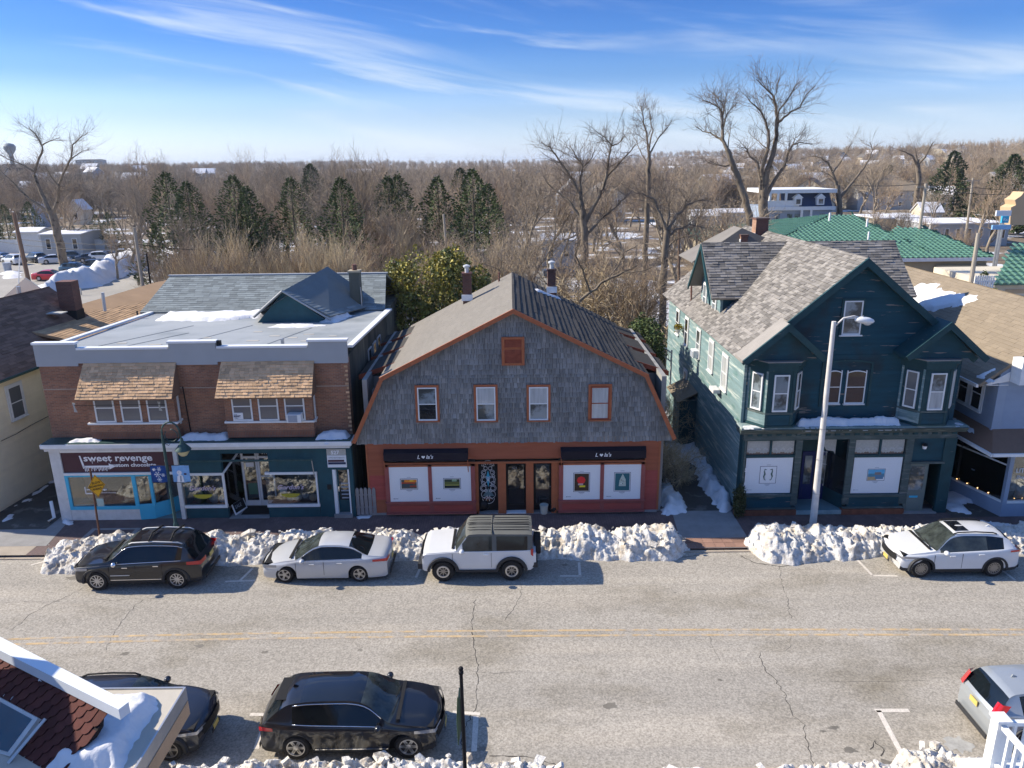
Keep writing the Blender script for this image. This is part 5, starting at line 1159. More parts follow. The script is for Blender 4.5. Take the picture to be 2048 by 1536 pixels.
# rear hipped ridge and chimneys
q = [(10.2,41.5,9.6),(17.0,41.5,9.6),(12.9,42.6,11.55)]
m = MB(); m.slab([(9.8,40.6,9.6),(12.6,41.4,11.30),(16.8,40.6,9.6)][::-1],(0,.1,0)); m.slab([(12.6,41.4,11.3),(16.8,40.6,9.6),(16.8,44,9.6),(12.6,43,11.3)],(0,0,-.05)); m.slab([(9.8,40.6,9.6),(12.6,41.4,11.3),(12.6,43,11.3),(9.8,44,9.6)],(0,0,-.05)); m.build('rear_roof', M['shingle_grey'], V)
def stack(px0, px1, pyt, pyb, Y, lab, mt='brick_chim', side='brick_chim_lit', dpt=.7):
 a, b = GY(px0, pyb, Y), GY(px1, pyt, Y); th_ = thing('chimney', lab, 'chimney', ((a.x + b.x) / 2, Y, a.z))
 m = MB(); m.box(a.x, b.x, Y, Y + dpt, a.z - .9, b.z - .1); m.build('stack', M[mt], th_)
 m = MB(); m.box(a.x - .035, b.x + .035, Y - .035, Y + dpt + .035, b.z - .098, b.z); m.build('crown', M[mt], th_)
 m = MB(); m.box(a.x - .012, a.x - .002, Y + .005, Y + dpt - .005, a.z - .5, b.z - .1); m.build('lit_face_brick', M[side], th_)  # thin sheet on the left face, painted as if sunlit
 m = MB(); m.box(a.x - .05, a.x - .013, Y - .03, Y + dpt, a.z - .9, a.z + .1); m.build('flashing', M['white_metal'], th_)
stack(1511,1538,436,470,42.0, 'large dark brick chimney behind the ridge of the green house')
stack(1482,1496,469,482,41.0, 'small dark brick chimney behind the ridge of the green house', dpt=.5)
tubeobj('vent_pipe', [GX(1383,592,9.95) - Z_*.3, GX(1383,566,9.95)],.05, 'brick_chim', V)
# pent gables over the two bays
def bayunit(cx, seed):
 hw, dp = 1.12,.78        # half width at the wall, depth
 f0, f1 = cx - .55, cx + .55
 yo = FY - dp
 foot = [(cx - hw, FY),(f0, yo),(f1, yo),(cx + hw, FY)]
 def prism(name, mt, k, z0, z1, grow=0.0, par=V):
  m = MB(); P_ = []
  for (x, y) in foot: P_.append((cx + (x - cx)*(1 + grow), FY + (y - FY)*(1 + grow*1.1), z0))
  m.slab(P_, (0,0, z1 - z0)) if z1 > z0 else None
  return m.build(name, M[mt], par)
 prism('bay_body', 'green_trim', 0,4.17,6.88)
 prism('bay_cornice', 'green_trim', 0,6.62,6.88,.10); prism('bay_cornice', 'green_trim', 0,6.882,7.0,.22)
 prism('bay_cap', 'shingle_grey', 0,7.002,7.04,.24)
 prism('bay_band', 'green_grey', 0,4.74,4.82,.03); prism('bay_plinth', 'green_trim', 0,4.17,4.25,.05)
 for k, ((a, b),(c, d)) in enumerate(zip(foot, foot[1:])):
  U = Vector((c - a, d - b, 0)); L_ = U.length; U.normalize(); Nn = U.cross(Z_)
  ww = .62 if k == 1 else .50; u0 = (L_ - ww) / 2
  O = Vector((a, b, 4.87)) + U*u0
  side = (k == 0)
  window(V, O, U, ww, 1.58, pane=('pane_mixed', 'pane_mixed', 'pane_dark')[k] if seed == 0 else ('pane_blind', 'pane_mixed', 'pane_dark')[k], pane2='pane_curtain' if (seed and k == 1) else None, frame='white_paint', sill=False, n0=.004, fw=.055)
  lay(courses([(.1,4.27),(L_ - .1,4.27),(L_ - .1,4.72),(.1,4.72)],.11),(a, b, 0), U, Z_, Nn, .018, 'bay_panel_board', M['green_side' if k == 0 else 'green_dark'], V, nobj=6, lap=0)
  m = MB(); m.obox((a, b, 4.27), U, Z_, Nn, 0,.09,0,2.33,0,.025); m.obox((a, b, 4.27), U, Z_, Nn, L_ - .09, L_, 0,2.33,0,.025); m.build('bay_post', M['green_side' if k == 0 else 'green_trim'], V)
 return foot
bayunit(11.02,0); bayunit(17.42,1)
for cx, w in ((11.02,1.75),(17.42,1.72)):      # little roofs over the bays, wedge shaped, one slope shared with the main roof
 s_ = 1 if cx < 14 else -1
 ap = (cx - s_*.0,8.62); xo = cx - s_*1.75; xi = cx + s_*1.62; zb_ = 7.12; yo = FY - 1.02
 m = MB(); m.slab([(xi, yo, zb_),(ap[0], yo, ap[1] - .12),(ap[0], FY, ap[1] - .12),(xi, FY, zb_)],(0,0,.12)); m.build('pent_roof', M['green_trim'], V)
 m = MB(); m.slab([(xo, yo, zb_ - .1),(ap[0], yo, ap[1] - .12),(ap[0], FY, ap[1] - .12),(xo, FY, zb_ - .1)],(0,0,.12)); m.build('pent_roof', M['shingle_grey'], V)
 m = MB(); m.slab([(xo + s_*.3, FY - .75,7.05),(xi - s_*.2, FY - .75,7.05),(ap[0], FY - .75, ap[1] - .2)],(0,.1,0)); m.build('pediment', M['green_dark'], V)
 vrake((xi, zb_ + .12),(ap[0], ap[1] + .02),.24, y=yo); vrake((ap[0], ap[1] + .02),(xo, zb_ + .02),.24, y=yo)
# attic window and the paired arched windows
x0, x1, z0, z1 = RY(1685,601,1722,669, FY); window(V, (x0, FY - .03, z0), X_, x1 - x0, z1 - z0, pane='pane_mixed', frame='white_paint', casing='green_trim', cw=.09, sill=True, sillm='white_paint', fw=.05)
for (a, b, c, d) in ((1650,740,1680,806),(1690,740,1729,806)):
 x0, x1, z0, z1 = RY(a, b, c, d, FY); window(V, (x0, FY - .03, z0), X_, x1 - x0, z1 - z0, pane='pane_dark', frame='white_paint', sill=True, sillm='white_dirty', fw=.04, arch=.07)
x0, x1, z0, z1 = RY(1640,728,1742,812, FY)
m = MB(); pts = [(x0 + (x1 - x0)*i / 12, z1 + .12*(1 - (i / 6 - 1) ** 2)) for i in range(13)]
for (a, b),(c, d) in zip(pts, pts[1:]): m.slab([(a, FY - .05, b),(a, FY - .05, b + .08),(c, FY - .05, d + .08),(c, FY - .05, d)],(0,.03,0))
m.box(x0, x0 + .1, FY - .05, FY - .02, z0, z1 + .02); m.box(x1 - .1, x1, FY - .05, FY - .02, z0, z1 + .02); m.build('arched_surround', M['green_trim'], V)
# ledge over the shop front
m = MB(); m.box(9.55,19.0,29.42, FY - .002,4.06,4.14); m.build('ledge', M['green_side'], V)
m = MB(); m.slab([(9.52,29.36,4.058),(9.58,29.6,3.80),(9.58, FY - .002,3.80),(9.52, FY - .002,4.058)],(9.5,0,0)); m.build('cornice', M['green_grey'], V)
m = MB(); m.box(9.75,18.75,29.66,29.9,3.50,3.798); m.build('frieze', M['green_grey'], V)
for i in range(22):
 m = MB(); x = 9.9 + i*.41; m.box(x, x + .2,29.60,29.658,3.70,3.795); m.build('dentil', M['green_trim'], V)
ledge_snow(11.9,16.3,29.5,30.05,4.14,.34,4.0)
for (a, b, c) in ((9.6,10.4,0),(12.0,13.0,0),(18.5,18.95,1)):
 patch('ledge_ice', [(a, 29.45),(b, 29.45),(b, 29.8),(a, 29.8)],(0,0,4.14), X_, Y_, Z_, .03, res=.08, seed=a)
gf = 29.74
def pil(x0, x1, mt='green_grey', z0=.45, z1=3.5, y=gf): m = MB(); m.box(x0, x1, y, y + .16, z0, z1); m.build('pilaster', M[mt], V)
def X(px, py=950): return GY(px, py, gf).x
pA = (RY(1491,916,1584,987, gf), RY(1706,915,1802,987, gf))
posters = [('poster', 'white poster with two sea horses on the green shop front'),('poster', 'white poster with a blue beach picture on the green shop front')]
pil(9.85, pA[0][0] - .05); pil(pA[0][1] + .05, pA[0][1] + .32); pil(pA[1][0] - .32, pA[1][0] - .05); pil(pA[1][1] + .05, pA[1][1] + .36); pil(18.35,18.85, 'green_trim', 0,3.5)
for k, (x0, x1, z0, z1) in enumerate(pA):
 m = MB(); m.box(x0 - .1, x1 + .1, gf + .02, gf + .2,.28, z0 - .02); m.build('stall_riser', M['green_dark'], V)
 m = MB(); m.box(x0 - .3, x1 + .3, gf - .06, gf + .2, z0 - .14, z0 - .03); m.box(x0 - .3, x1 + .3, gf - .04, gf + .2,.26,.33); m.build('sill', M['green_grey'], V)
 m = MB(); m.box(x0 - .35, x1 + .3, gf - .10, gf + .2,0,.24); m.build('stone_base', M['slab_stone'], V)
 m = MB(); m.box(x0, x1, gf + .05, gf + .07, z0, z1); ps = tag(m.build('window_poster', M['poster']), posters[k][1], 'poster')
 px, pz = (x0 + x1) / 2 - .02,(z0 + z1) / 2 + (.03 if k == 0 else .02); yy = gf + .048; fw_, fh_ = (.72,.80) if k == 0 else (.76,.55)
 m = MB(); m.box(px - fw_ / 2, px + fw_ / 2, yy - .004, yy, pz - fh_ / 2, pz + fh_ / 2); m.build('picture_frame', M['print_dark'], ps)
 m = MB(); m.box(px - fw_ / 2 + .018, px + fw_ / 2 - .018, yy - .008, yy - .0045, pz - fh_ / 2 + .018, pz + fh_ / 2 - .018); m.build('mount', M['print_white'], ps)
 if k == 0:
  for s_ in (-1,1):
   pts = [(px + s_*1.4*a, pz + 1.4*b) for a, b in ((.05,.17),(.11,.19),(.125,.12),(.10,.03),(.13,-.05),(.11,-.14),(.07,-.18),(.06,-.13))]
   m = MB(); m.tube([(a, yy - .012, b) for a, b in pts],[.01,.028,.022,.036,.03,.018,.012,.006],5); m.build('sea_horse', colmat('art_seahorse', (.10,.16,.12)), ps)
 else:
  strips(px, pz, yy - .0095, ps, fw_ / 2 - .03, fh_ / 2 - .03,[(colmat('art_sky', (.12,.42,.65)),.6,1,-1,1),(colmat('art_sea', (.08,.25,.35)),.3,.62,-1,1),(colmat('art_sand', (.5,.36,.2)),0,.32,-1,.1),(colmat('art_town', (.1,.22,.35)),.1,.5,-.1,.9),(colmat('art_rock', (.25,.2,.18)),.5,.75,-.2,.6)])
 m = MB(); m.box(px - .09, px + .09, yy - .003, yy, pz + fh_ / 2 + .05, pz + fh_ / 2 + .068); m.box(x0 + .12, x0 + .16, yy - .003, yy, z0 + .14, z0 + .18); m.box(x0 + .17, x0 + .33, yy - .003, yy, z0 + .15, z0 + .165)
 for i, ww in enumerate((.26,.2,.12)): m.box(px - ww / 2, px + ww / 2, yy - .003, yy, pz - fh_ / 2 - .045 - i*.03, pz - fh_ / 2 - .033 - i*.03)
 m.build('caption', M['print_grey'], ps)
 w = (x1 - x0)
 m = MB(); m.box(x0 - .05, x1 + .05, gf + .02, gf + .12, z1 + .0, z1 + .12); m.box(x0 + w / 2 - .04, x0 + w / 2 + .04, gf + .02, gf + .12, z1 + .12,3.43); m.box(x0 - .05, x1 + .05, gf + .02, gf + .12,3.43,3.5); m.build('transom_bar', M['green_trim'], V)
 for a, b in ((x0, x0 + w / 2 - .042),(x0 + w / 2 + .042, x1)):
  m = MB(); m.box(a, b, gf + .11, gf + .13, z1 + .122,3.42); m.build('transom_back', M['tan_shade'], V)
  m = MB(); n = 16; top = 3.42; lo = z1 + .22; pts = [(a + (b - a)*i / n, lo - .06*abs(math.sin(i / n*math.pi*2)) + .05*(i % 2)) for i in range(n + 1)]
  m.slab([(a + .005, gf + .09, top)] + [(p[0], gf + .09, p[1]) for p in pts] + [(b - .005, gf + .09, top)],(0,.006,0)); lc = m.build('lace_curtain', M['lace'], V)
  mm = MB()
  for i in range(3):
   c_ = a + (b - a)*(i + .5) / 3
   for r_ in (.06,.10): mm.tube([(c_ + r_*math.cos(t), gf + .086, lo + .10 + r_*math.sin(t)) for t in [math.pi*j / 8 for j in range(9)]],.004,4)
  mm.build('lace_pattern', M['print_white'], lc)
 m = MB(); m.box(x0, x1, gf + .10, gf + .11, z0, z1); m.build('pane', M['pane_dark'], V)
for i, ch in enumerate('515'):
 p = GY(1482 - i*1.5,940 + i*14.5, gf); text(ch, (9.93, gf - .012, p.z - .08), X_, Z_, .17, M['print_white'], V, off=.012)
m = MB(); m.box(9.76,9.84, gf, FY, 0,3.8); m.build('corner_board', M['green_trim'], V)
# recessed entry between the two windows
ex0, ex1 = pA[0][1] + .32, pA[1][0] - .32
m = MB(); m.box(ex0 - .3, ex1 + .35,30.9,31.0,.2,3.5); m.box(ex0, ex1, gf + .1,31.0,3.45,3.5); m.build('entry_wall', M['green_trim'], V)
m = MB(); m.slab([(ex0 - .05, gf - .04,0),(ex1 + .1, gf - .04,0),(ex1 - .35,30.9,0),(ex0 - .05,30.9,0)],(0,0,.20)); m.build('entry_step', M['teal_floor'], V)
m = MB(); m.box(ex0 - .04, ex1 + .08, gf - .07, gf - .042,.02,.21); m.build('step_nosing', M['ice'], V)
for a, b in ((GY(1600,960,30.85).x, GY(1625,960,30.85).x),(GY(1627,960,30.85).x, GY(1652,960,30.85).x)):
 m = MB(); m.box(a, b, 30.84,30.89,.2,2.5); d = m.build('door', M['navy'], V)
 m = MB(); m.box(a + .12, b - .12,30.82,30.839,.95,2.3); m.build('pane', M['pane_mixed'], d)
 m = MB(); m.box(a + .12, b - .12,30.82,30.839,.35,.8); m.build('door_panel', M['navy'], d)
# side glass of the right display, running back
sg0 = (ex1, gf + .1); sg1 = (ex1 - .42,30.85)
m = MB(); m.slab([(sg0[0], sg0[1],.2),(sg1[0], sg1[1],.2),(sg1[0], sg1[1],.85),(sg0[0], sg0[1],.85)],(.05,0,0)); m.build('side_riser', M['green_trim'], V)
m = MB(); m.slab([(sg0[0], sg0[1],.85),(sg1[0], sg1[1],.85),(sg1[0], sg1[1],2.5),(sg0[0], sg0[1],2.5)],(.03,0,0)); m.build('pane', M['pane_dark'], V)
m = MB(); m.tube([(sg1[0] - .02, sg1[1],.85),(sg1[0] - .02, sg1[1],2.5)],.03,6); m.build('side_frame', M['lace'], V)
x0, x1 = X(1653,880), X(1681,880); m = MB(); m.slab([(x0, gf + .35,3.4),(x0 + .05, gf + .35,3.1),(x0 + .2, gf + .35,2.85),(x1 - .08, gf + .35,2.8),(x1, gf + .35,2.65),(x1, gf + .35,3.4)],(0,.01,0)); m.build('lace_curtain', M['lace'], V)
# right hand door bay
dx0, dx1 = X(1815,960), X(1856,960)
m = MB(); m.box(pA[1][1] + .3,18.4, gf + .06, gf + .14,2.42,3.5); m.build('sign_panel', M['green_dark'], V)
m = MB(); m.box(pA[1][1] + .3,18.45, gf - .04, gf + .12,2.32,2.41); m.build('door_head', M['green_grey'], V)
m = MB(); m.box(dx0, dx1, gf + .10, gf + .16,.06,2.31); d = m.build('door', M['door_grey'], V)
m = MB(); m.box(dx0 + .12, dx1 - .15, gf + .08, gf + .098,1.05,2.15); m.build('pane', M['pane_mixed'], d)
m = MB(); m.box(dx0 + .12, dx1 - .15, gf + .085, gf + .098,.18,.85); m.build('door_panel', M['door_grey'], d)
m = MB(); m.box(dx0 + .22, dx1 - .3, gf + .07, gf + .084,.70,.79); m.build('blue_sticker', M['cyan'], d)
m = MB(); m.box(dx0 - .05,18.4, gf - .1, gf + .3,0,.06); m.build('threshold', M['concrete_cool'], V)
LT = thing('wall_lantern', 'small white wall lantern above the right door of the green house', 'lamp', (17.9, gf, 2.6))
c = GY(1848,893, gf); m = MB(); m.lathe([(.02, c.z - .1),(.07, c.z - .08),(.10, c.z + .06),(.02, c.z + .08)],(c.x, gf - .05,0), n=8); m.build('glass', M['print_white'], LT)
m = MB(); m.lathe([(.12, c.z + .06),(.10, c.z + .12),(.01, c.z + .18)],(c.x, gf - .05,0), n=8); m.build('hood', M['black'], LT)
# pent shed on the left flank, window boxes, small AC, hanging basket
S_ = thing('lean_to_shed', 'small green lean-to shed against the left wall of the green house', 'shed', (9.3,38.6,0))
m = MB(); m.box(8.85,9.72,37.7,40.2,0,2.7); m.build('wall', M['green_side'], S_)
lay(courses([(8.85,.1),(9.72,.1),(9.72,2.7),(8.85,2.7)],.135),(0,37.69,0), X_, Z_, -Y_, .02, 'clapboard', M['green_trim'], S_, lap=0)
m = MB(); m.slab([(8.7,37.5,2.62),(9.72,37.5,3.15),(9.72,40.4,3.15),(8.7,40.4,2.62)][::-1],(0,0,.06)); m.build('roof', M['shingle_beige'], S_)
m = MB(); m.box(9.35,9.68,33.3,34.05,4.45,4.62); tag(m.build('window_box', M['white_dirty']), 'white window box under the nearest side window of the green house', 'window box')
m = MB(); m.box(9.4,9.72,37.65,38.25,5.02,5.4); ac = tag(m.build('window_air_conditioner', M['white_paint']), 'white air conditioner in the middle side window of the green house', 'air conditioner'); m = MB(); m.box(9.38,9.399,37.7,38.2,5.06,5.36); m.build('grille', M['print_grey'], ac)
c = GX(1357,655,9.45); HB = thing('hanging_basket', 'yellow-green hanging basket high on the left wall of the green house', 'hanging basket', tuple(c)); m = MB()
for i in range(120):
 p = Vector(c) + Vector((rnd.gauss(0,.12), rnd.gauss(0,.15), rnd.gauss(0,.12))); a = Vector((rnd.uniform(-1,1), rnd.uniform(-1,1), rnd.uniform(-1,1))).normalized()*.07; b = a.cross(Vector((.3,.5,.7))).normalized()*.05
 m.add([p - a, p + b, p + a, p - b],[(0,1,2,3)])
m.build('foliage', mat('basket_foliage', (.30,.24,.03),.7), HB); m = MB(); m.lathe([(.05, c.z - .35),(.16, c.z - .1),(.14, c.z - .1)],(c.x, c.y, 0), n=10); m.build('pot', M['white_paint'], HB)
# evergreen shrub at the foot
def leafblob(name, mt, c, rad, n, size, par, seed=0, shell=.5, flat=1.0):
 rq = random.Random(seed); m = MB()
 for i in range(n):
  while True:
   p = Vector((rq.uniform(-1,1), rq.uniform(-1,1), rq.uniform(-1,1)))
   if shell < p.length < 1: break
  k = 1 + .35*fb(p.x*1.7 + seed, p.y*1.7, p.z*1.7)
  q = Vector((c[0] + p.x*rad[0] * k, c[1] + p.y*rad[1] * k, c[2] + p.z*rad[2] * k))
  a = Vector((rq.gauss(0,1), rq.gauss(0,1), rq.gauss(0,1))).normalized(); b = a.cross(Vector((rq.gauss(0,1), rq.gauss(0,1), rq.gauss(0,1)))).normalized(); s_ = size*rq.uniform(.6,1.4)
  m.add([q - a*s_, q + b*s_*.5, q + a*s_, q - b*s_*.5],[(0,1,2,3)])
 return m.build(name, mt, par)
M['yew'] = mat('yew_green', (0.055,0.062,0.022),0.8, var=.4, vs=3, rndv=.5)
M['arbor'] = mat('arborvitae_green', (0.068,0.095,0.032),0.8, var=.4, vs=2, rndv=.5)
M['bark'] = mat('bark', (0.13,0.10,0.07),0.95, var=.3, vs=4, stretch=(3,3,.6))
SH = thing('evergreen_shrub', 'narrow dark evergreen shrub at the left front corner of the green house', 'shrub', (9.75,29.5,0))
leafblob('foliage', M['yew'],(9.72,29.5,.78),(.30,.28,.78),1500,.05, SH, 3,.2); m = MB(); m.tube([(9.72,29.5,0),(9.72,29.5,.6)],.04,6); m.build('trunk', M['bark'], SH)
# ================================================================ pale blue shop on the right and its beige roof
BL = thing('blue_shop_building', 'pale blue clapboard shop building with beige shingled roof at the right edge', 'building', (23,34,0))
lx = 20.35; fy = 29.95
m = MB(); m.slab([(lx + .03, fy + .03,3.4),(27.5, fy + .03,3.4),(27.5, fy + .03,5.7),(23.5, fy + .03,8.55),(lx + .03, fy + .03,6.25)][::-1],(0,4,0)); m.build('body', M['blue_siding'], BL)
lay(courses([(-34.0,3.45),(-fy, 3.45),(-fy, 6.3),(-34.0,6.3)],.16),(lx, 0,0),-Y_, Z_, -X_, .02, 'clapboard', M['blue_siding'], BL, lap=0)
lay(courses([(lx + .35,3.45),(27.5,3.45),(27.5,6.2),(lx + .35,6.2)],.16),(0, fy, 0), X_, Z_, -Y_, .02, 'clapboard', M['blue_siding'], BL, lap=0)
m = MB(); m.box(lx - .03, lx + .36, fy - .03, fy + .1,3.45,6.2); m.build('corner_board', M['blue_siding'], BL)
window(BL, (lx - .025,32.6,4.25),-Y_, .75,1.5, pane='pane_dark', frame='white_paint', casing='white_paint', cw=.1, fw=.06)
window(BL, (lx - .025,31.6,4.25),-Y_, .75,1.5, pane='pane_dark', frame='white_paint', casing='white_paint', cw=.1, fw=.06)
roofplane(BL, (19.5,46.5,5.75),(19.5,29.95,5.75),(23.5,29.95,8.7),(23.5,46.5,8.7), 'shingle_beige', .19,.5,.016, jit=.8)
roofplane(BL, (27.5,29.95,5.75),(27.5,46.5,5.75),(23.5,46.5,8.7),(23.5,29.95,8.7), 'shingle_beige', .3,.9,.016, jit=.8)
m = MB(); m.box(19.42,19.52,30.0,46.5,5.62,5.76); m.build('gutter', M['white_metal'], BL)
m = MB(); m.box(20.0,27,34.0,46.3,0,5.7); m.build('rear_wall', M['tan_wall'], BL)
m = MB(); m.box(20.72,21.05,29.3,29.95,5.9,6.95); m.build('false_front_return', M['white_paint'], BL)
m = MB(); m.slab([(19.75,29.9,5.72),(20.7,29.9,5.9),(20.7,29.9,6.3),(19.75,29.9,5.76)],(0,.05,0)); m.slab([(19.75,29.9,5.72),(20.7,29.9,5.72),(20.7,30.6,5.72),(19.75,30.6,5.72)],(0,0,.03)); m.build('eave_return', M['white_paint'], BL)
m = MB(); m.box(21.05,27.5,29.5,29.9,6.0,6.93); m.build('false_front', M['blue_siding'], BL)
A_ = Vector((19.5,46.5,5.75)); U = -Y_; Vv = (Vector((23.5,46.5,8.7)) - A_).normalized(); Nn = U.cross(Vv)
def onroof(px, py):
 d = ray(px, py); o = Vector((0,0, CAMH)); t = (A_ - o).dot(Nn) / d.dot(Nn); p = o + d*t - A_; return (p.dot(U), p.dot(Vv))
patch('roof_snow', [onroof(*p) for p in [(1815,590),(1835,568),(1862,566),(1885,566),(1878,578),(1910,584),(1963,594),(1950,606),(1915,612),(1900,618),(1860,626),(1830,610)]], A_, U, Vv, Nn, .16, res=.12, seed=4, rag=.22, edge=.3)
patch('roof_snow', [onroof(*p) for p in [(1950,752),(1990,735),(1995,740),(1970,752),(1985,762),(1960,760)]], A_, U, Vv, Nn, .06, res=.07, seed=5, rag=.08, edge=.15)
# pent roof over the shop window
m = MB(); m.slab([(19.75,28.75,3.12),(28,28.75,3.12),(28,29.95,3.75),(20.4,29.95,3.75)][::-1],(0,0,.05)); m.slab([(19.75,28.75,3.12),(20.4,29.95,3.75),(20.4,33.4,3.75),(19.5,33.4,3.12)][::-1],(0,0,.05)); m.build('pent_roof', M['shingle_brown'], BL)
m = MB(); m.box(19.72,28,28.66,28.75,3.02,3.15); m.slab([(19.66,28.66,3.02),(19.75,28.66,3.02),(19.5,33.4,3.02),(19.4,33.4,3.02)][::-1],(0,0,.13)); m.build('gutter', M['white_metal'], BL)
m = MB(); m.box(19.8,28,28.78,29.9,3.0,3.06); m.build('soffit', M['white_dirty'], BL)
patch('roof_snow', [(19.85,30.6),(20.3,30.2),(20.35,32.2),(19.8,32.6)],(0,0,3.46), X_, Y_, Z_, .1, res=.1, seed=3, rag=.12)
bx, bz = GY(1985,1000,29.2).x, 0
bx = 20.95
m = MB(); m.box(bx, 28,29.3,29.5,0,.62); m.slab([(bx, 29.3,0),(20.1,32.3,0),(20.2,32.4,0),(bx + .15,29.4,0)][::-1],(0,0,.62)); m.build('bulkhead', M['blue_siding'], BL)
m = MB(); m.box(bx - .02, bx + .16,29.26,29.44,.62,3.05); m.build('corner_post', M['blue_siding'], BL); m = MB(); m.box(20.0,20.25,32.2,32.4,.62,3.05); m.build('corner_post', M['blue_siding'], BL)
m = MB(); m.box(bx + .16,28,29.28,29.42,.62,.72); m.slab([(bx, 29.3,.62),(20.1,32.3,.62),(20.2,32.4,.62),(bx + .12,29.4,.62)][::-1],(0,0,.1)); m.build('sill', M['white_paint'], BL)
m = MB(); m.box(bx + .162,28,29.36,29.37,.722,3.0); gl = m.build('pane', M['glass'], BL)
m = MB(); m.slab([(bx, 29.45,.73),(20.15,32.2,.73),(20.15,32.2,3.0),(bx, 29.45,3.0)],(.01,0,0)); m.build('pane', M['glass'], BL)
m = MB(); m.slab([(bx - .02,29.45,2.3),(20.13,32.2,2.3),(20.13,32.2,2.36),(bx - .02,29.45,2.36)],(.03,0,0)); m.build('transom_bar', M['white_paint'], BL)
text('LITTLE', (GY(2031,945,29.34).x, 29.34,2.02), X_, Z_, .20, M['print_white'], gl, off=.004); text('Shop', (GY(2031,955,29.34).x, 29.34,1.74), X_, Z_, .16, M['print_white'], gl, shear=.3)
m = MB(); m.box(20.3,28,31.6,31.7,0,3.0); m.build('interior_wall', M['interior'], BL); m = MB(); m.box(20.95,28,29.5,31.6,.4,.6); m.build('display_floor', M['interior_lt'], BL)
M['bulb'] = bpy.data.materials.new('fairy_bulb'); M['bulb'].use_nodes = True; _b = M['bulb'].node_tree.nodes['Principled BSDF']; _b.inputs['Emission Color'].default_value = (1,.55,.2,1); _b.inputs['Emission Strength'].default_value = 3
FL = thing('fairy_lights', 'string of warm fairy lights along the sill of the blue shop window', 'fairy lights', (21,29.4,.75))
for i in range(9):
 x, y = (bx + .25 + i*.34,29.45) if i < 5 else (bx - (i - 4)*.17,29.55 + (i - 4)*.5); m = MB(); m.ball((x, y, .78),.022,6); m.build('bulb', M['bulb'], FL)
m = MB(); m.tube([(bx - .8,31.8,.75),(bx + .02,29.5,.75),(bx + 2,29.45,.75)],.006,4); m.build('wire', M['black'], FL)
for k, (x, y, z, r_, mm, lb) in enumerate([(21.6,30.0,1.35,.30, 'lace', 'cream dress form upper body in the blue shop window'),(22.0,29.8,.95,.26, 'poster', 'white folded bundle low in the blue shop window'),(21.35,29.9,.9,.16, 'lace', 'small cream jar near the corner post in the shop window'),(20.75,31.0,1.35,.26, 'blue_siding', 'blue garment behind the side pane of the blue shop')]):
 m = MB(); m.lathe([(.02, z - r_*1.2),(r_*.9, z - r_*1.15),(r_*.7, z),(r_, z + r_*.6),(r_*.35, z + r_*1.1),(.02, z + r_*1.2)],(x, y, 0), n=12); tag(m.build(('dress_form', 'bundle', 'jar', 'garment')[k], M[mm], smooth=True), lb, ('dress form', 'bundle', 'jar', 'garment')[k])
DS = thing('dark_gap_wall', 'dark passage wall between the green house and the blue shop', 'wall', (19.6,33.5,0)); wallbox(DS, 'wall', 'black', 18.85,20.2,33.6,33.8,0,3.4)
# ================================================================ cream building and its brown roof on the left
CB = thing('cream_building', 'cream clapboard building with dark brown shingled roof at the left edge', 'building', (-26,36,0))
cx = -21.75
c0, c1 = GZ(0,1028,0), GZ(128,985,0)
dirv = Vector((c1.x - c0.x, c1.y - c0.y, 0)).normalized()       # the wall runs slightly askew to the street
g0, g1 = GZ(0,753,6.0), GZ(72,722,6.0)
W0 = Vector((-23.25,29.9,0)); W1 = Vector((-22.3,40.9,0)); dirv = (W1 - W0).normalized()
Nw = dirv.cross(Z_)
m = MB(); m.slab([W0 - Nw*.02, W1 - Nw*.02, W1 - Nw*6, W0 - Nw*6][::-1],(0,0,5.9)); m.build('body', M['cream'], CB)
pc = courses([(0,.15),((W1 - W0).length, .15),((W1 - W0).length, 5.85),(0,5.85)],.165)
lay(pc, W0, dirv, Z_, Nw, .018, 'clapboard', M['cream'], CB, lap=0)
def onwall(px, py):
 d = ray(px, py); o = Vector((0,0, CAMH)); t = (W0 - o).dot(Nw) / d.dot(Nw); p = o + d*t - W0; return p.dot(dirv), p.z
ua, za = onwall(12,845); ub, zb_ = onwall(28,765); ua2, _ = onwall(40,800)
u0, zt_ = onwall(8,770); u1, _ = onwall(36,825); _, zl = onwall(22,832);
window(CB, W0 + dirv*(u0 + .05) + Z_*3.75 + Nw*.02, dirv, .85,1.55, pane='pane_blind', frame='white_paint', casing='white_paint', cw=.11, fw=.06)
ev0 = W0 + Nw*.3; ev1 = W1 + Nw*.3
rise = 2.75; run = 3.4
roofplane(CB, ev0 + Z_*5.85, ev1 - dirv*0 + Z_*5.85, ev1 - Nw*run + Z_*(5.85 + rise) - dirv*0, ev0 - Nw*run + Z_*(5.85 + rise), 'shingle_brown', .17,.45,.02, jit=1.0)
roofplane(CB, ev1 - Nw*2*run + Z_*5.85, ev0 - Nw*2*run + Z_*5.85, ev0 - Nw*run + Z_*(5.85 + rise), ev1 - Nw*run + Z_*(5.85 + rise), 'shingle_brown', .4,.9,.02, jit=1.0)
m = MB(); m.slab([ev0 + Z_*5.74, ev1 + Z_*5.74, ev1 + Nw*.1 + Z_*5.74, ev0 + Nw*.1 + Z_*5.74][::-1],(0,0,.11)); m.build('gutter', M['lamp_green'], CB)
m = MB(); m.slab([W1 + Z_*5.8, W1 - Nw*9 + Z_*5.8, W1 - Nw*4.4 + Z_*9.1], dirv*.05); m.build('gable_wall', M['cream'], CB)
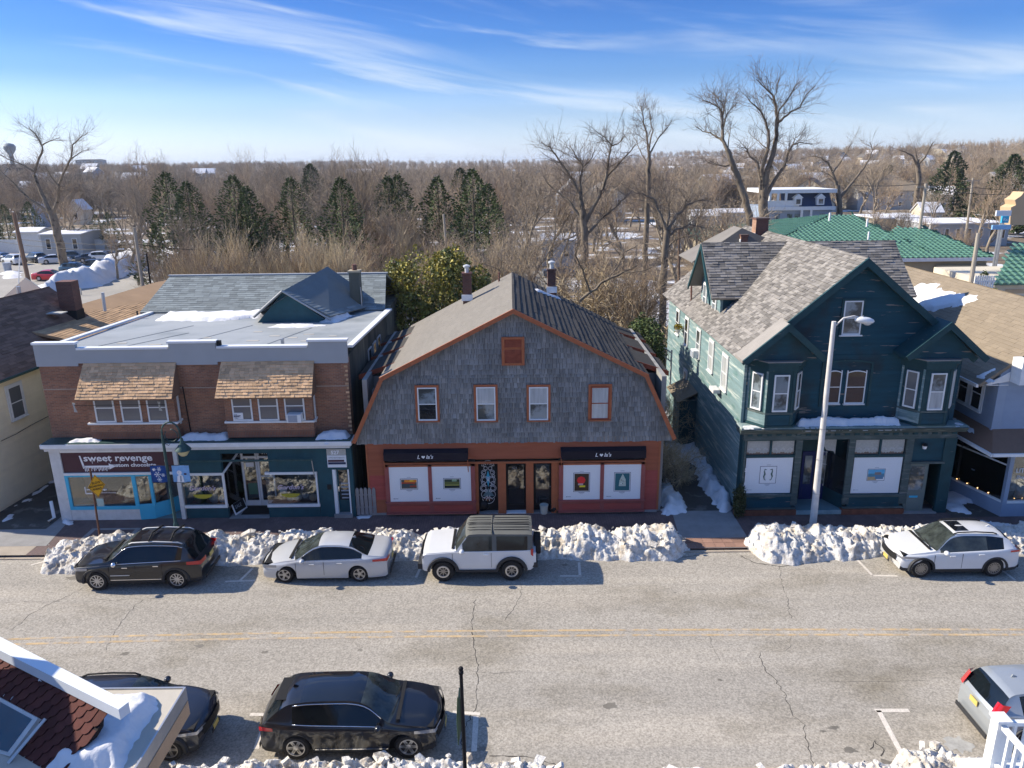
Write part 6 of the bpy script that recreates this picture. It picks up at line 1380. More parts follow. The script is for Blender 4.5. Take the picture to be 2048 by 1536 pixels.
tubeobj('service_cable', [W0 + dirv*onwall(0,882)[0] + Z_*onwall(0,882)[1] + Nw*.06, W0 + dirv*onwall(30,868)[0] + Z_*onwall(30,868)[1] + Nw*.06, W0 + dirv*onwall(60,850)[0] + Z_*onwall(60,850)[1] + Nw*.06, W0 + dirv*onwall(95,832)[0] + Z_*onwall(95,832)[1] + Nw*.06],.012, 'black', CB)
tubeobj('vent_pipe', [GY(44,618,39), GY(36,573,39)],.11, 'metal', CB); tubeobj('vent_pipe', [GY(55,575,42), GY(51,560,42)],.11, 'metal', CB)
# golden brown roof behind the brick building
GR = thing('golden_roof_house', 'low house with golden brown shingled roof behind the brown brick building', 'house', (-21,41,0))
A1 = GZ(150,700,5.9);
r0, r1, e1_, e0_ = GZ(150,615,8.0), GZ(330,558,8.0), Vector((-18.9,45.6,6.1)), Vector((-20.4,33.2,6.1))
roofplane(GR, (-28,52,6.0),(-28,41.0,6.0),(-24.8,41.0,7.35),(-24.0,52,7.35), 'shingle_golden', .3,.8,.016)
roofplane(GR, (-20.9,36.6,6.35),(-20.4,52,6.35),(-24.0,52,7.35),(-25.1,36.6,7.35), 'shingle_golden', .2,.5,.018, jit=.8)
wallbox(GR, 'wall', 'tan_wall', -27,-20.3,40,46,0,5.4)
c = GY(137,612,40.2); ct = GY(132,562,40.2); CHN = thing('chimney', 'wide rough brown brick chimney between the two brown roofs', 'chimney', (c.x, 40,6.5))
m = MB(); m.box(ct.x - .42, ct.x + .42,39.9,40.6, c.z - 1.2, ct.z); m.build('stack', M['brick_chim'], CHN)
m = MB(); m.box(ct.x - .45, ct.x + .45,39.87,40.63, c.z - 1.2, c.z - .2); m.build('tar_skirt', M['black'], CHN)
m = MB(); m.box(c.x - .3, c.x + .5,38.6,39.2,7.55,7.60); tag(m.build('roof_patch_sheet', M['lace']), 'pale sheet lying beside the wide brown chimney', 'sheet')
tubeobj('vent_pipe', [GY(210,622,41), GY(205,585,41)],.09, 'metal_lt', GR); tubeobj('vent_pipe', [GY(275,630,39.5), GY(274,622,39.5)],.05, 'black', GR)
SRH = thing('snowy_low_roof', 'low roof with snow peeping over the blue-grey ridge', 'roof', (-19,52,0))
a, b, c = GZ(375,556,5.4), GZ(410,546,6.6), GZ(470,556,5.4)
m = MB(); m.slab([(a.x, 49.5,5.4),(b.x, 49.5,6.7),(b.x, 54,6.7),(a.x, 54,5.4)][::-1],(0,0,.05)); m.build('roof', M['snow'], SRH); m = MB(); m.slab([(b.x, 49.5,6.7),(c.x, 49.5,5.6),(c.x, 54,5.6),(b.x, 54,6.7)][::-1],(0,0,.05)); m.build('roof', M['shingle_golden'], SRH); wallbox(SRH, 'wall', 'tan_wall', a.x, c.x, 49.6,54,0,5.4)
# ================================================================ street furniture
def GYz(px, py, Y): return GY(px, py, Y)
SL = thing('street_light', 'tall pale street light with cobra head in front of the green house', 'street light', (12.57,28.51,0))
base = Vector((12.57,28.5,0)); top = Vector((12.50,28.5,8.83))
m = MB(); m.tube([base + Z_*.0, base.lerp(top, .5), top],[.15,.115,.085],14); m.build('pole', M['pole_grey'], SL, smooth=True, sharp=40)
m = MB(); m.tube([base, base + Z_*.22],[.26,.2],8); m.build('base', M['asphalt_dark'], SL)
m = MB(); m.tube([top - Z_*.25, top + Vector((.35,0,.12)), top + Vector((.75,-.0,.2)), top + Vector((1.0,0,.12))],.035,8); m.build('arm', M['pole_grey'], SL, smooth=True)
m = MB(); m.ball((0,0,0),1,14,(1,1,1))
m.v = [(v[0] * .40 + top.x + 1.18, v[1] * .16 + 28.5, v[2] * (.15 if v[2] > 0 else .13) + top.z + .02 - (v[0])*.04) for v in m.v]; m.build('lamp_head', M['white_paint'], SL, smooth=True)
m = MB(); m.ball((top.x + 1.3,28.5, top.z - .09),.15,12,(1,.8,.55)); m.build('lens', M['metal_lt'], SL, smooth=True)
m = MB(); m.lathe([(.035,0),(.035,.05)],(top.x + 1.1,28.5, top.z + .16), n=8); m.build('photocell', M['metal'], SL)
for f_ in (.33,.39,.55):
 p = base.lerp(top, f_); m = MB(); m.tube([p, p + Vector((.28,-.05,-.03))],.012,5); m.build('step_bolt', M['metal'], SL)
for f_ in (.18,.35,.5): p = base.lerp(top, f_); r_ = .15 - .065*f_ + .006; m = MB(); m.lathe([(r_, -.02),(r_, .02)], tuple(p), n=14); m.build('band', M['metal'], SL)
# decorative lamp post with banners
LP = thing('lamp_post', 'dark green shepherd-crook lamp post carrying two winter banners', 'lamp post', (-14.2,28.6,0))
b0 = Vector((-14.2,28.6,0)); zt_ = 4.45
m = MB(); m.tube([b0, b0 + Z_*.15, b0 + Z_*.5, b0 + Z_*.55, b0 + Z_*zt_],[.17,.13,.10,.065,.055],12); m.build('pole', M['lamp_green'], LP, smooth=True, sharp=40)
cr = [(-.0, zt_)] + [(.36 - .36*math.cos(t), zt_ + .12 + .42*math.sin(t)) for t in [math.pi*i / 12 for i in range(13)]] + [(.74, zt_ - .15)]
m = MB(); m.tube([b0 + Vector((a, 0, b)) for a, b in cr],.035,8); m.build('crook', M['lamp_green'], LP, smooth=True)
m = MB(); m.tube([b0 + Vector((.36 + .26*math.cos(t),0, zt_ - .02 + .26*math.sin(t))) for t in [math.pi*(.5 - 1.75*i / 16) for i in range(17)]],.018,6); m.tube([b0 + Vector((.0,0, zt_ - .35)), b0 + Vector((.2,0, zt_ - .45)), b0 + Vector((.34,0, zt_ - .3))],.014,5); m.build('scroll', M['lamp_green'], LP, smooth=True)
lc = b0 + Vector((.76,0, zt_ - .15))
m = MB(); m.lathe([(.05,.0),(.07,-.12),(.10,-.2),(.12,-.24),(.30,-.46),(.32,-.50),(.28,-.50)], tuple(lc), n=18); m.build('shade', M['lamp_green'], LP, smooth=True, sharp=40)
m = MB(); m.lathe([(.24,-.50),(.23,-.6),(.14,-.74),(.03,-.78)], tuple(lc), n=16); m.build('globe', M['lamp_glass'], LP, smooth=True)
for k, (xa, xb, mt, lb, z_) in enumerate(((-.74,-.05, 'navy_cloth', 'navy banner with white snowflakes on the lamp post', 2.6),(.22,.80, 'sky_cloth', 'sky blue snowman banner on the lamp post', 2.6))):
 x0, x1 = RY(302,932,335,965,28.6)[:2] if k == 0 else RY(345,930,379,964,28.6)[:2]
 zt2 = GY(320,931,28.6).z; zb2 = GY(320,965,28.6).z
 m = MB(); n = 6; y = 28.6
 for i in range(n + 1):
  x = x0 + (x1 - x0)*i / n; w_ = .02*math.sin(i*1.3); m.v += [(x, y + w_, zb2),(x, y + w_, zt2)]
 m.f = [(2*i, 2*i + 2,2*i + 3,2*i + 1) for i in range(n)]; m.m = [0] * n
 bn = tag(m.build('banner', M[mt]), lb, 'banner')
 for z in (zt2, zb2): mm = MB(); mm.tube([(x0,28.6, z),(x1 if k == 0 else x1,28.6, z)],.012,5); mm.tube([(x1 if k == 0 else x0,28.6, z),(-14.2,28.6, z)],.012,5); mm.build('banner_arm', M['black'], bn)
 if k == 0:
  for (fx, fz, fr_) in ((.55,.8,.09),(.42,.5,.13),(.25,.78,.07),(.75,.45,.08),(.5,.2,.10)):
   cxx, czz = x0 + (x1 - x0)*fx, zb2 + (zt2 - zb2)*fz; mm = MB()
   for j in range(6):
    a_ = j*math.pi / 3; d = Vector((math.cos(a_),0, math.sin(a_))); mm.tube([Vector((cxx, y - .03, czz)), Vector((cxx, y - .03, czz)) + d*fr_],.010,4)
    for s_ in (-1,1):
     e = Vector((math.cos(a_ + s_*.7),0, math.sin(a_ + s_*.7))); q_ = Vector((cxx, y - .03, czz)) + d*fr_*.6; mm.tube([q_, q_ + e*fr_*.35],.007,4)
   mm.build('snowflake', M['print_white'], bn)
 else:
  cxx = x0 + (x1 - x0)*.42
  mm = MB(); mm.slab([(cxx + .10*math.cos(t), y - .03, zb2 + .44 + .10*math.sin(t)) for t in [2*math.pi*i / 16 for i in range(16)]][::-1],(0,.005,0)); mm.slab([(cxx - .13, y - .03, zb2 + .02),(cxx + .16, y - .03, zb2 + .02),(cxx + .13, y - .03, zb2 + .3),(cxx + .02, y - .03, zb2 + .37),(cxx - .1, y - .03, zb2 + .28)],(0,.005,0)); mm.build('snowman_print', M['print_white'], bn)
  mm = MB(); mm.slab([(cxx + .02, y - .036, zb2 + .3),(cxx + .07, y - .036, zb2 + .3),(cxx + .06, y - .036, zb2 + .05),(cxx - .0, y - .036, zb2 + .05)],(0,.004,0)); mm.ball((cxx - .03, y - .04, zb2 + .47),.014,6); mm.build('scarf_print', M['print_grey'], bn)
  mm = MB(); mm.ball((cxx + .24, y - .035, zb2 + .38),.05,8,(1.3,.1,.8)); mm.build('bird_print', M['sign_plum'], bn)
sp_ = RY(693,0,694,1,28.6)
WS = thing('warning_sign', 'yellow diamond slow roadway warning sign on a rusty post in the snowbank', 'road sign', (-17.2,28.35,0))
pb = Vector((-17.25,28.2,0)); pt = Vector((-17.12,28.2,3.2))
m = MB(); m.tube([pb, pt],.04,6); m.build('post', M['rust'], WS)
c = GY(194.5,971,28.2); Us = Vector((math.cos(.75), math.sin(.75) * -1,0)); Us = Vector((.86,.50,0)); ns = Us.cross(Z_); Vs = Z_
h_ = .50
m = MB(); cc_ = Vector((c.x, 28.15, c.z))
m.slab([cc_ - Vs*h_, cc_ + Us*h_*.62, cc_ + Vs*h_, cc_ - Us*h_*.62], ns * -.006); fc = m.build('sign_face', M['sign_yellow'], WS)
m = MB()
q_ = [cc_ - Vs*h_*.93, cc_ + Us*h_*.57, cc_ + Vs*h_*.93, cc_ - Us*h_*.57]
for a, b in zip(q_, q_[1:] + q_[:1]): m.tube([a + ns*.003, b + ns*.003],.006,4)
m.build('border', M['black'], fc)
for s_, dz, hh in (('SLOW', .10,.10),('ROADWAY', -.035,.09),('AHEAD', -.17,.09)):
 text(s_, cc_ + Vs*dz + ns*.004, Us, Vs, hh, M['black'], fc, center=True, off=.003, wscale=.8)
c2 = GY(201,1005,28.15); m = MB(); m.box(c2.x - .14, c2.x + .14,28.14,28.15, c2.z - .17, c2.z + .17); pl = m.build('parking_plate', M['ice'], WS)
# ================================================================ foreground: flag pole, scalloped roof, white balcony
FP = thing('flag_pole', 'slim black pole with round finial and furled green pennant in the foreground', 'pole', (-.75,14.4,0))
pY = 14.6
fb_, ft_ = GY(930,1536, pY), GY(922,1345, pY)
dn = (fb_ - ft_); base_ = ft_ + dn*1.0
m = MB(); m.tube([Vector((ft_.x + (fb_.x - ft_.x)*(ft_.z + .1) / (ft_.z - fb_.z + 1e-6) if 0 else fb_.x, pY, 0)), fb_, ft_],[.06,.05,.042],10); m.build('pole', M['black'], FP, smooth=True, sharp=40)
m = MB(); m.ball((ft_.x, pY, ft_.z + .10),.06,12); m.lathe([(.045,-.06),(.06,-.02),(.06,.03),(.045,.05)], tuple(ft_), n=12); m.build('finial', M['black'], FP, smooth=True)
a, b, c = GY(916,1395, pY), GY(914,1440, pY), GY(917,1488, pY); d = GY(925,1400, pY); e = GY(927,1440, pY)
m = MB(); m.slab([a, b, c, GY(921,1470, pY), e, d],(0,.35,0)); m.build('pennant', mat('pennant_green', (.14,.17,.09),.8), FP)
m = MB(); m.tube([GY(915,1395, pY), GY(914,1443, pY), GY(917,1490, pY)],.012,5); m.build('pennant_hem', M['leaf_green'], FP)
# ---- near building lower left
NB = thing('near_left_building', 'near building corner with oxblood scalloped roof, white parapet and snowy flat roof', 'building', (-9,11,0))
zf = 4.75
f0, f1 = GZ(371,1378, zf), GZ(266,1536, zf); frx, fry = (f0.x + f1.x) / 2, f0.y
m = MB(); m.box(frx - 6, frx, 6.5, fry, zf - .35, zf); m.build('flat_roof', M['felt'], NB)
m = MB(); m.box(frx, frx + .035,6.5, fry + .03, zf - .28, zf + .03); m.box(frx - 6, frx - .001, fry, fry + .035, zf - .28, zf + .03); m.build('drip_edge', M['metal'], NB)
m = MB(); m.box(frx + .036, frx + .05,6.5, fry, zf - .6, zf - .281); m.box(frx - 6, frx - .55,6.6, fry - .5,0, zf - .36); m.build('wall', M['shingle_tan'], NB)
sp = [(262,1385),(322,1388),(322,1420),(300,1448),(272,1500),(250,1545),(120,1560),(60,1560),(120,1500),(175,1440),(200,1400)]
pts = [GZ(x, y, zf) for x, y in sp]
patch('flat_roof_snow', [(p.x, p.y) for p in pts],(0,0, zf), X_, Y_, Z_, .34, res=.05, seed=2, rag=.06, edge=.35, lump=.25)
# scalloped slope: rows parallel to the parapet, falling towards the lens
zt_ = 5.5
a0, a1 = GZ(-60,1277, zt_), GZ(232,1424, zt_)
U = (a1 - a0).normalized(); hN = Vector((U.y, -U.x, 0));
Vd = (hN*math.cos(math.radians(38)) - Z_*math.sin(math.radians(38))).normalized()      # down the slope
Vu = -Vd; Nn = U.cross(Vu)
if Nn.z < 0: Nn = -Nn
Lr = (a1 - a0).length
L_len = Lr - .12; dwn = 3.3
def onslope(px, py):
 d = ray(px, py); o = Vector((0,0, CAMH)); t = (a0 - o).dot(Nn) / d.dot(Nn); p = o + d*t - a0; return (p.dot(U), p.dot(Vd))
edge = [onslope(*p) for p in [(-60,1285),(60,1318),(180,1392),(196,1412),(202,1432),(201,1450),(188,1472),(150,1505),(118,1545),(60,1620),(-60,1620)]]
def inside(u, v, P_):
 r_ = False
 for i in range(len(P_)):
  (a, b),(c, d) = P_[i], P_[i - 1]
  if (b > v) != (d > v) and u < (c - a)*(v - b) / (d - b) + a: r_ = not r_
 return r_
m = MB(); m.slab([a0 + U*u + Vd*v for u, v in edge],-Nn*.08); m.build('roof_base', M['scallop_joint'], NB)
sc_w, sc_p = .24,.175
row = 0; cnt = 0
v = .06
prototypes = {}
while v < dwn:
 off = (row % 2)*sc_w / 2; u = -.2 + off
 while u < Lr + .5:
  if not inside(u, v - .05, edge): u += sc_w; continue
  P0 = a0 + U*u + Vd*v
  pts = [(-.5,-.9),(-.5,-.05)] + [(.5 * -math.cos(t),.52*math.sin(t) ** .8) for t in [math.pi*i / 8 for i in range(1,8)]] + [(.5,-.05),(.5,-.9)]
  m = MB(); k = sc_w*.87; lift = lambda yy: .004 + .034*(yy + .9) / 1.3
  o1 = [P0 + U*(x*k) + Vd*(y*sc_w*.9) + Nn*lift(y) for x, y in pts]; m.slab(o1,-Nn*.012)
  m.build('scallop_tile', M['scallop'], NB); cnt += 1
  u += sc_w
 v += sc_p; row += 1
# white parapet along the top
zp = zt_ + .22
q0, q1, q2, q3 = GZ(-60,1243, zp), GZ(257,1404, zp), GZ(237,1419, zp), GZ(-60,1271, zp)
m = MB(); m.slab([q0, q1, q2, q3][::-1],(0,0,-.06)); m.build('parapet_cap', M['fascia'], NB)
m = MB(); m.slab([q0 - Z_*.061, q1 - Z_*.061, q2 - Z_*.061, q3 - Z_*.061][::-1],(0,0,-.16)); m.build('parapet_wall', M['fascia'], NB)
m = MB(); m.box(-18,-12.9,6.5,13.2,0,8.6); m.build('shading_block', M['shingle_tan'], NB)  # unseen block, added and sized to shade the parapet and roof snow
def onslope(px, py):
 d = ray(px, py); o = Vector((0,0, CAMH)); t = (a0 - o).dot(Nn) / d.dot(Nn); p = o + d*t - a0; return (p.dot(U), p.dot(Vd))
patch('slope_snow', [onslope(*p) for p in [(68,1345),(100,1365),(135,1390),(128,1396),(100,1380),(75,1365)]], a0, U, Vd, Nn, .06, res=.04, seed=1, rag=.04, edge=.12)
patch('slope_snow', [onslope(*p) for p in [(-10,1382),(20,1388),(62,1410),(66,1418),(50,1415),(10,1398),(-10,1392)]], a0, U, Vd, Nn, .10, res=.04, seed=2, rag=.04, edge=.12)
patch('slope_snow', [onslope(*p) for p in [(-10,1490),(8,1495),(15,1508),(-10,1512)]], a0, U, Vd, Nn, .07, res=.04, seed=3, rag=.04, edge=.12)
SK = [onslope(*p) for p in [(-40,1372),(86,1440),(30,1516),(-60,1490)]]
SKP = [a0 + U*u + Vd*v for u, v in SK]
w_ = MB(); w_.slab(SKP, Nn*.12); fr_ = w_.build('skylight', M['white_dirty'], NB)
ctr = sum(SKP, Vector()) / 4; ins = [ctr + (p - ctr)*.86 + Nn*.122 for p in SKP]
w_ = MB(); w_.slab(ins, Nn*.01); w_.build('pane', mat('skylight_blue', (.02,.11,.17),.1, coat=1.0, bump=0), fr_)
bar_ = MB(); pA_, pB_ = onslope(103,1442), onslope(30,1530); qa, qb = a0 + U*pA_[0] + Vd*pA_[1] + Nn*.15, a0 + U*pB_[0] + Vd*pB_[1] + Nn*.15
bar_.tube([qa, qb],.035,4); bar_.build('flashing_bar', M['metal_lt'], NB)
# ---- white balcony lower right
BC = thing('white_balcony', 'white painted balcony corner with baluster railing at the lower right', 'balcony', (11,12,4))
zd = 4.4; kx = GZ(1962,1462, zd);
zr_ = zd + .95; pr = GZ(2000,1446, zr_)
cx_, cy_ = pr.x, pr.y
m = MB(); m.box(cx_ - .46, cx_ + 5, cy_ - 6, cy_ + .22, zd - .14, zd); m.build('deck', M['white_paint'], BC)
m = MB(); m.box(cx_ - .42, cx_ + 5, cy_ - 6, cy_ + .18, zd - .5, zd - .141); m.box(cx_ - .38, cx_ + 5, cy_ - 6, cy_ + .12,0, zd - .501); m.build('fascia', M['white_paint'], BC)
m = MB(); m.box(cx_ - .1, cx_ + .1, cy_ - .1, cy_ + .1, zd, zr_ + .08); m.build('post', M['white_paint'], BC)
m = MB(); m.box(cx_ - .13, cx_ + .13, cy_ - .13, cy_ + .13, zr_ + .082, zr_ + .13); m.build('post_cap', M['white_paint'], BC)
m = MB(); m.box(cx_ + .1, cx_ + 5, cy_ - .045, cy_ + .045, zr_ - .04, zr_ + .03); m.box(cx_ + .1, cx_ + 5, cy_ - .03, cy_ + .03, zd + .12, zd + .18); m.build('rail', M['white_paint'], BC)
m = MB(); m.box(cx_ - .045, cx_ + .045, cy_ - 6, cy_ - .1, zr_ - .04, zr_ + .03); m.box(cx_ - .03, cx_ + .03, cy_ - 6, cy_ - .1, zd + .12, zd + .18); m.build('rail', M['white_paint'], BC)
for i in range(16):
 m = MB(); x = cx_ + .28 + i*.2; m.box(x - .025, x + .025, cy_ - .025, cy_ + .025, zd + .18, zr_ - .04); m.build('baluster', M['white_paint'], BC)
for i in range(18):
 m = MB(); y = cy_ - .28 - i*.2; m.box(cx_ - .025, cx_ + .025, y - .025, y + .025, zd + .18, zr_ - .04); m.build('baluster', M['white_paint'], BC)
# ================================================================ cars
def paint(name, col, metal=0.0, rough=.32, coat=1.0):
 m = mat(name, col, rough, var=0.03, vs=3, bump=0, metal=metal, coat=coat); return m
M['car_black'] = paint('car_paint_black', (.008,.009,.013)); M['car_white'] = paint('car_paint_white', (.62,.63,.64)); M['car_silver'] = paint('car_paint_pearl', (.50,.51,.52),.15)
M['car_grey'] = paint('car_paint_dark_grey', (.022,.024,.032),.2); M['car_silver2'] = paint('car_paint_silver', (.38,.41,.43),.4)
M['car_any'] = mat('car_paint_any', (.5,.5,.5),.35, var=0, bump=0, coat=1.0, objcol=True)
M['car_glass'] = mat('car_glass', (.006,.009,.011),.04, var=0, bump=0, coat=0.0, spec=.5)
M['car_glass_clear'] = mat('car_glass_clear', (.04,.048,.044),.04, var=.8, vs=2.5, bump=0, coat=0.0, spec=.6)
M['cladding'] = mat('black_cladding', (.03,.031,.034),.6, var=.1, bump=0)
M['tyre'] = mat('tyre_rubber', (.022,.021,.021),.85, var=.15, vs=6)
M['rim'] = mat('alloy_rim', (.55,.55,.56),.3, var=.05, metal=.8, bump=0)
M['rim_dark'] = mat('dark_rim', (.30,.29,.28),.35, var=.05, metal=.7, bump=0)
M['lamp_red'] = mat('tail_lamp_red', (.45,.01,.015),.15, var=0, bump=0, coat=1.0)
M['lamp_clear'] = mat('head_lamp', (.32,.33,.36),.08, var=0, bump=0, coat=1.0, metal=.4)
M['plate'] = mat('yellow_plate', (.55,.42,.12),.5, var=0.05)
M['hardtop'] = mat('grey_hardtop', (.12,.122,.112),.75, var=.08)
M['sky_roof'] = mat('glass_roof', (.01,.012,.016),.06, var=0, bump=0, coat=1.0)
def lin(t, x):
 if x <= t[0][0]: return t[0][1]
 for (a, b),(c, d) in zip(t, t[1:]):
  if x <= c: return b + (d - b)*(x - a) / (c - a + 1e-9)
 return t[-1][1]
def hermite(t, x):
 "smooth interpolation through the points"
 if x <= t[0][0]: return t[0][1]
 if x >= t[-1][0]: return t[-1][1]
 n = len(t)
 for i in range(n - 1):
  if x <= t[i + 1][0]:
   x0, y0 = t[i]; x1, y1 = t[i + 1]; h = x1 - x0 + 1e-9
   def sl(k):
    if k <= 0: return (t[1][1] - t[0][1]) / (t[1][0] - t[0][0])
    if k >= n - 1: return (t[-1][1] - t[-2][1]) / (t[-1][0] - t[-2][0])
    a = (t[k][1] - t[k - 1][1]) / (t[k][0] - t[k - 1][0]); b = (t[k + 1][1] - t[k][1]) / (t[k + 1][0] - t[k][0])
    return 0 if a*b < 0 else (2*a*b / (a + b) if abs(a + b) > 1e-9 else 0)
   m0, m1 = sl(i), sl(i + 1); s = (x - x0) / h
   return (2*s**3-3*s*s+1)*y0 + (s**3-2*s*s+s)*h*m0 + (-2*s**3+3*s*s)*y1 + (s**3-s*s)*h*m1
def wheel(par, x, side, r, w, W2, style, n=9, rimr=None, rimmat='rim'):
 rimr = rimr or r*.66; y1 = side*(W2 + .0); y0 = side*(W2 - w)
 m = MB(); s = side
 m.lathe([(rimr, y0),(r - .04, y0),(r, y0 + s*.05),(r, y1 - s*.05),(r - .035, y1 - s*.005),(rimr + .02, y1),(rimr, y1 - s*.02),(rimr*.96, y1 - s*.05)],(x, 0, r), 'y', 32)
 t = m.build('wheel', M['tyre'], par, smooth=True, sharp=35, local=True)
 m = MB(); m.lathe([(.001, y1 - s*.09),(rimr*.97, y1 - s*.09)],(x, 0, r), 'y', 28); m.build('brake_shadow', M['black'], t, local=True)
 m = MB(); yo = y1 - s*.035
 m.lathe([(rimr*.99, y1 - s*.07),(rimr*.99, yo + s*.02),(rimr*.90, yo + s*.02),(rimr*.88, y1 - s*.07)],(x, 0, r), 'y', 32, caps=False)
 m.lathe([(.001, yo + s*.005),(.07, yo),(.075, yo - s*.03)],(x, 0, r), 'y', 12)
 for i in range(n):
  for dd in ((-.09,.09) if style == 'twin' else (0,)):
   a = 2*math.pi*i / n + dd; d = Vector((math.cos(a),0, math.sin(a))); q = Vector((-d.z, 0, d.x)); c = Vector((x, yo, r))
   w0, w1 = (.028,.020) if style == 'twin' else ((.05,.035) if n < 8 else (.022,.016))
   tw = .12 if style == 'twist' else 0; d2 = (d + q*tw).normalized()
   P4 = [c + d*.05 - q*w0, c + d*.05 + q*w0, c + d2*rimr*.93 + q*w1, c + d2*rimr*.93 - q*w1]
   m.slab(P4, Vector((0,-s*.03,0)))
 m.build('rim', M[rimmat], t, smooth=False, local=True)
 return t
def car(name, label, loc, rotz, S, color=None, detail=True, group=None, cat='car'):
 """S: L W wb r, top = centre-line profile (x, z) tail to nose, belt = [(x,z)], glass xs: rb rt wt wb (rear base, rear top, wind top, wind base), pil, paint ..."""
 T = thing(name, label, cat, loc, rotz, group)
 ORG[T.name] = Vector((0,0,0))
 L, W = S['L'], S['W']; hL = L / 2; r = S['r']; xf, xr = S['xf'], S['xf'] - S['wb']; W2 = W / 2
 top, belt = S['top'], S['belt']; zc = S['zc']; rb, rt, wt, wb_ = S['glass']; pils = S['pil']
 ra = r + S.get('arch', .055); wr = S['wr']; roofH = max(p[1] for p in top)
 xs = set([-hL, -hL + .03,-hL + .09,-hL + .2, hL - .2, hL - .09, hL - .03, hL, rb, rt, wt, wb_] + [x for p in pils for x in p])
 for c in (xf, xr):
  for i in range(-7,8): xs.add(c + ra*math.sin(i / 7*math.pi / 2))
  xs.add(c - ra - .02); xs.add(c + ra + .02)
 x = -hL + .3
 while x < hL - .25: xs.add(x); x += .16 if detail else .4
 if not detail: pass
 xs = sorted(xs); keep = [xs[0]]
 must = {rb, rt, wt, wb_} | {x for p in pils for x in p}
 for v in xs[1:]:
  if v - keep[-1] > .012: keep.append(v)
  elif v in must: keep[-1] = v
 xs = keep
 tpf = hermite if not S.get('sharp') else lin
 def hw(x):
  e = max(0,(abs(x) - (hL - S.get('rl', .85))) / S.get('rl', .85)); return W2*(1 - S.get('taper', .13)*e ** 2.2)
 def section(x):
  w = hw(x); zt = tpf(top, x);
  ex = max(0,(abs(x) - (hL - .09)) / .09); lowz = zc + .06*ex
  zb = lowz
  for c in (xf, xr):
   if abs(x - c) < ra: zb = max(zb, r + math.sqrt(ra*ra - (x - c) ** 2))
  bz = min(lin(belt, x), zt - .05)
  t = max(0, min(1,(zt - bz - .06) / (roofH - lin(belt, x) - .06)))
  cab = t > .02
  ys = S.get('crease', .985)
  rows = []
  shoulder = w*S.get('sh', .955)
  z_lo = min(bz - .12, max(zb + .02, lowz + .14)) if zb > lowz + .01 else lowz + .14
  midz = max(lowz + (bz - lowz)*.55, zb + .04)
  rows.append((w*(.965 if zb <= lowz + .001 else .995), zb))
  rows.append((w*.998, max(z_lo, zb + .015))); rows.append((w, min(midz, bz - .08))); rows.append((w*ys, bz - .045))
  rows.append((shoulder, bz))
  yb_ = shoulder - .02; zz = zt
  ytop = yb_*(1 - t) + wr*t
  crown = S.get('crown', .05)
  zs = bz + (zt - bz)*(1 - crown / max(zt - bz, crown*1.5)) if True else zt
  zs = max(bz + .006, zt - crown*(.5 + .5*t) - .01)
  zw = bz + .012;
  rows.append((yb_, zw))
  rows.append((yb_ + (ytop - yb_)*.93, zw + (zs - zw)*.88))
  rows.append((ytop, zs)); rows.append((ytop*.62, zs + (zt - zs)*.72)); rows.append((0.0, zt))
  return rows
 B_f, B_r = S.get('bf', .16), S.get('br', .10)
 def xo(x, y, k):
  u = (y / W2) ** 2
  if x > 0: return x - B_f*u*smooth((x - .1) / (hL - .1)) - (.08*u if k >= 5 and wt - .01 <= x <= wb_ + .3 else 0)
  return x + B_r*u*smooth((-x - .3) / (hL - .3))
 V_, nrow = [],10
 secs = [section(x) for x in xs]
 for x, rows in zip(xs, secs):
  full = [(-y, z, k) for k, (y, z) in enumerate(rows)] + [(y, z, k) for k, (y, z) in reversed(list(enumerate(rows)))][1:]
  for y, z, k in full: V_.append((xo(x, abs(y), k), y, z))
 nr = 2*nrow - 1
 classes = {}
 def put(c, f): classes.setdefault(c, []).append(f)
 for i in range(len(xs) - 1):
  xm = (xs[i] + xs[i + 1]) / 2; zt = tpf(top, xm); bz = min(lin(belt, xm), zt - .05)
  cabin = zt - bz > .12
  for j in range(nr - 1):
   k = min(j, nr - 2 - j); side = 'L' if j >= nr // 2 else 'R'
   f = (i*nr + j, (i + 1)*nr + j, (i + 1)*nr + j + 1, i*nr + j + 1)
   c = 'body'
   if k == 5 and cabin and S['sw'][0] < xm < S['sw'][1]:
    g = 0
    for n_, p in enumerate(pils):
     if p[0] <= xm <= p[1]: g = None; break
     if xm > p[1]: g = n_ + 1
    c = ('window', side, g) if g is not None else ('window_post', side, n_)
   elif k >= 7 and wt <= xm <= wb_: c = 'windshield'
   elif k >= (7 if not S.get('widerear') else 6) and rb <= xm <= rt: c = 'rear_window'
   elif S.get('clad') and k == 0: c = 'cladding'
   elif S.get('hardtop') and k >= 5 and S['hardtop'][0] < xm < S['hardtop'][1]: c = 'hardtop'
   elif S.get('glassroof') and k >= 7 and S['glassroof'][0] < xm < S['glassroof'][1]: c = 'glass_roof'
   if S.get('hardtop') and c[0] == 'window_post': c = 'hardtop'
   put(c, f)
 for i in (0, len(xs) - 1):
  f = tuple(i*nr + j for j in range(nr)); put('body', f if i else f[::-1])
 pm = M[S['paint']]
 mats = {'body': pm, 'windshield': M[S.get('wsm', 'car_glass_clear')], 'rear_window': M['car_glass'], 'cladding': M['cladding'], 'hardtop': M['hardtop'], 'glass_roof': M['sky_roof']}
 for c, fs in classes.items():
  used = sorted({v for f in fs for v in f}); mp_ = {v: i for i, v in enumerate(used)}
  m = MB(); m.add([V_[v] for v in used],[tuple(mp_[v] for v in f) for f in fs])
  nm = c if isinstance(c, str) else c[0]
  o = m.build(nm, mats[c] if isinstance(c, str) else M['car_glass' if not S.get('clearside') or c[2] == 0 else 'car_glass_clear'], T, smooth=True, sharp=32, local=True)
  if color is not None: o.color = color
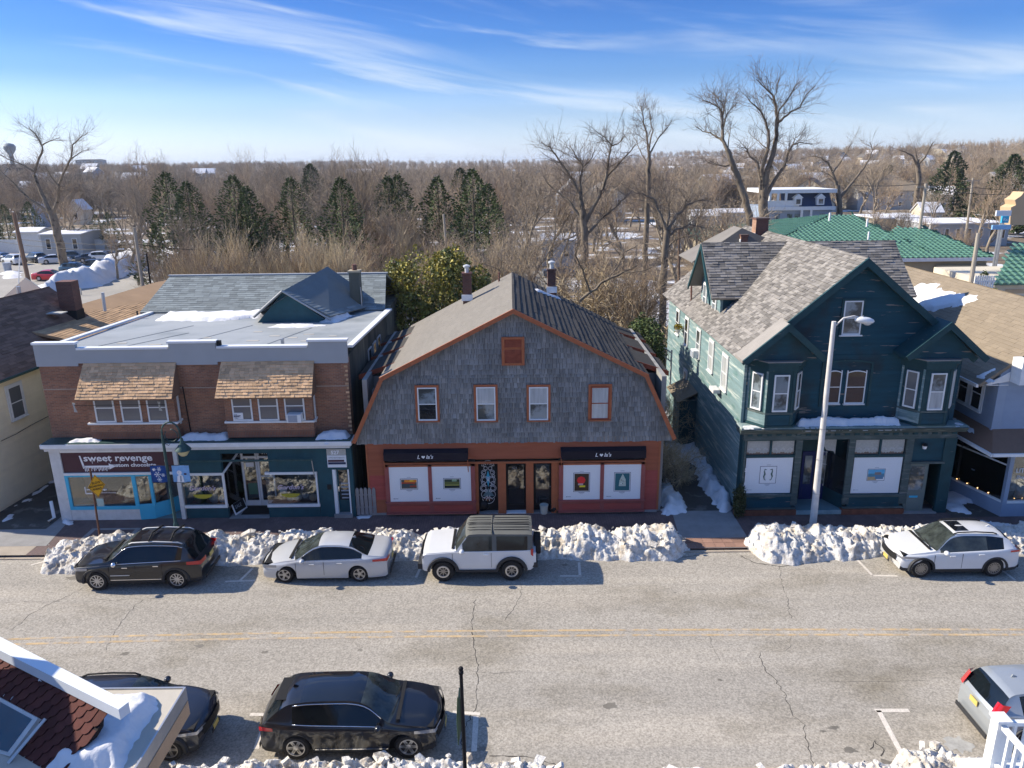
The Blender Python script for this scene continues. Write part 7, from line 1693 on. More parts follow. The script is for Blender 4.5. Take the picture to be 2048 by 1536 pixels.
 # dark under-body
 m = MB(); m.box(-hL + .22, hL - .22,-W2 + .16, W2 - .16, zc + .02, lin(belt, 0) - .12); m.build('underbody', M['black'], T, local=True)
 for xx in (xf, xr):
  for s in (-1,1):
   wheel(T, xx, s, r, S.get('tw', .23), W2 - S.get('inset', .02), S.get('rimstyle', 'plain'), S.get('spokes', 10), S.get('rimr'), S.get('rimmat', 'rim'))
   if S.get('flare'):
    m = MB(); n = 14; rr_ = ra + .0; y0_, y1_ = s*(W2 - .06), s*(W2 + S['flare'])
    for q in range(n + 1):
     a = math.pi*(1.04 - 1.08*q / n)
     for (rad, yy) in ((rr_ - .005, y0_),(rr_ - .005, y1_),(rr_ + S.get('fw', .07), y1_),(rr_ + S.get('fw', .07) + .02, y0_)):
      m.v.append((xx + rad*math.cos(a), yy, max(r + rad*math.sin(a), zc + .03)))
    for q in range(n):
     for e in range(3): m.f.append((q*4 + e, (q + 1)*4 + e, (q + 1)*4 + e + 1, q*4 + e + 1)); m.m.append(0)
    m.build('wheel_arch_trim', M['cladding'], T, smooth=True, sharp=40, local=True)
 if not detail: return T
 def sy(x, frac=1.0): return hw(x)*frac
 for s in (-1,1):
  # side mirror
  mx_, mz = wb_ - S.get('mirx', .42), lin(belt, wb_ - .3) + .08
  m = MB(); m.ball((mx_, s*(W2 + .10), mz),.13,10,(.75,.95,.72)); m.build('side_mirror', M[S.get('mirmat', S['paint'])], T, smooth=True, local=True)
  for hx in S.get('handles', ()):
   z_ = lin(belt, hx) - .12; m = MB(); m.box(hx - .10, hx + .10, s*(W2 - .015), s*(W2 + .035), z_ - .015, z_ + .02); m.build('door_handle', M[S.get('hanmat', 'chrome')], T, local=True)
  for dx in S.get('seams', ()):
   m = MB(); zt0 = zc + .16; z1 = lin(belt, dx) - .05; m.box(dx - .006, dx + .006, s*(W2 - .03), s*(W2 + .002), zt0, z1); m.build('door_seam', M['black'], T, local=True)
  if S.get('railz'):
   x0_, x1_ = S['railz']; m = MB(); m.tube([(x0_, s*(wr - .03), tpf(top, x0_) - .03),(x0_ + .15, s*(wr - .02), tpf(top, x0_ + .2) + .0),((x0_ + x1_) / 2, s*(wr - .02), roofH + .005),(x1_ - .15, s*(wr - .02), tpf(top, x1_ - .2) + .0),(x1_, s*(wr - .03), tpf(top, x1_) - .03)],.024,6); m.build('roof_rail', M[S.get('railmat', 'metal')], T, smooth=True, local=True)
  if S.get('chrome_line'):
   a, b = S['sw']; pts = []; n = 14
   for q in range(n + 1):
    x_ = a + (b - a)*q / n; rws = section(x_); pts.append((xo(x_, rws[6][0],6), s*(rws[6][0] + .012), rws[6][1] + .005))
   rws = section(b); m = MB(); m.tube(pts, .014,5)
   pts2 = [(xo(a + (b - a)*q / n, section(a + (b - a)*q / n)[5][0],5), s*(section(a + (b - a)*q / n)[5][0] + .012), section(a + (b - a)*q / n)[5][1]) for q in range(n + 1)]
   m.tube(pts2,.012,5); m.build('window_trim', M['chrome'], T, smooth=True, local=True)
  if S.get('rocker'):
   m = MB(); m.box(xr + ra + .1, xf - ra - .1, s*(W2 - .02), s*(W2 + .012), zc + .14, zc + .165); m.build('rocker_trim', M['chrome'], T, local=True)
  # lamps wrap the corners
  z0, z1, dl = S['head']; m = MB(); xe = hL
  P_ = []
  for q in range(6):
   x_ = hL - .01 - dl*q / 5; y_ = hw(x_) + .006; P_.append((xo(x_, y_*.985,3) + (.02 if q == 0 else 0), s*y_))
  inner = (hL - B_f*.25 + .012, s*hw(hL)*.55)
  pl_ = [inner] + P_; zt0 = lambda i: z1 - (z1 - z0)*.0 ;
  mm = MB()
  for q, (a, b) in enumerate(pl_):
   t = q / (len(pl_) - 1); mm.v += [(a, b, z0 + (z1 - z0)*(.45*t)),(a - .004, b, z1 + .02*t)]
  mm.f = [(2*q, 2*q + 2,2*q + 3,2*q + 1) for q in range(len(pl_) - 1)]; mm.m = [0] * len(mm.f); mm.build('headlight', M['lamp_clear'], T, smooth=True, local=True)
  z0, z1, dl = S['tail']; pl_ = [(-hL + B_r*.25 - .012, s*hw(-hL)*S.get('tailin', .5))] + [(xo(-hL + .01 + dl*q / 5, hw(-hL + dl*q / 5)*.985,3) - (.02 if q == 0 else 0), s*(hw(-hL + .01 + dl*q / 5) + .006)) for q in range(6)]
  mm = MB()
  for q, (a, b) in enumerate(pl_):
   t = q / (len(pl_) - 1); mm.v += [(a, b, z0 + (z1 - z0)*.3*t),(a + S.get('taillean', 0)*(z1 - z0), b*(1 - .08*S.get('taillean', 0)), z1)]
  mm.f = [(2*q, 2*q + 2,2*q + 3,2*q + 1) for q in range(len(pl_) - 1)]; mm.m = [0] * len(mm.f); mm.build('tail_light', M['lamp_red'], T, smooth=True, local=True)
 # grille, plates, bumper inserts
 gz0, gz1, gw = S['grille']; m = MB(); n = 10
 for q in range(n + 1):
  y = -gw + 2*gw*q / n; x_ = hL - B_f*(y / W2) ** 2 + .012; m.v += [(x_, y, gz0),(x_, y, gz1)]
 m.f = [(2*q, 2*q + 2,2*q + 3,2*q + 1) for q in range(n)]; m.m = [0] * n; m.build('grille', M['black'], T, local=True)
 m = MB(); m.box(hL + .012, hL + .03,-.26,.26, zc + .10, zc + .22); m.build('bumper_insert', M['cladding'], T, local=True)
 if S.get('fplate', True): m = MB(); m.box(hL + .015, hL + .035,-.16,.16, gz0 - .18, gz0 - .02); m.build('number_plate', M['plate'], T, local=True)
 pz = S.get('rplate', .75); m = MB(); m.box(-hL - .035,-hL - .01,-.16,.16, pz, pz + .15); pl = m.build('number_plate', M['plate'], T, local=True)
 m = MB(); m.box(-hL - .03,-hL - .005,-W2*.75, W2*.75, zc + .04, zc + .16); m.build('rear_bumper_insert', M['cladding'], T, local=True)
 if S.get('antenna'):
  ax = S['antenna']; z_ = tpf(top, ax); m = MB(); m.slab([(ax - .10,-.015, z_ - .01),(ax + .09,-.015, z_ - .01),(ax - .06,-.015, z_ + .07)],(0,.03,0)); m.build('antenna_fin', M[S['paint']], T, local=True)
 x_ = wb_; m = MB()
 m.tube([(x_ - .10,-.55, tpf(top, x_ - .1) + .01),(x_ - .02,.1, tpf(top, x_ - .02) + .012)],.012,4); m.tube([(x_ - .10,.05, tpf(top, x_ - .1) + .012),(x_ - .02,.6, tpf(top, x_ - .02) - .01)],.012,4); m.build('wiper', M['black'], T, local=True)
 m = MB(); w_ = hw(wb_)*.8; m.box(wb_ + .0, wb_ + .1,-w_, w_, tpf(top, wb_) - .02, tpf(top, wb_) + .006); m.build('cowl', M['black'], T, local=True)
 return T
SUV1 = dict(L=4.82, W=1.94, wb=2.92, xf=1.50, r=.385, zc=.30, wr=.60, top=[(-2.41,.80),(-2.36,1.00),(-2.20,1.16),(-1.82,1.60),(-1.62,1.70),(-1.2,1.745),(-.3,1.77),(.35,1.72),(1.12,1.20),(1.35,1.15),(2.0,1.07),(2.28,.98),(2.38,.86),(2.41,.72)],
 belt=[(-2.4,1.16),(-1.0,1.12),(1.1,1.04),(2.4,.9)], glass=(-2.20,-1.72,.30,1.12), sw=(-1.72,.95), pil=[(-1.02,-.96),(-.08,.02)], paint='car_black', clad=True, flare=.012, rimstyle='plain', spokes=10,
 handles=(-.75,.38), seams=(-.95,.02,.98), railz=(-1.65,.3), railmat='metal_lt', chrome_line=True, rocker=True, head=(.78,.92,.5), tail=(.95,1.12,.45), grille=(.74,.88,.62), mirmat='chrome', rplate=.9, antenna=None, widerear=False)
SEDAN = dict(L=4.86, W=1.86, wb=2.80, xf=1.48, r=.335, zc=.19, wr=.56, top=[(-2.43,.78),(-2.39,.98),(-2.25,1.05),(-1.95,1.09),(-1.72,1.12),(-.98,1.40),(-.5,1.455),(0,1.46),(.3,1.41),(1.18,.98),(1.45,.95),(2.0,.84),(2.3,.72),(2.4,.62),(2.43,.52)],
 belt=[(-2.4,1.0),(-1.2,.95),(1.1,.88),(2.4,.7)], glass=(-1.72,-.95,.22,1.18), sw=(-1.5,.95), pil=[(-1.10,-1.06),(-.10,-.02)], paint='car_silver', rimstyle='twin', spokes=5,
 handles=(-.62,.42), seams=(-.02,1.02), chrome_line=True, head=(.60,.74,.5), tail=(.82,.94,.5), grille=(.50,.62,.5), hanmat='car_silver', rplate=.62, antenna=-1.0, taper=.16, bf=.22, mirx=.45, rl=1.0, crown=.07)
OFFR = dict(L=4.16, W=1.92, wb=2.55, xf=1.28, r=.42, zc=.42, wr=.78, arch=.075, top=[(-2.08,1.14),(-2.06,1.84),(-1.9,1.87),(0,1.90),(.40,1.87),(.86,1.28),(.98,1.25),(1.9,1.18),(2.04,1.12),(2.08,.98)],
 belt=[(-2.1,1.23),(.9,1.20),(2.1,1.10)], glass=(-2.20,-2.18,.46,.86), sw=(-1.86,.62), pil=[(-.72,-.56)], paint='car_white', clad=False, flare=.07, fw=.09, sharp=True, hardtop=(-2.1,.44), rimstyle='plain', spokes=8, rimr=.25, rimmat='rim_dark', tw=.28, inset=-.03,
 handles=(-.32,), seams=(-.52,.92), head=(.92,1.06,.06), tail=(.98,1.30,.07), grille=(.86,1.12,.78), fplate=False, rplate=.6, taper=.05, bf=.03, br=.02, crown=.04, hanmat='car_white', sh=.985, mirx=.30, clearside=True, rl=.4, tailin=.88)
CROSS = dict(L=4.58, W=1.84, wb=2.70, xf=1.40, r=.36, zc=.24, wr=.56, top=[(-2.29,.84),(-2.25,1.04),(-2.12,1.16),(-1.78,1.52),(-1.55,1.60),(-.9,1.67),(-.2,1.685),(.25,1.63),(1.06,1.12),(1.3,1.08),(1.9,.99),(2.16,.9),(2.26,.76),(2.29,.62)],
 belt=[(-2.3,1.16),(-1.0,1.08),(1.0,.99),(2.3,.85)], glass=(-2.12,-1.68,.20,1.06), sw=(-1.62,.86), pil=[(-1.02,-.98),(-.16,-.08)], paint='car_white', clad=True, flare=.014, rimstyle='plain', spokes=15, rimmat='rim_dark',
 handles=(-.72,.34), seams=(-.04,.98), railz=(-1.4,.2), railmat='black', head=(.74,.84,.55), tail=(.98,1.08,.4), grille=(.56,.82,.55), hanmat='car_white', rplate=.8, antenna=-1.35, sunroof=(-.45,.12), taper=.17, bf=.22, rl=1.0, clearside=True, crown=.06)
EVSUV = dict(L=4.82, W=1.91, wb=2.95, xf=1.53, r=.37, zc=.22, wr=.60, top=[(-2.41,.86),(-2.38,1.02),(-2.28,1.12),(-1.78,1.50),(-1.55,1.58),(-.9,1.635),(-.1,1.645),(.4,1.58),(1.22,1.12),(1.5,1.07),(2.1,.97),(2.3,.88),(2.39,.74),(2.41,.6)],
 belt=[(-2.4,1.14),(-1.0,1.06),(1.1,.99),(2.4,.86)], glass=(-2.28,-1.80,.34,1.22), sw=(-1.5,.95), pil=[(-.34,-.28)], paint='car_black', clad=True, rimstyle='twin', spokes=6, rimmat='rim',
 handles=(), seams=(-.32,1.05), chrome_line=True, rocker=True, head=(.74,.86,.5), tail=(.86,1.0,.35), grille=(.50,.80,.7), glassroof=(-1.3,.36), rplate=.65, antenna=-1.52, taper=.15, bf=.24, rl=1.0, wsm='car_glass_clear', crown=.055, mirmat='car_black')
# --- the row at the far kerb (all face left) and the row at the near kerb (all face right)
def place(wf, wrr, S, z=RZ, facing=-1):
 a, b = GZ(*wf, z), GZ(*wrr, z); mx_ = (a.x + b.x) / 2; my = (a.y + b.y) / 2
 cxw = (S['xf'] + S['xf'] - S['wb']) / 2
 return Vector((mx_ - facing*cxw, my + S['W'] / 2 - .03, z))
p = place((195,1182),(356,1178), SUV1); J = car('parked_suv', 'black estate SUV with roof bars parked at the left end of the far kerb', p, math.pi + .02, SUV1)
for xb in (-.35,-1.15):
 m = MB(); m.tube([(xb - .12,-.62,1.83),(xb + .0,0,1.86),(xb - .12,.62,1.83)],.035,6); m.build('roof_bar', M['black'], J, smooth=True, local=True)
m = MB(); m.box(-.05,.28,-.42,.42,1.742,1.752); m.build('sunroof', M['sky_roof'], J, local=True)
m = MB(); m.box(.25,.95,-.982,-.974,.62,.65); m.box(.25,.95,.974,.982,.62,.65); m.build('badge_strip', M['metal_lt'], J, local=True)
p = place((570,1166),(720,1165), SEDAN); K = car('parked_sedan', 'pearl silver four-door sedan parked between the black SUV and the white off-roader', p, math.pi, SEDAN)
p = place((888,1163),(1023,1160), OFFR); O4 = car('parked_off_roader', 'white two-door off-roader with grey hardtop and rear spare wheel at the far kerb', p, math.pi, OFFR)
m = MB(); m.lathe([(.001,-2.12),(.40,-2.12),(.42,-2.16),(.42,-2.34),(.39,-2.38),(.25,-2.385),(.22,-2.34),(.001,-2.34)],(0,-.0,1.06), 'x', 32); m.build('spare_wheel', M['tyre'], O4, smooth=True, sharp=35, local=True)
for s in (-1,1):
 m = MB(); m.box(-.75,.72, s*.93 - .07, s*.93 + .07,.40,.48); m.build('side_step', M['cladding'], O4, local=True)
 for xx in (1.28,1.28 - 2.55):
  m = MB(); m.lathe([(.185, s*1.0),(.24, s*1.0),(.24, s*.96),(.185, s*.96),(.185, s*1.0)],(xx, 0,.42), 'y', 28, caps=False); m.build('rim_ring', M['rim'], O4, smooth=True, sharp=35, local=True)
m = MB(); m.box(-2.0,.40,-.02,.02,1.905,1.908);
for y in (-.5,-.3,-.1,.1,.3,.5): m.box(-1.95,-.62, y - .012, y + .012,1.878,1.896); m.box(-.5,.36, y - .012, y + .012,1.892,1.902)
m.build('roof_rib', M['cladding'], O4, local=True)
m = MB(); m.box(-.56,-.545,-.78,.78,1.86,1.905); m.build('roof_joint', M['black'], O4, local=True)
m = MB(); m.box(2.05,2.22,-.92,.92,.52,.74); m.box(-2.24,-2.05,-.9,.9,.52,.72); m.build('bumper', M['cladding'], O4, local=True)
m = MB(); m.tube([(.95,-.80,1.2),(.95,-.82,1.75)],.008,4); m.build('aerial', M['black'], O4, local=True)
p = place((1838,1155),(1988,1155), CROSS); C5 = car('parked_crossover', 'white crossover with sunroof parked on its own at the right of the far kerb', p, math.pi + .0, CROSS)
m = MB(); m.box(-.42,.10,-.38,.38,1.672,1.682); m.build('sunroof', M['sky_roof'], C5, local=True)
p = place((820,1519),(592,1520), EVSUV, facing=1); EV = car('parked_suv', 'glossy black SUV with glass roof and twin-spoke wheels at the near kerb', p, 0, EVSUV)
m = MB(); m.box(-2.0,-1.68,-.45,.45,1.505,1.515); m.build('spoiler_slot', M['black'], EV, local=True)
DK = dict(CROSS); DK.update(paint='car_grey', rimstyle='twin', spokes=5, rimmat='rim_dark', chrome_line=False)
w = GZ(341,1524, RZ); p = Vector((w.x - DK['xf'], w.y + DK['W'] / 2 - .03, RZ)); car('parked_crossover', 'dark grey crossover half hidden under the snowy flat roof at the near kerb', p, 0, DK)
CRV = dict(CROSS); CRV.update(L=4.6, paint='car_silver2', top=[(-2.30,.84),(-2.27,1.06),(-2.20,1.14),(-1.92,1.55),(-1.72,1.64),(-.9,1.70),(-.2,1.70),(.25,1.65),(1.06,1.14),(1.3,1.08),(1.9,.99),(2.16,.9),(2.26,.76),(2.30,.62)], glass=(-2.2,-1.90,.20,1.06), tail=(1.0,1.38,.16), taillean=.45, tailin=.80, rplate=.86, head=(.72,.86,.5), railz=None, antenna=-1.35)
a = GZ(1902,1400,.55); b = GZ(1975,1488,.1)
car('parked_crossover', 'silver crossover with red tail lamps and yellow plate beside the white balcony', Vector((a.x + 2.3 + .40,16.95, RZ)),0, CRV)
# ---- cars in the parking lots behind the houses, simpler bodies sharing one mesh, each with its own colour
SIMPLE = dict(CROSS); SIMPLE.update(paint='car_any', clad=False, flare=None, rimstyle='plain', spokes=6)
SIMSED = dict(SEDAN); SIMSED.update(paint='car_any', rimstyle='plain', spokes=6)
lot = [((105,560), 'sed', 0,(.55,.01,.02,1), 'red hatchback behind the long snow heap in the car park'),((155,547), 'suv', .0,(.05,.12,.18,1), 'blue-green SUV just behind the red hatchback'),
 ((200,540), 'suv', .1,(.02,.02,.025,1), 'black SUV behind the blue-green one beside the snow heap'),((28,528), 'suv', 2.6,(.6,.61,.62,1), 'white pickup-like SUV left of the brown utility pole'),
 ((72,524), 'suv', 2.6,(.03,.04,.06,1), 'dark blue SUV right of the brown utility pole'),((112,526), 'sed', .5,(.55,.56,.58,1), 'white sedan in the middle of the car park row'),((150,521), 'suv', .4,(.10,.13,.15,1), 'grey SUV right of the white sedan in the row'),
 ((185,523), 'sed', .4,(.04,.06,.09,1), 'dark sedan behind the grey SUV in the row'),((208,522), 'suv', .3,(.58,.6,.62,1), 'white SUV at the far end of the row by the snow heap'),((222,518), 'sed', .2,(.02,.03,.05,1), 'black sedan parked at the end of the row under the trees'),((5,522), 'sed', 2.6,(.03,.035,.05,1), 'dark sedan cut by the left edge of the photo'),
 ((248,514), 'sed', .3,(.55,.58,.62,1), 'pale sedan beyond the snow heap near the thin pole'),
 ((523,536), 'suv', .2,(.55,.55,.52,1), 'snow-topped white van-like SUV between the golden bushes'),((520,552), 'sed', 0,(.5,.52,.55,1), 'white sedan peeping over the blue-grey ridge'),((480,554), 'sed', 3.1,(.05,.06,.08,1), 'dark sedan peeping over the blue-grey ridge'),
 ((733,566), 'suv', 2.8,(.30,.01,.03,1), 'dark red SUV right of the rendered chimney'),((765,568), 'sed', .2,(.4,.42,.5,1), 'pale sedan beside the dark red SUV'),((1120,553), 'sed', .1,(.04,.07,.12,1), 'dark blue sedan beyond the black shingled roof')]
protos = {}
for (px, kind, rz_, col, lab) in lot:
 g = GZ(px[0], px[1],0)
 if kind not in protos:
  T = car('parked_car', lab, (g.x, g.y, 0), rz_, SIMPLE if kind == 'suv' else SIMSED, color=col, detail=False, group='cars in the car parks behind the houses'); protos[kind] = T
 else:
  T = dup(protos[kind],(g.x, g.y, 0), rz_, lab, color=col)
# ================================================================ trees
def twigtree(seed, H, spread, trunk_r, levels=4, nb=(4,5,5,5), up=.55, fork=.25, tw=.012, droop=0.0, multi=1, clear=.25, lrat=(.62,.6,.55,.5), wob=.22, thin=.55):
 "limbs (parts 'trunk') and fine twigs (part 'crown') as two meshes in local coordinates"
 rq = random.Random(seed); T, C = MB(), MB()
 def grow(p, d, L, r, lev):
  n = 5 if lev < 2 else (4 if lev == 2 else 2); pts = [p]; dd = d.copy(); rs = [r]
  tip = .35 if lev < levels - 1 else .3
  for i in range(n):
   dd = (dd + Vector((rq.gauss(0, wob), rq.gauss(0, wob), rq.gauss(0, wob) + (up*.16 if droop == 0 else -droop*.2*(lev > 1))))).normalized()
   pts.append(pts[-1] + dd*L / n); rs.append(r*(1 - (1 - tip)*(i + 1) / n))
  sides = 7 if lev == 0 else (5 if lev == 1 else 3)
  (T if lev <= 1 else C).tube(pts, rs, sides, caps=False)
  if lev >= levels: return
  k = nb[min(lev, len(nb) - 1)]
  for j in range(k):
   f = (clear if lev == 0 else .22) + (1 - (clear if lev == 0 else .22))*(j + rq.random()*.8) / k
   f = min(f, .98); x = f*n; i = int(x); q = pts[i].lerp(pts[min(i + 1, n)], x - i)
   a = rq.uniform(0,6.283); perp = dd.cross(Vector((math.cos(a), math.sin(a),.3))).normalized()
   nd = (dd*(1 - fork - .25*(1 - f)) + perp*(spread*rq.uniform(.7,1.2)) + Z_*up*.35).normalized()
   rr_ = max(rs[i] * thin*rq.uniform(.8,1.1), tw*.6)
   grow(q, nd, L*lrat[min(lev, 3)] * rq.uniform(.75,1.2)*(1.15 - .45*f if lev == 0 else 1), rr_, lev + 1)
 for s in range(multi):
  if multi == 1: grow(Vector((0,0,0)), Vector((rq.gauss(0,.05), rq.gauss(0,.05),1)).normalized(), H*.62, trunk_r, 0)
  else:
   a = 6.283*s / multi + rq.random(); d = Vector((math.cos(a)*rq.uniform(.1,.75), math.sin(a)*rq.uniform(.1,.75),1)).normalized()
   grow(Vector((math.cos(a)*.2, math.sin(a)*.2,0)), d, H*.62*rq.uniform(.75,1.05), trunk_r*rq.uniform(.5,1),0)
 return T, C
M['bark_grey'] = mat('grey_bark', (0.27,0.225,0.17),0.95, var=.3, vs=2, stretch=(2,2,.5), c2=(.09,.075,.055), c2s=1.5)
M['twig_tan'] = mat('tan_twigs', (0.52,0.415,0.26),0.95, var=.25, vs=.5, bump=0, rndv=.3, objv=.25)
M['twig_grey'] = mat('grey_brown_twigs', (0.31,0.25,0.18),0.95, var=.25, vs=.4, bump=0, rndv=.3, objv=.32)
M['twig_red'] = mat('reddish_twigs', (0.33,0.25,0.17),0.95, var=.25, vs=.4, bump=0, rndv=.3, objv=.32)
M['spruce'] = mat('spruce_green', (0.05,0.072,0.03),0.85, var=.4, vs=1.2, rndv=.5, bump=0)
M['magnolia'] = mat('magnolia_leaf', (0.36,0.30,0.055),0.5, var=.5, vs=2.0, c2=(0.08,0.105,0.03), c2s=1.3, c2t=(0.46,0.62), rndv=.35, bump=0, coat=.2)
KT = {}
M['bark_dark'] = mat('dark_grey_bark', (0.19,0.155,0.115),0.95, var=.3, vs=2, stretch=(2,2,.5), c2=(.08,.065,.05), c2s=1.5)
M['twig_dark'] = mat('dark_twigs', (0.20,0.155,0.115),0.95, var=.25, vs=.4, bump=0, rndv=.3)
def kind(key, name, label, group, cat, args, bark, tw):
 T, C = twigtree(**args)
 r = thing(name, label, cat, (0,0,-500),0, group); ORG[r.name] = Vector()
 T.build('trunk', M[bark], r, smooth=True, local=True); C.build('crown', M[tw], r, local=True)
 KT[key] = r; return r
kind('round1', 'bare_tree', 'spreading bare deciduous tree with grey-brown twigs in the wood', 'bare trees of the wood behind the houses', 'tree', dict(seed=1, H=12, spread=.85, trunk_r=.27, nb=(8,6,6,4), levels=4, tw=.018, thin=.6), 'bark_grey', 'twig_grey')
kind('round2', 'bare_tree', 'bare deciduous tree with reddish fine twigs in the wood', 'bare trees of the wood behind the houses', 'tree', dict(seed=2, H=12, spread=.7, trunk_r=.25, nb=(8,6,6,4), levels=4, up=.8, tw=.018, thin=.6), 'bark_grey', 'twig_red')
kind('tall', 'bare_tree', 'tall slender bare tree with few upright limbs in the wood', 'bare trees of the wood behind the houses', 'tree', dict(seed=4, H=18, spread=.5, trunk_r=.24, nb=(9,5,5,4), levels=4, clear=.35, up=.9), 'bark_grey', 'twig_grey')
kind('gold', 'bare_shrub_tree', 'many-stemmed bare shrub tree with golden tan twigs', 'golden bare shrub trees behind the brick building', 'tree', dict(seed=7, H=8, spread=.38, trunk_r=.12, multi=11, nb=(7,6,6), levels=3, up=.8, clear=.2, wob=.13, lrat=(.55,.55,.5)), 'bark_grey', 'twig_tan')
kind('gold2', 'bare_shrub_tree', 'low broad bare shrub tree with pinkish tan twigs', 'golden bare shrub trees behind the brick building', 'tree', dict(seed=9, H=6.5, spread=.5, trunk_r=.10, multi=10, nb=(7,6,6), levels=3, up=.5, clear=.2, wob=.18, lrat=(.6,.58,.5)), 'bark_grey', 'twig_red')
kind('brush', 'bare_bush', 'tangled bare bush of tan stems in the back yards', 'tangled bare bushes in the back yards', 'bush', dict(seed=12, H=3.2, spread=.8, trunk_r=.04, multi=14, nb=(6,6,5), levels=3, up=.25, clear=.1, wob=.3, lrat=(.7,.6,.5)), 'bark_grey', 'twig_tan')
def conifer(key, seed, H, R, label, name='evergreen_tree', dens=1.0, mt='arbor', size=.24):
 rq = random.Random(seed); C, T = MB(), MB(); T.tube([(0,0,0),(0,0, H*.97)],[.2,.03],6)
 n = int(4600*dens)
 for i in range(n):
  h = rq.random() ** 1.25; z = .4 + h*(H - .4); a = rq.uniform(0,6.283)
  lob = 1 + .34*math.sin(a*3 + seed + z*.7) + .22*math.sin(a*5 - z*1.3)
  rad = R*1.15*(1 - h) ** .62*lob*rq.uniform(.55,1.05) ** .6 + .06
  c = Vector((rad*math.cos(a), rad*math.sin(a), z + rq.gauss(0,.12) + rad*.12))
  d = Vector((math.cos(a), math.sin(a), rq.uniform(.15,.8))).normalized(); q = d.cross(Vector((rq.gauss(0,1), rq.gauss(0,1), rq.gauss(0,1)))).normalized(); s = size*rq.uniform(.6,1.4)*(1.1 - .5*h)
  C.add([c - q*s*.35, c + d*s, c + q*s*.35, c - d*s*.5],[(0,1,2,3)])
 r = thing(name, label, 'tree', (0,0,-500),0, 'evergreens standing in the wood'); ORG[r.name] = Vector()
 T.build('trunk', M['bark'], r, local=True); C.build('crown', M[mt], r, local=True); KT[key] = r
conifer('con1', 1,12,2.9, 'dark bushy evergreen standing among bare trees', dens=1.3); conifer('con2', 5,10,2.3, 'narrow dark evergreen standing among bare trees'); conifer('con3', 9,15,4.0, 'tall dark spruce in the distance', mt='spruce', dens=1.2, size=.45)
used_k = set()
BASE = {k: r['label'] for k, r in KT.items()}
def where(x, Y):
 px = 1024 + 1500*x / (Y*.96 + 4)
 a = ('beyond the left car park', 'behind the brick building', 'behind the magnolia', 'behind the shingled building', 'between the two gabled houses', 'behind the green house', 'beyond the green tiles')[sum(px > q for q in (300,700,850,1130,1400,1750))]
 b = 'in the yards' if Y < 62 else ('in the near wood' if Y < 100 else ('in the middle wood' if Y < 165 else 'in the far wood'))
 return b + ' ' + a
SHORT = {'round1': 'spreading bare tree with grey-brown twigs', 'round2': 'bare tree with reddish twigs', 'tall': 'slender upright bare tree', 'gold': 'golden many-stemmed shrub tree', 'gold2': 'broad pinkish tan shrub tree', 'brush': 'tangled tan bush', 'con1': 'bushy dark evergreen', 'con2': 'narrow dark evergreen', 'con3': 'tall dark spruce'}
def put(key, loc, h=None, label=None, rz=None, group=None, base=None):
 H0 = {'round1': 12, 'round2': 12, 'tall': 18, 'gold': 8, 'gold2': 6.5, 'brush': 3.2, 'con1': 12, 'con2': 10, 'con3': 15}[key]
 s = (h / H0) if h else 1.0
 r = KT[key]; lab = label or (SHORT[key] + ' ' + where(loc[0], loc[1]))
 if key not in used_k:
  used_k.add(key); r.location = loc; r.rotation_euler = (0,0, rz if rz is not None else rnd.uniform(0,6.28)); r.scale = (s, s, s); o = r
  o['label'] = lab
 else: o = dup(r, loc, rz if rz is not None else rnd.uniform(0,6.28), lab, s)
 return o
def putpx(key, px, py_top, Y, label=None, **kw):
 "a tree whose tip shows at the pixel, standing at depth Y"
 t = GY(px, py_top, Y); g = hill(t.x, Y); return put(key, (t.x, Y, g - .1),(t.z - g)*1.02, label, **kw)
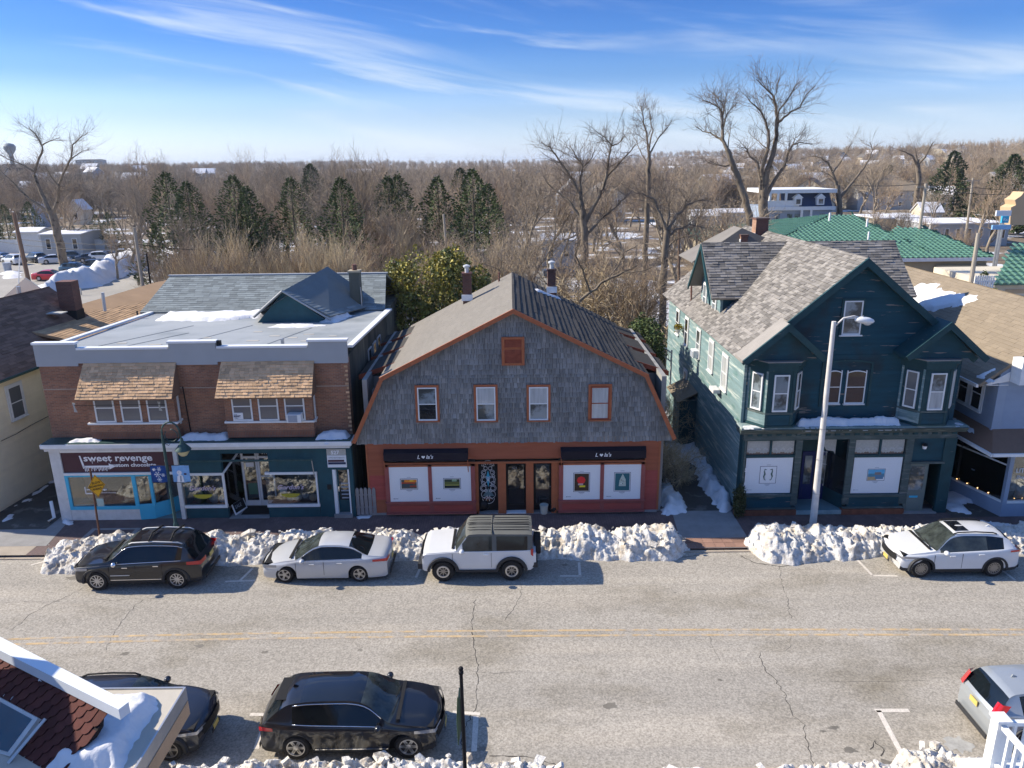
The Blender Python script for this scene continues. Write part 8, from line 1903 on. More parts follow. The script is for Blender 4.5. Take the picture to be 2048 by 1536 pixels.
def traced(name, label, Y, limbs, seed, base_z=0.0, bark='bark_grey', tw='twig_grey', ntw=5, tlen=1.6, lev=2, dy=1.2):
 "main limbs follow the photograph; each gets depth of its own, twigs grow from them"
 rq = random.Random(seed); T, C = MB(), MB()
 b = GY(limbs[0][0][0][0], limbs[0][0][0][1], Y); r = thing(name, label, 'tree', (b.x, Y, base_z))
 def twig(p, d, L, rad, lv):
  pts = [p]; dd = d.copy(); n = 3
  for i in range(n):
   dd = (dd + Vector((rq.gauss(0,.14), rq.gauss(0,.14), rq.gauss(0,.12) + .05))).normalized(); pts.append(pts[-1] + dd*L / n)
  C.tube(pts, [rad, rad*.8, rad*.6, rad*.35],3, caps=False)
  if lv <= 0: return
  for j in range(3):
   i = rq.randint(0, n - 1); q = pts[i].lerp(pts[i + 1], rq.random()); nd = (dd + Vector((rq.gauss(0,.6), rq.gauss(0,.6), rq.gauss(0,.5) + .1))).normalized(); twig(q, nd, L*rq.uniform(.45,.7), rad*.62, lv - 1)
 ends = {}
 for li, (pp, r0, r1, attach) in enumerate(limbs):
  y = Y if attach is None else ends[attach]
  y1 = y + rq.uniform(-dy, dy) if attach is not None else Y
  n = len(pp); P3 = [GY(a, c, y + (y1 - y)*i / max(1, n - 1)) for i, (a, c) in enumerate(pp)]
  if attach is None and P3[0].z > base_z: P3 = [Vector((P3[0].x, P3[0].y, base_z - .2))] + P3
  ends[li] = y1 if attach is not None else Y; k = len(P3)
  dense = [];
  for i in range(k - 1):
   for q in range(3): dense.append(P3[i].lerp(P3[i + 1], q / 3) + Vector((rq.gauss(0,.03), rq.gauss(0,.05), rq.gauss(0,.03)))*(1 if i or q else 0))
  dense.append(P3[-1]); m_ = len(dense)
  rs = [(r0 + (r1 - r0)*(i / (m_ - 1)) ** .7)*.85 for i in range(m_)]
  T.tube(dense, rs, 7 if r0 > .1 else 5, caps=False)
  st = 2 if attach is not None else m_ // 2
  for i in range(st, m_ - 1):
   for _ in range(ntw if attach is not None else max(1, ntw // 2)):
    q = dense[i].lerp(dense[i + 1], rq.random()); d0 = (dense[i + 1] - dense[i]).normalized()
    if rq.random() < .42: continue
    d = (d0*.75 + Vector((rq.gauss(0,.6), rq.gauss(0,.6), rq.gauss(0,.45) + .15))).normalized()
    twig(q, d, tlen*rq.uniform(.3,1.05), max(.010, min(.022, rs[i] * .3)), lev)
 T.build('trunk', M['bark_dark'], r, smooth=True); C.build('crown', M['twig_dark'], r)
 return r
# twin giants behind the green house
traced('bare_tree', 'tallest bare tree, its crown against the sky behind the brick chimney of the green house', 76,[
 ([(1527,470),(1527,430),(1526,400),(1528,380)],.62,.52, None),([(1528,385),(1534,340),(1545,310),(1553,270),(1555,235),(1550,205),(1545,190),(1530,175),(1512,158)],.42,.04,0),
 ([(1528,390),(1523,340),(1535,300),(1537,262),(1530,240),(1520,220),(1505,208),(1495,195)],.30,.04,0),([(1553,270),(1552,240),(1560,220),(1575,200),(1588,175),(1600,162)],.16,.03,1),
 ([(1555,245),(1575,230),(1600,213),(1612,190),(1632,170)],.16,.03,1),([(1520,400),(1522,360),(1515,325),(1500,312),(1493,298),(1483,295)],.24,.04,0),
 ([(1530,395),(1550,360),(1570,330),(1577,305),(1585,290),(1600,285),(1625,288)],.26,.04,0),([(1547,205),(1552,185),(1556,165),(1560,155)],.08,.02,1),([(1545,200),(1535,190),(1525,195),(1510,185)],.07,.02,1),([(1537,300),(1520,285),(1510,278),(1496,262)],.08,.02,2),([(1585,292),(1592,275),(1605,268)],.07,.02,6)],21, ntw=4, tlen=2.4, dy=2.5)
traced('bare_tree', 'slanting tall bare tree just left of the tallest one, forked crown against the sky', 70,[
 ([(1505,470),(1498,430),(1484,380),(1472,345),(1463,325),(1455,300)],.48,.26, None),([(1455,300),(1446,280),(1445,250),(1444,230),(1438,215),(1420,205),(1404,200)],.22,.04,0),
 ([(1446,255),(1450,240),(1455,225),(1465,215),(1474,205)],.10,.03,1),([(1448,285),(1435,275),(1420,265),(1405,262),(1390,252)],.15,.03,1),([(1444,235),(1447,215),(1440,200),(1430,190),(1424,185)],.11,.03,1),
 ([(1447,215),(1453,195),(1452,183)],.07,.02,1),([(1456,298),(1458,275),(1462,255)],.08,.03,0),([(1466,330),(1445,332),(1425,328),(1410,320)],.12,.03,0)],22, ntw=4, tlen=2.2, dy=2)
traced('bare_tree', 'many-forked spreading bare tree behind the black slope of the shingled building', 62,[
 ([(1170,560),(1170,500),(1168,450),(1165,420)],.42,.34, None),([(1165,425),(1160,390),(1148,365),(1135,345),(1115,315),(1100,295),(1082,285)],.24,.03,0),
 ([(1168,430),(1162,395),(1160,360),(1165,330),(1150,310),(1140,290)],.22,.03,0),([(1170,445),(1195,400),(1205,375),(1215,350),(1240,325),(1262,300),(1270,290)],.22,.03,0),
 ([(1205,380),(1215,340),(1218,310),(1223,290),(1210,275),(1200,268)],.15,.03,3),([(1165,440),(1140,405),(1120,390),(1098,370),(1085,350)],.16,.03,0),([(1172,470),(1200,440),(1225,420),(1245,400),(1265,380)],.16,.03,0),([(1223,292),(1240,285),(1248,272)],.08,.02,4),([(1165,335),(1185,315),(1190,295)],.09,.02,2)],23, ntw=5, tlen=2.3, dy=2.5)
traced('bare_tree', 'straight slender bare tree with fanned top right of the many-forked tree', 66,[
 ([(1290,520),(1292,460),(1294,400),(1297,350),(1298,320)],.34,.22, None),([(1298,320),(1297,290),(1290,255),(1283,222),(1280,212)],.18,.02,0),([(1298,300),(1305,260),(1300,235),(1298,215)],.10,.02,0),([(1298,310),(1318,275),(1335,255),(1345,240)],.10,.02,0),([(1296,330),(1280,300),(1268,275)],.08,.02,0)],24, ntw=5, tlen=1.8, dy=1.5)
traced('bare_tree', 'bare tree with low spreading limbs between the slender tree and the green house', 58,[
 ([(1325,600),(1327,560),(1330,500),(1335,460)],.36,.30, None),([(1335,465),(1320,430),(1310,400),(1290,390),(1275,385)],.2,.03,0),([(1335,460),(1355,430),(1375,410),(1400,400),(1420,402)],.2,.03,0),([(1332,480),(1350,460),(1380,450),(1410,455)],.14,.03,0),([(1335,455),(1338,420),(1330,385),(1325,350)],.14,.03,0),([(1330,500),(1350,480),(1390,470)],.12,.03,0),([(1330,510),(1305,490),(1280,485)],.12,.03,0)],25, ntw=5, tlen=2.2, dy=2.5)
traced('bare_tree', 'low leaning bare tree reaching over the yard between the two gabled houses', 50,[
 ([(1150,610),(1180,585),(1215,560),(1245,545),(1275,530)],.17,.07, None),([(1215,560),(1235,530),(1250,505),(1275,490)],.09,.03,0),([(1180,585),(1165,540),(1150,510),(1160,480)],.10,.03,0),([(1245,545),(1290,540),(1330,525)],.06,.02,0)],26, ntw=6, tlen=1.8, dy=2)
traced('bare_tree', 'twisted old bare tree with ivy on its trunk over the far left car park', 110,[
 ([(122,500),(115,470),(108,440),(100,420)],.75,.6, None),([(100,425),(88,395),(75,370),(68,350),(75,325),(85,300),(82,285),(68,265),(58,255)],.42,.05,0),([(85,290),(100,282),(120,275)],.14,.03,1),([(72,345),(45,330),(20,320),(0,310)],.2,.04,1),
 ([(105,430),(115,400),(118,370),(130,340),(142,315),(145,290),(160,275),(175,265)],.34,.04,0),([(142,318),(160,305),(180,298)],.12,.03,4),([(118,375),(100,350),(90,330)],.15,.03,4),([(98,425),(60,400),(30,370),(0,340)],.32,.05,0)],27, ntw=5, tlen=3.4, dy=4)
traced('bare_tree', 'pale-limbed broken bare tree above the tan roof on the right', 120,[
 ([(1680,430),(1678,400),(1675,370)],.5,.42, None),([(1675,375),(1665,345),(1655,325),(1640,315),(1625,312)],.3,.05,0),([(1677,400),(1700,370),(1720,345),(1737,320),(1745,300),(1740,285)],.32,.06,0),([(1665,345),(1680,325),(1695,300),(1705,285)],.2,.04,1),([(1675,365),(1660,350),(1640,340)],.15,.04,0)],28, ntw=4, tlen=3.0, dy=3)
traced('bare_tree', 'big sunlit bare oak on the hillside at the right', 190,[
 ([(1838,360),(1836,335),(1834,320)],.8,.6, None),([(1834,330),(1825,312),(1812,305),(1800,300)],.4,.08,0),([(1836,330),(1850,315),(1860,295),(1866,285)],.4,.08,0),([(1834,325),(1832,305),(1828,292)],.3,.06,0)],29, ntw=5, tlen=5, dy=5)
# magnolia and small evergreens
MG = thing('magnolia_tree', 'glossy yellow-green evergreen tree behind the left slope of the shingled building', 'tree', (-6.5,46,0))
for k, (px, py, Y, rx, rz_) in enumerate([(848,585,46,2.2,3.0),(905,560,47,1.8,2.2),(830,640,45.5,1.8,2.0),(880,610,46.5,2.2,2.2),(960,580,48,1.2,1.6),(800,560,47,1.3,1.5),(893,530,47.5,1.2,1.2)]):
 c = GY(px, py, Y); leafblob('crown', M['magnolia'], tuple(c),(rx*.82, rx*.82, rz_*.86),2300,.105, MG, 30 + k, .45)
m = MB()
for a in range(5): m.tube([(-6 + a*.3,46,0),(-6.5 + a*.8,46 + .3*a, 4)],[.16,.06],6)
m.build('trunk', M['bark'], MG)
AV = thing('evergreen_shrub', 'dark green yew between the shingled building and the green house', 'shrub', (9,46,0))
for k, (px, py, Y, rx, rz_) in enumerate([(1290,680,41,1.0,1.5),(1300,700,40,.9,1.3),(1280,665,42,.7,.9)]):
 c = GY(px, py, Y); leafblob('foliage', M['arbor'], tuple(c),(rx, rx, rz_),1300,.10, AV, 50 + k, .2)
putpx('brush', 1305,735,37.5); putpx('brush', 1345,850,33, None); put('brush', (8.3,33.2,0),.8)
# golden shrubs behind the brick building
for (px, pt, Y, k) in [(430,425,66, 'gold'),(480,440,64, 'gold'),(395,450,68, 'gold2'),(550,455,67, 'gold2'),(610,440,62, 'gold'),(650,445,60, 'gold'),(585,450,63, 'gold2'),(690,455,64, 'gold'),(630,430,66, 'gold'),(340,450,75, 'gold2'),(365,470,64, 'gold'),(520,470,62, 'gold'),(450,470,61, 'gold2')]:
 putpx(k, px, pt, Y)
for (px, pt, Y, k) in [(740,440,78, 'gold2'),(780,420,88, 'round2'),(800,395,92, 'gold2'),(840,410,90, 'gold2'),(870,440,80, 'gold2'),(760,400,95, 'gold2'),(815,430,82, 'gold'),(880,470,66, 'gold'),(920,465,68, 'gold'),(960,470,62, 'gold2'),(1000,450,66, 'gold'),(850,480,60, 'gold'),(790,490,60, 'gold2'),(935,440,74, 'round1'),(1010,420,72, 'round1'),(975,430,80, 'round2'),(1045,440,58, 'round1'),(1085,420,64, 'round1'),(1120,460,56, 'round2'),(1240,450,58, 'gold2'),(1210,470,56, 'brush'),(1260,480,54, 'gold2'),(1000,490,56, 'gold'),(725,480,62, 'round1')]:
 putpx(k, px, pt, Y)
for i in range(46):
 Y = rnd.uniform(47,60); px = rnd.uniform(1130,1340); g = GY(px, 500, Y); put('brush', (g.x, Y, 0), rnd.uniform(1.5,3.2))
for i in range(60):
 Y = rnd.uniform(56,90); px = rnd.uniform(690,1130); g = GY(px, 500, Y); put('brush', (g.x, Y, 0), rnd.uniform(2,4.2))
# evergreens
for (px, pt, Y, k, lb) in [(330,350,96, 'con1', 'dark evergreen, leftmost of the big clump behind the snow heap'),(372,368,94, 'con1', 'dark evergreen, right half of the big clump behind the snow heap'),(465,356,92, 'con1', 'dark evergreen with the tallest tip left of the small gabled house'),(492,378,94, 'con2', None),(580,360,96, 'con1', 'dark evergreen just right of the small gabled house'),
  (680,362,84, 'con1', None),(775,358,100, 'con2', None),(795,355,104, 'con2', None),(875,360,92, 'con2', None),(945,345,84, 'con1', 'pyramidal evergreen standing clear in the middle of the wood'),(975,373,88, 'con1', None),
  (190,430,140, 'con1', None),(215,425,138, 'con1', None),(55,405,146, 'con1', None),(5,410,150, 'con1', None),(120,455,142, 'con1', None),(145,452,142, 'con1', None),(168,450,140, 'con2', None),
  (1910,305,175, 'con3', 'tall dark spruce on the hillside at the right'),(2030,312,150, 'con3', 'dark spruce cut by the right edge of the photo'),(1720,345,260, 'con3', None),(1540,330,330, 'con3', None),(620,330,200, 'con3', None),(920,338,180, 'con3', None),(1780,330,300, 'con3', None),(1985,318,240, 'con3', None),(1400,545,60, 'con2', None),(1970,545,62, 'con2', None)]:
 putpx(k, px, pt, Y, lb)
# distant taller bare trees that break the skyline
for (px, pt, Y, k) in [(500,288,150, 'tall'),(525,300,150, 'round1'),(270,288,130, 'round1'),(250,295,125, 'round2'),(290,330,110, 'tall'),(235,350,112, 'round1'),(660,296,112, 'round1'),(690,292,108, 'round1'),(715,300,104, 'round2'),(640,330,100, 'round1'),(675,345,92, 'round1'),(560,350,120, 'round1'),(430,345,125, 'round2'),(400,335,130, 'round1'),(540,330,125, 'round1'),(820,335,125, 'round1'),(1060,345,95, 'round1'),(760,345,108, 'round2'),(980,335,118, 'round2'),(900,330,140, 'round1'),(700,298,118, 'round2'),(735,300,110, 'tall'),(640,320,122, 'round1'),(760,320,135, 'round1'),(870,310,180, 'tall'),(940,312,200, 'tall'),(1000,305,120, 'round1'),(1020,310,115, 'round2'),(1045,315,118, 'round1'),
  (1330,320,90, 'round1'),(1370,330,85, 'round1'),(1250,320,100, 'round2'),(1100,340,105, 'round2'),(1190,325,130, 'round1'),(1420,340,82, 'round1'),(1460,370,74, 'round1'),(1400,380,70, 'round2'),(1765,295,200, 'round1'),(1735,300,210, 'round1'),(1960,290,230, 'round1'),(1930,295,220, 'round2'),(2010,280,230, 'round1'),(2040,278,225, 'round1'),(1700,310,240, 'round2'),(1890,300,230, 'round2'),(1800,400,118, 'gold2'),(1770,390,125, 'round2'),(1900,450,100, 'gold2'),(1940,440,105, 'gold2'),(1820,440,110, 'gold2'),(1860,415,130, 'round2'),(1750,420,118, 'gold2'),(330,500,84, 'gold2'),(300,470,90, 'round2'),(260,460,98, 'round1'),(215,430,104, 'round2')]:
 putpx(k, px, pt, Y)
# the wood between 90 and 240 m, tree by tree
rq = random.Random(99)
def blocked(px, Y):
 if px < 330 and Y < 135: return True
 if 1540 < px and Y < 170: return rq.random() < .8
 return False
cnt = 0
while cnt < 165:
 Y = rq.uniform(88,240) if rq.random() < .6 else rq.uniform(150,260); px = rq.uniform(-40,2090)
 if blocked(px, Y): continue
 g = GY(px, 400, Y); k = rq.choice(['round1', 'round2', 'round2', 'tall' if rq.random() < .3 else 'round1']); hgt = rq.uniform(9,14.5)
 if k == 'tall': hgt = rq.uniform(11,15)
 put(k, (g.x, Y, hill(g.x, Y) - .1), hgt, rz=rq.uniform(0,6.28)); cnt += 1
# the far wood: one mass out to the horizon, instanced
def farwood():
 T, C = twigtree(seed=31, H=12, spread=.8, trunk_r=.2, nb=(7,5,5), levels=3, tw=.04, lrat=(.6,.6,.5)); lo = []
 for k, sd in enumerate((31,32,33)):
  T, C = twigtree(seed=sd, H=12, spread=.8, trunk_r=.25, nb=(8,7,6), levels=3, tw=.07, lrat=(.6,.6,.5), thin=.6)
  C.add(T.v, T.f); me = bpy.data.meshes.new('wood_tree'); me.from_pydata(C.v, [], C.f); me.materials.append(M[('twig_grey', 'twig_red', 'twig_grey')[k]]); lo.append(me)
 rq = random.Random(4)
 col = bpy.data.collections.new('wood_source')
 srcs = []
 for me in lo:
  o = bpy.data.objects.new('wood_source', me); col.objects.link(o); srcs.append(o)
 for k, s in enumerate(srcs):
  V_ = []
  n = 2300
  for i in range(n):
   Y = 235 + 1500*rq.random() ** 1.7; half = .72*Y + 30; x = rq.uniform(-half, half)
   if fb(x*.008, Y*.008,2.2) < -.2 and rq.random() < .6: continue
   V_.append((x, Y, hill(x, Y) - .3))
  me = bpy.data.meshes.new('distant_wood'); me.from_pydata(V_, [],[]); o = bpy.data.objects.new('distant_wood', me); COL.objects.link(o); o['kind'] = 'stuff'
  ng = bpy.data.node_groups.new('wood', 'GeometryNodeTree'); ng.interface.new_socket('Geometry', in_out='INPUT', socket_type='NodeSocketGeometry'); ng.interface.new_socket('Geometry', in_out='OUTPUT', socket_type='NodeSocketGeometry')
  N_ = ng.nodes; L = ng.links; gi = N_.new('NodeGroupInput'); go = N_.new('NodeGroupOutput'); ip = N_.new('GeometryNodeInstanceOnPoints'); oi = N_.new('GeometryNodeObjectInfo'); oi.inputs[0].default_value = s
  rv = N_.new('FunctionNodeRandomValue'); rv.data_type = 'FLOAT_VECTOR'; rv.inputs[0].default_value = (0,0,0); rv.inputs[1].default_value = (0,0,6.28)
  rs = N_.new('FunctionNodeRandomValue'); rs.data_type = 'FLOAT'; rs.inputs[2].default_value = .75; rs.inputs[3].default_value = 1.25; rs.inputs['Seed'].default_value = 5
  L.new(gi.outputs[0], ip.inputs['Points']); L.new(oi.outputs['Geometry'], ip.inputs['Instance']); L.new(rv.outputs[0], ip.inputs['Rotation']); L.new([x for x in rs.outputs if x.enabled][0], ip.inputs['Scale']); L.new(ip.outputs[0], go.inputs[0])
  md = o.modifiers.new('wood', 'NODES'); md.node_group = ng
farwood()
# ================================================================ buildings and things farther off
def house(name, label, x0, x1, Y, dp, ze, zr, wall, roof, axis='x', win=(2,1), g=None, group=None, wm='pane_dark', over=.3, cat='house', base=None):
 g = hill((x0 + x1) / 2, Y) if base is None else base
 H_ = thing(name, label, cat, ((x0 + x1) / 2, Y + dp / 2, g),0, group)
 m = MB(); m.box(x0, x1, Y, Y + dp, g - 1, ze)
 if zr > ze + .05:
  if axis == 'y': m.slab([(x0, Y, ze),(x1, Y, ze),((x0 + x1) / 2, Y, zr - .1)][::-1],(0, dp, 0))
  else: m.slab([(x0, Y, ze),(x0, Y + dp / 2, zr - .1),(x0, Y + dp, ze)],(x1 - x0,0,0))
 m.build('wall', M[wall], H_); o = over
 if zr > ze + .05:
  xm = (x0 + x1) / 2; ym = Y + dp / 2
  m = MB()
  if axis == 'y':
   m.slab([(x0 - o, Y - o, ze - .1),(xm, Y - o, zr),(xm, Y + dp + o, zr),(x0 - o, Y + dp + o, ze - .1)],(0,0,.15)); m.slab([(xm, Y - o, zr),(x1 + o, Y - o, ze - .1),(x1 + o, Y + dp + o, ze - .1),(xm, Y + dp + o, zr)],(0,0,.15))
  else:
   m.slab([(x0 - o, Y - o, ze - .1),(x1 + o, Y - o, ze - .1),(x1 + o, ym, zr),(x0 - o, ym, zr)],(0,0,.15)); m.slab([(x0 - o, ym, zr),(x1 + o, ym, zr),(x1 + o, Y + dp + o, ze - .1),(x0 - o, Y + dp + o, ze - .1)],(0,0,.15))
  m.build('roof', M[roof], H_)
 else: m = MB(); m.box(x0 - .2, x1 + .2, Y - .2, Y + dp + .2, ze, ze + .2); m.build('roof', M[roof], H_)
 nx, nz_ = win
 for i in range(nx):
  for j in range(nz_):
   w = min(1.0,(x1 - x0) / nx*.4); cx = x0 + (x1 - x0)*(i + .5) / nx; fl = (ze - g) / nz_; cz = g + fl*(j + .55)
   m = MB(); m.box(cx - w / 2, cx + w / 2, Y - .06, Y + .0, cz - fl*.25, cz + fl*.25); f = m.build('window', M['white_paint'], H_)
   m = MB(); m.box(cx - w / 2 + .1, cx + w / 2 - .1, Y - .08, Y - .061, cz - fl*.25 + .1, cz + fl*.25 - .1); m.build('pane', M[wm], f)
 return H_
def hpx(name, label, px0, px1, pyr, pye, Y, dp, wall, roof, axis='x', win=(2,1), eave=5.4, **kw):
 if win[1] <= 1 and eave == 5.4: eave = 3.8
 xm = (px0 + px1) / 2; Y = 60
 while Y < 900 and GY(xm, pye, Y).z > hill(GY(xm, pye, Y).x, Y) + eave: Y *= 1.02
 dp = min(dp*max(1, Y / 140),(GY(px1, pye, Y).x - GY(px0, pye, Y).x)*1.1)
 a, b = GY(px0, pye, Y), GY(px1, pye, Y); r = GY((px0 + px1) / 2, pyr, Y + (dp / 2 if axis == 'x' else 0)); return house(name, label, a.x, b.x, Y, dp, (a.z + b.z) / 2, r.z, wall, roof, axis, win, **kw)
# ---- green tiled building
def tiles(par, A, Bp, C, D, pw=.62, ph=.70, name='roof_tiles'):
 "barrel tiles: ribbed, stepped surface clipped to the slope; A B eave, C D top"
 A, Bp, C, D = (Vector(p) for p in (A, Bp, C, D)); U = (Bp - A).normalized(); Nn = U.cross(D - A).normalized(); V_ = Nn.cross(U)
 uv = [((p - A).dot(U),(p - A).dot(V_)) for p in (A, Bp, C, D)]
 m = MB(); m.slab([A, Bp, C, D],-Nn*.1); m.build('roof', M['green_tile'], par)
 m = MB(); v = 0; top = max(p[1] for p in uv)
 while v < top:
  a, b = span(uv, v + .001), span(uv, min(v + ph, top) - .001)
  if a and b:
   u = math.floor(min(a[0], b[0]) / pw)*pw
   while u < max(a[1], b[1]):
    uc = u + pw / 2
    if min(a[0], b[0]) + pw*.1 < uc < max(a[1], b[1]) - pw*.1 and a[0] - pw*.6 < uc < a[1] + pw*.6:
     w = pw*.30; P_ = lambda x, y, n: A + U*x + V_*y + Nn*n
     m.add([P_(uc - w, v, .05), P_(uc - w*.5, v, .17), P_(uc + w*.5, v, .17), P_(uc + w, v, .05), P_(uc - w, v + ph, .0), P_(uc - w*.5, v + ph, .10), P_(uc + w*.5, v + ph, .10), P_(uc + w, v + ph, .0), P_(uc - w, v, -.01), P_(uc + w, v, -.01)],
                          [(0,4,5,1),(1,5,6,2),(2,6,7,3),(0,1,2,3,9,8)])
    u += pw
  v += ph
 m.build(name, M['green_tile'], par, kind='stuff')
GT = thing('green_tiled_building', 'tan building with bright green barrel tiled hipped roof behind the green house', 'building', (45,85,0))
ze_, zr_ = 4.2,7.4
Yf = GZ(1850,506, ze_).y; xl, xr_ = GY(1545,506, Yf).x, GY(1852,506, Yf).x
rk0, rk1 = GZ(1655,431, zr_), GZ(1708,431, zr_); Yr = (rk0.y + rk1.y) / 2; Yb = 2*Yr - Yf
tiles(GT, (xl - 4, Yf, ze_),(xr_, Yf, ze_),(rk1.x, Yr, zr_),(rk0.x, Yr, zr_))
tiles(GT, (xl - 4, Yb, ze_),(xl - 4, Yf, ze_),(rk0.x, Yr, zr_ - .01),(rk0.x - .5, Yr + .5, zr_))
tiles(GT, (xr_, Yf, ze_),(xr_, Yb, ze_),(rk1.x + .5, Yr + .5, zr_),(rk1.x, Yr, zr_ - .01))
m = MB(); m.box(xl - 3, xr_ - .6, Yf + .6, Yb - .6,0, ze_ - .1); m.build('wall', M['tan_wall'], GT)
m = MB(); m.box(xl - 4.1, xr_ + .05, Yf - .12, Yf - .01, ze_ - .4, ze_ - .02); m.build('gutter', M['white_metal'], GT)
e2 = 3.9; Y2 = GZ(1920,515, e2).y; x2a, x2b = GY(1700,515, Y2).x, GY(1992,515, Y2).x; q0, q1 = GZ(1795,456,6.3), GZ(1850,456,6.3)
tiles(GT, (x2a, Y2, e2),(x2b, Y2, e2),(q1.x, q1.y, 6.3),(q0.x, q0.y, 6.3))
tiles(GT, (x2b, Y2, e2),(x2b, Y2 + 14, e2),(q1.x + .3, q1.y + .5,6.3),(q1.x, q1.y, 6.29))
m = MB(); m.box(x2a + 1, x2b - .6, Y2 + .6, Y2 + 13,0, e2 - .1); m.build('wall', M['tan_wall'], GT); m = MB(); m.box(x2a, x2b + .05, Y2 - .12, Y2 - .01, e2 - .4, e2 - .02); m.build('gutter', M['white_metal'], GT)
m = MB(); m.box(x2b - 6.5, x2b - .7, Y2 + .3, Y2 + .598,0, e2 - .9); m.build('lower_wall', M['tan_wall'], GT)
for px, py in ((1738,466),(1660,428),(1735,440)): c = GY(px, py, Yf + 4); m = MB(); m.tube([c - Z_*.8, c + Z_*.15],.13,7); m.build('vent', M['white_metal'], GT)
GT2 = thing('arcaded_building', 'cream stuccoed building with arched opening and green roof at the right edge', 'building', (55,70,0))
Y3 = 66; xa = GY(1995,540, Y3).x; m = MB(); m.box(xa, xa + 14, Y3, Y3 + 10,0,4.2); m.build('wall', M['cream_wall'], GT2)
tiles(GT2,(xa - .5, Y3 - .6,4.1),(xa + 15, Y3 - .6,4.1),(xa + 15, Y3 + 6,6.6),(xa + 5, Y3 + 6,6.6))
for z in (3.2,2.6): m = MB(); m.box(xa + 1, xa + 14, Y3 - .06, Y3 - .002, z, z + .35); m.build('band', M['tan_band'], GT2)
c = GY(2030,572, Y3); m = MB(); m.slab([(c.x + 1.1*math.cos(t), Y3 - .04,.3 + 1.5*max(0, math.sin(t))) for t in [math.pi*i / 12 for i in range(13)]],(0,.03,0)); m.build('arch', M['interior'], GT2)
PFN = thing('white_fence', 'short white picket fence beyond the beige roof', 'fence', (42,62,0))
for i in range(9): c = GY(1952 + i*4.5,555,61); m = MB(); m.box(c.x - .06, c.x + .06,61,61.05,0, c.z + .15); m.build('picket', M['white_paint'], PFN)
m = MB(); a, b = GY(1950,558,61), GY(1992,560,61); m.box(a.x, b.x, 61.06,61.1, a.z - .3, a.z - .1); m.build('rail', M['white_paint'], PFN)
# ---- blue mansard house
Ym = 118; MH = thing('mansard_house', 'slate blue mansard house with white dormers and porch beyond the bare trees', 'house', (42,122,0))
a, b = GY(1533,408, Ym), GY(1664,408, Ym); tz, bz_ = GY(1600,386, Ym).z, GY(1600,414, Ym).z
m = MB(); m.box(a.x, b.x, Ym, Ym + 9,0, bz_); m.build('wall', M['blue_siding'], MH)
m = MB(); m.slab([(a.x + 5, Ym - .2, bz_ + .1),(b.x, Ym - .2, bz_ + .1),(b.x - .3, Ym + .7, tz),(a.x + 5, Ym + .7, tz)],(0,8,0)); m.build('mansard', mat('slate_blue', (.045,.065,.12),.8), MH)
m = MB(); m.box(a.x - .4, b.x + .4, Ym - .5, Ym + 9, tz, tz + .55); m.box(a.x - .4, b.x + .4, Ym - .5, Ym, bz_ - .45, bz_ + .08); m.box(a.x - .3, a.x + 4.9, Ym - .4, Ym + .2, bz_ + .09, bz_ + 1.0); m.build('cornice', M['white_paint'], MH)
for px in (1597,1642):
 c = GY(px, 400, Ym - .6); m = MB(); m.box(c.x - .55, c.x + .55, Ym - .6, Ym + .3, bz_ + .3, tz - .7); m.slab([(c.x - .75, Ym - .65, tz - .7),(c.x + .75, Ym - .65, tz - .7),(c.x, Ym - .65, tz - .1)],(0,1,0)); d = m.build('dormer', M['white_paint'], MH)
 m = MB(); m.box(c.x - .32, c.x + .32, Ym - .64, Ym - .61, bz_ + .5, tz - .9); m.build('pane', M['pane_mixed'], d)
for px in (1540,1556,1572,1606,1625): c = GY(px, 400, Ym - .5); m = MB(); zz0 = bz_ + 1.0 if px < 1580 else bz_ - 3.5; m.box(c.x - .15, c.x + .15, Ym - .6, Ym - .3, zz0, tz if px < 1580 else bz_ - .45); m.build('porch_column', M['white_paint'], MH)
for px in (1555,1580,1595,1645): c = GY(px, 425, Ym); m = MB(); m.box(c.x - .4, c.x + .4, Ym - .05, Ym - .001, bz_ - 2.6, bz_ - 1.0); m.build('window', M['pane_mixed'], MH)
hpx('commercial_block', 'orange-tan flat block behind the mansard house', 1606,1657,368,368,150,12, 'tan_band', 'snow', win=(0,0), cat='building')
hpx('long_brown_building', 'long brown-roofed grey building with small snowdrifts right of the mansard house', 1718,1840,350,382,128,12, 'siding_grey', 'shingle_beige', win=(5,2), cat='building')
hpx('brick_block', 'dull brown flat block in front of the brown-roofed building', 1665,1728,370,370,126,10, 'trim_red', 'asphalt_dark', win=(3,2), cat='building')
hpx('cream_flat_building', 'tan flat-roofed commercial building behind the green tiles', 1755,1862,436,437,100,10, 'tan_wall', 'snow', win=(0,0), cat='building')
hpx('long_grey_building', 'long grey flat building with snow-covered roof right of the tan one', 1862,2020,447,448,94,12, 'siding_grey', 'snow', win=(7,1), cat='building')
hpx('snowy_shed', 'low pale house with snowy gable behind the flat roofs', 1846,1886,405,425,112,6, 'cream_wall', 'snow', 'x', (2,1))
hpx('victorian_house', 'cream house with twin steep white gables on the hill at the right', 1982,2012,338,360,140,9, 'cream_wall', 'shingle_slate', 'y', (2,2))
hpx('victorian_house', 'cream house gable directly beside the twin gable on the hill', 2006,2030,336,358,139,9, 'cream_wall', 'shingle_slate', 'y', (1,2))
hpx('red_roof_house', 'house with red-brown roof and satellite dish left of the twin gables', 1938,1982,350,364,146,9, 'siding_grey', 'trim_red', 'x', (3,1))
hpx('grey_house', 'grey house with a low pediment left of the red-brown roof', 1918,1944,350,362,152,8, 'siding_grey', 'shingle_grey', 'y', (1,1))
hpx('corner_building', 'tall white painted building cut by the right edge behind the signs', 2036,2075,398,402,88,9, 'white_dirty', 'trim_red', 'y', (1,2), cat='building')
